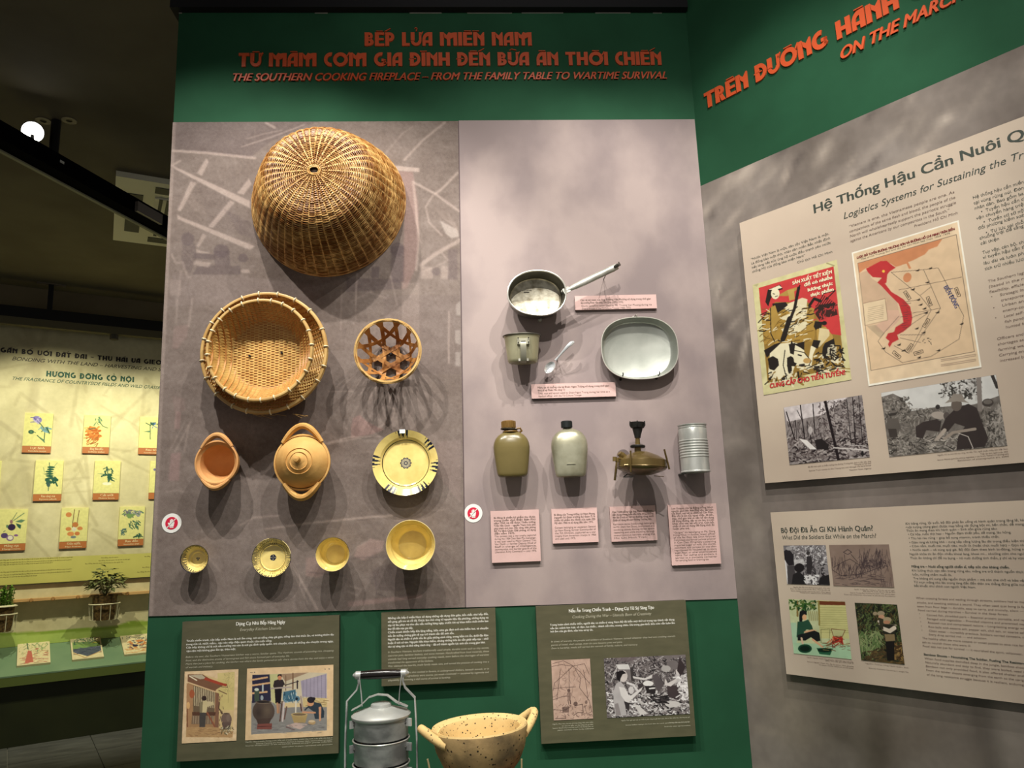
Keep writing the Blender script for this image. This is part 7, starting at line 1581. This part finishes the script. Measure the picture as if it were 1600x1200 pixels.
# ---- slanted bench
zf1 = (BENCH.hit(0, 1058, .05)[1]+BENCH.hit(228, 1033, .05)[1])/2; zf0 = (BENCH.hit(0, 1075, .05)[1]+BENCH.hit(228, 1048, .05)[1])/2
bt = mz0-.002
bn_ = empty('display_bench', BENCH.mat(-1, 0, 0), 'green bench with a sloping top along the far wall', 'bench')
def bprof(name, prof, m, thick_pts=None):
    n = len(prof); A0, A1 = -4.6, 3.0; V = [BENCH.pt(A0, z, d) for d, z in prof]+[BENCH.pt(A1, z, d) for d, z in prof]
    MB().add(V, [tuple(range(n)), tuple(range(2*n-1, n-1, -1))]+[(i, n+i, n+(i+1) % n, (i+1) % n) for i in range(n)]).xf(bn_.matrix_world.inverted()).build(name, m, bn_, smooth=False)
bprof('sloping_top', [(-.497, bt), (.05, zf1), (.05, zf1-.012), (-.497, bt-.012)], mat('grey green top', (122, 148, 112), .5, col2=(110, 138, 104), nscale=3))
bprof('front_fascia', [(.049, zf1-.0125), (.049, zf0), (.03, zf0), (.03, zf1-.02)], mat('olive green fascia', (96, 108, 50), .5))
bprof('base', [(-.497, 0), (0, 0), (0, zf1-.03), (-.497, bt-.03)], mat('dark bench base', (44, 48, 20), .5, col2=(36, 40, 16), nscale=2.5, stretch=(1, 1, 4)))
sN = np.cross(BENCH.S, np.array([0, 0, 1.])*(bt-zf1)-BENCH.N*.547); sN /= np.linalg.norm(sN); sN = sN if sN[2] > 0 else -sN
def sh_(u, v, off=0): d = wray(u, v); P0 = BENCH.pt(0, zf1, .05)+sN*off; return CAM+d*(((P0-CAM) @ sN)/(d @ sN))
ti = (np.array([0, 0, 1.])*(bt-zf1)-BENCH.N*.547); ti /= np.linalg.norm(ti)
SLP = Plane((0, 0, 0), BENCH.S, sN)
def slope_pic(quad, draw, label):
    q = [sh_(u, v, .02) for u, v in quad]; c0 = BENCH.pt(0, zf1, .05)
    A = [float((x-c0) @ BENCH.S) for x in q]; B = [float((x-c0) @ ti) for x in q]
    a0, a1, b0, b1 = (A[0]+A[3])/2, (A[1]+A[2])/2, (B[2]+B[3])/2, (B[0]+B[1])/2
    M = Matrix(((BENCH.S[0], ti[0], sN[0], c0[0]+BENCH.S[0]*a0+ti[0]*b0+sN[0]*.0005), (BENCH.S[1], ti[1], sN[1], c0[1]+BENCH.S[1]*a0+ti[1]*b0+sN[1]*.0005), (BENCH.S[2], ti[2], sN[2], c0[2]+BENCH.S[2]*a0+ti[2]*b0+sN[2]*.0005), (0, 0, 0, 1)))
    r = empty('picture_card', M, label, 'picture', 'picture cards on the sloping bench')
    MB().box(0, 0, 0, a1-a0, b1-b0, .018).build('card', mat('cream picture card', (226, 210, 164), .6), r, smooth=False)
    W, H = 80, int(80*(b1-b0)/(a1-a0)); cv = Canvas(W, H, [(0, 0), (W-1, 0), (W-1, H-1), (0, H-1)], (226, 212, 164)); draw(cv, W, H)
    cv.build('painting', SLP, 0, PHOTO, None, rect=(0, 1, 0, 1)); o = COL.objects[-1]
    me = o.data; X, Y = np.meshgrid(np.linspace(.012, a1-a0-.012, W), np.linspace(b1-b0-.012, .012, H)); v = np.stack([X.ravel(), Y.ravel(), np.full(W*H, .0195)], 1); me.vertices.foreach_set('co', v.astype(np.float32).ravel()); me.update(); o.parent = r
def sp1(c, W, H): c.scatter((0, 0, W, H*.6), 90, [(150, 170, 110), (196, 190, 130), (110, 130, 96)], 12, 2, (1, 2.2), .8); c.scatter((0, H*.5, W, H), 60, [(186, 110, 84), (206, 150, 120), (140, 90, 80)], 12, 2.5, (-.5, .5), .8); c.poly([(W*.2, H*.95), (W*.3, H*.45), (W*.42, H*.5), (W*.48, H*.95)], (196, 110, 90)); c.ell(W*.6, H*.42, 5, 5, (180, 110, 90)); c.line([(W*.25, 4), (W*.3, H*.4)], (90, 110, 80), 3)
def sp2(c, W, H): c.poly([(0, H*.3), (W, H*.35), (W, H*.6), (0, H*.6)], (130, 160, 90)); c.poly([(0, H*.6), (W, H*.55), (W, H*.75), (W*.5, H*.95), (0, H*.72)], (84, 92, 100)); c.scatter((0, H*.55, W, H*.85), 50, [(110, 110, 130), (60, 66, 84)], 12, 2, (-.2, .2)); c.scatter((0, H*.1, W*.75, H*.4), 60, [(80, 110, 84), (130, 150, 110)], 8, 3); c.line([(W*.4, H*.98), (W, H*.78)], (196, 160, 110), 4); c.line([(0, H*.75), (W*.4, H)], (196, 160, 110), 4); c.line([(W*.7, H*.4), (W, H*.38)], (220, 200, 90), 4)
def sp3(c, W, H): c.scatter((W*.2, H*.3, W*.9, H*.75), 60, [(206, 130, 70), (60, 60, 84), (220, 170, 110)], 8, 4); c.scatter((0, 0, W, H*.25), 26, [(110, 120, 96), (90, 90, 110)], 10, 2); c.scatter((0, H*.7, W, H), 26, [(206, 150, 90)], 14, 3, (-.3, .3)); c.ell(W*.6, H*.35, 12, 8, (214, 140, 80)); c.ell(W*.4, H*.6, 8, 8, (50, 50, 70))
slope_pic([(30, 1000), (79, 996), (77, 1035), (24, 1040)], sp1, 'cream picture card with reddish figures on the sloping bench')
slope_pic([(112, 992), (159, 989), (159, 1026), (110, 1031)], sp2, 'cream picture card of a dark pond on the sloping bench')
slope_pic([(191, 993), (238, 989), (238, 1018), (191, 1023)], sp3, 'picture card on the bench, cut by the front partition')

# ================================================================ ceiling fittings
FL = mat('grey olive flange', (150, 148, 118), .6)
def bar(u0, v0, u1, v1, z): return HZ3(u0, v0, z), HZ3(u1, v1, z)
rod = HZ3(88, 188, CEIL); zb_ = over(rod, 243)
zc_ = zb_; A_p = HZ3(0, 200, zc_); B_p = None
dvec = np.array([cos(radians(73.3)), sin(radians(73.3)), 0]); rb = np.array([rod[0], rod[1], zc_])
e = empty('track_beam', (rb[0], rb[1], zc_), 'black ceiling beam with a pale lower flange running away to the upper left', 'ceiling track')
Mb = Matrix(((dvec[0], -dvec[1], 0, rb[0]), (dvec[1], dvec[0], 0, rb[1]), (0, 0, 1, zc_), (0, 0, 0, 1)))
e.matrix_world = Mb
MB().box(-3.2, -.05, -.105, 6.0, .045, 0).build('beam', mat('matt black beam', (10, 10, 11), .95, spec=.02), e, smooth=False)
MB().box(-3.2, .0455, -.115, 6.0, .068, -.10).build('lower_flange', FL, e, smooth=False)
MB().box(.62, -.075, -.10, .86, -.051, -.03).build('track_adapter', mat('grey adapter', (120, 112, 104), .5), e, smooth=False)
MB().box(-.0, -.052, -.05, .03, -.0505, -.035).build('bolt_plate', mat('bright bolt', (200, 200, 190), .4), e, smooth=False)
hr = empty('hanger_rod', (rod[0], rod[1], zc_), 'black hanger rod with a ceiling plate holding the long beam', 'ceiling fitting')
MB().tube([(0, 0, .001), (0, 0, CEIL-zc_-.004)], .026, 12).build('rod', DARK, hr)
for s_ in (-1, 1):
    MB().lathe([(.018, -.004), (.042, -.004), (.042, 0), (.018, 0)], 16, c=(s_*.075, 0, CEIL-zc_)).build('ceiling_plate', mat('plate metal', (110, 100, 84), .5), hr)
# lamp on the beam
lt = -.42; lp = rb+dvec*lt
pn_ = np.array([-dvec[1], dvec[0], 0]); d_ = wray(50, 218); lp = CAM+d_*(((rb+pn_*.0-CAM) @ pn_)/(d_ @ pn_)); zl_ = lp[2]
e = empty('track_spotlight', (lp[0], lp[1], zc_), 'lit spotlight on the ceiling beam, facing the viewer, upper left', 'lamp')
to = Vector((CAM[0]-lp[0], CAM[1]-lp[1], CAM[2]-zl_)).normalized(); Q = to.to_track_quat('Z', 'Y').to_matrix().to_4x4(); Q.translation = Vector((0, 0, max(zl_-zc_, .07)))
MB().lathe([(0, -.13), (.045, -.13), (.052, -.12), (.056, .0), (.060, .03), (.056, .03), (.05, .0), (.05, -.01), (0, -.01)], 28).xf(Q).build('housing', DARK, e)
MB().lathe([(0, .012), (.040, .010), (.048, 0)], 24).xf(Q).build('lens', mat('glowing lens', (255, 252, 240), .3, emit=16.0), e)
MB().tube([(0, 0, .001), (0, 0, max(zl_-zc_, .07)-.02)], .012, 8).build('stem', DARK, e)
# second track by the far wall
P2 = Plane(_bm-_bn*.3, (cos(BA), sin(BA), 0), _bn)
zt = (P2.hit(0, 478.8)[1]+P2.hit(254, 502.4)[1])/2; zm = (P2.hit(0, 495)[1]+P2.hit(254, 519)[1])/2; zb2 = (P2.hit(0, 507)[1]+P2.hit(254, 530)[1])/2
a_, z_ = P2.hit(77, 487)
e = empty('track_beam', P2.mat(a_, zt, 0), 'long black track in front of the far wall heading', 'ceiling track')
MB().box(-3.5, zm-zt, -.04, 4.5, 0, .04).build('beam', DARK, e, smooth=False)
MB().box(-3.5, zb2-zt, -.03, 4.5, zm-zt-.001, .048).build('lower_flange', mat('dull olive flange', (96, 90, 64), .6), e, smooth=False)
e = empty('hanger_rod', P2.mat(a_, zt, 0), 'short dark rod holding the far track to the ceiling', 'ceiling fitting')
MB().box(-.022, .001, -.022, .022, CEIL-zt-.004, .022).build('rod', DARK, e, smooth=False)
MB().box(-.12, CEIL-zt-.010, -.03, .12, CEIL-zt-.001, .03).build('ceiling_plate', mat('plate metal', (110, 100, 84), .5), e, smooth=False)
a_, z_ = P2.hit(179, 514)
e = empty('cylinder_spotlight', P2.mat(a_, zb2, .01), 'small unlit cylindrical spotlight under the far track', 'lamp')
kk = P2.mppx(179, 520)
MB().lathe([(0, -kk*9), (kk*6.6, -kk*9), (kk*7, -kk*8.4), (kk*7, -.001), (0, -.001)], 20).xf(Matrix.Rotation(-pi/2, 4, 'X')).build('housing', mat('bronze grey housing', (70, 64, 48), .5), e)
# air conditioning cassette in the ceiling
p0 = HZ3(181, 275, CEIL-.04); p1 = HZ3(176.5, 375, CEIL-.04); p2 = HZ3(262, 287, CEIL-.04)
ydir = (p1-p0)*np.array([1, 1, 0]); LY = np.linalg.norm(ydir); ydir /= LY; xdir = np.array([ydir[1], -ydir[0], 0]); 
if xdir @ (p2-p0) < 0: xdir = -xdir
M = Matrix(((xdir[0], ydir[0], 0, p0[0]), (xdir[1], ydir[1], 0, p0[1]), (0, 0, 1, CEIL-.04), (0, 0, 0, 1)))
e = empty('ceiling_air_conditioner', M, 'cream square air conditioning cassette in the ceiling', 'air conditioner')
ACM = mat('cream plastic', (226, 222, 196), .5); ACD = mat('dark vent', (16, 16, 14), .6); LX = LY
MB().box(0, 0, 0, LX, LY, .04).build('cover_frame', ACM, e, smooth=False)
q = LY*.12
gr_ = MB().box(q*1.7, q*1.7, -.012, LX-q*1.7, LY-q*1.7, 0).build('intake_grille', ACM, e, smooth=False)
for i in range(14):
    x = q*1.9+(LX-q*3.8)*i/14; MB().box(x, LY*.50, -.0135, x+(LX-q*3.8)/28, LY*.80, -.0121).build('grille_slot', ACD, gr_, smooth=False)
for i in range(14):
    x = q*1.9+(LX-q*3.8)*i/14; MB().box(x, LY*.2, -.0135, x+(LX-q*3.8)/28, LY*.45, -.0121).build('grille_slot', ACD, gr_, smooth=False)
for a in ((q*.5, LY*.2, q*1.2, LY*.8), (LX-q*1.2, LY*.2, LX-q*.5, LY*.8), (LX*.2, q*.5, LX*.8, q*1.2), (LX*.2, LY-q*1.2, LX*.8, LY-q*.5)):
    MB().box(a[0], a[1], -.004, a[2], a[3], -.0005).build('air_outlet', ACD, e, smooth=False)
bpy.data.objects.remove(_to)
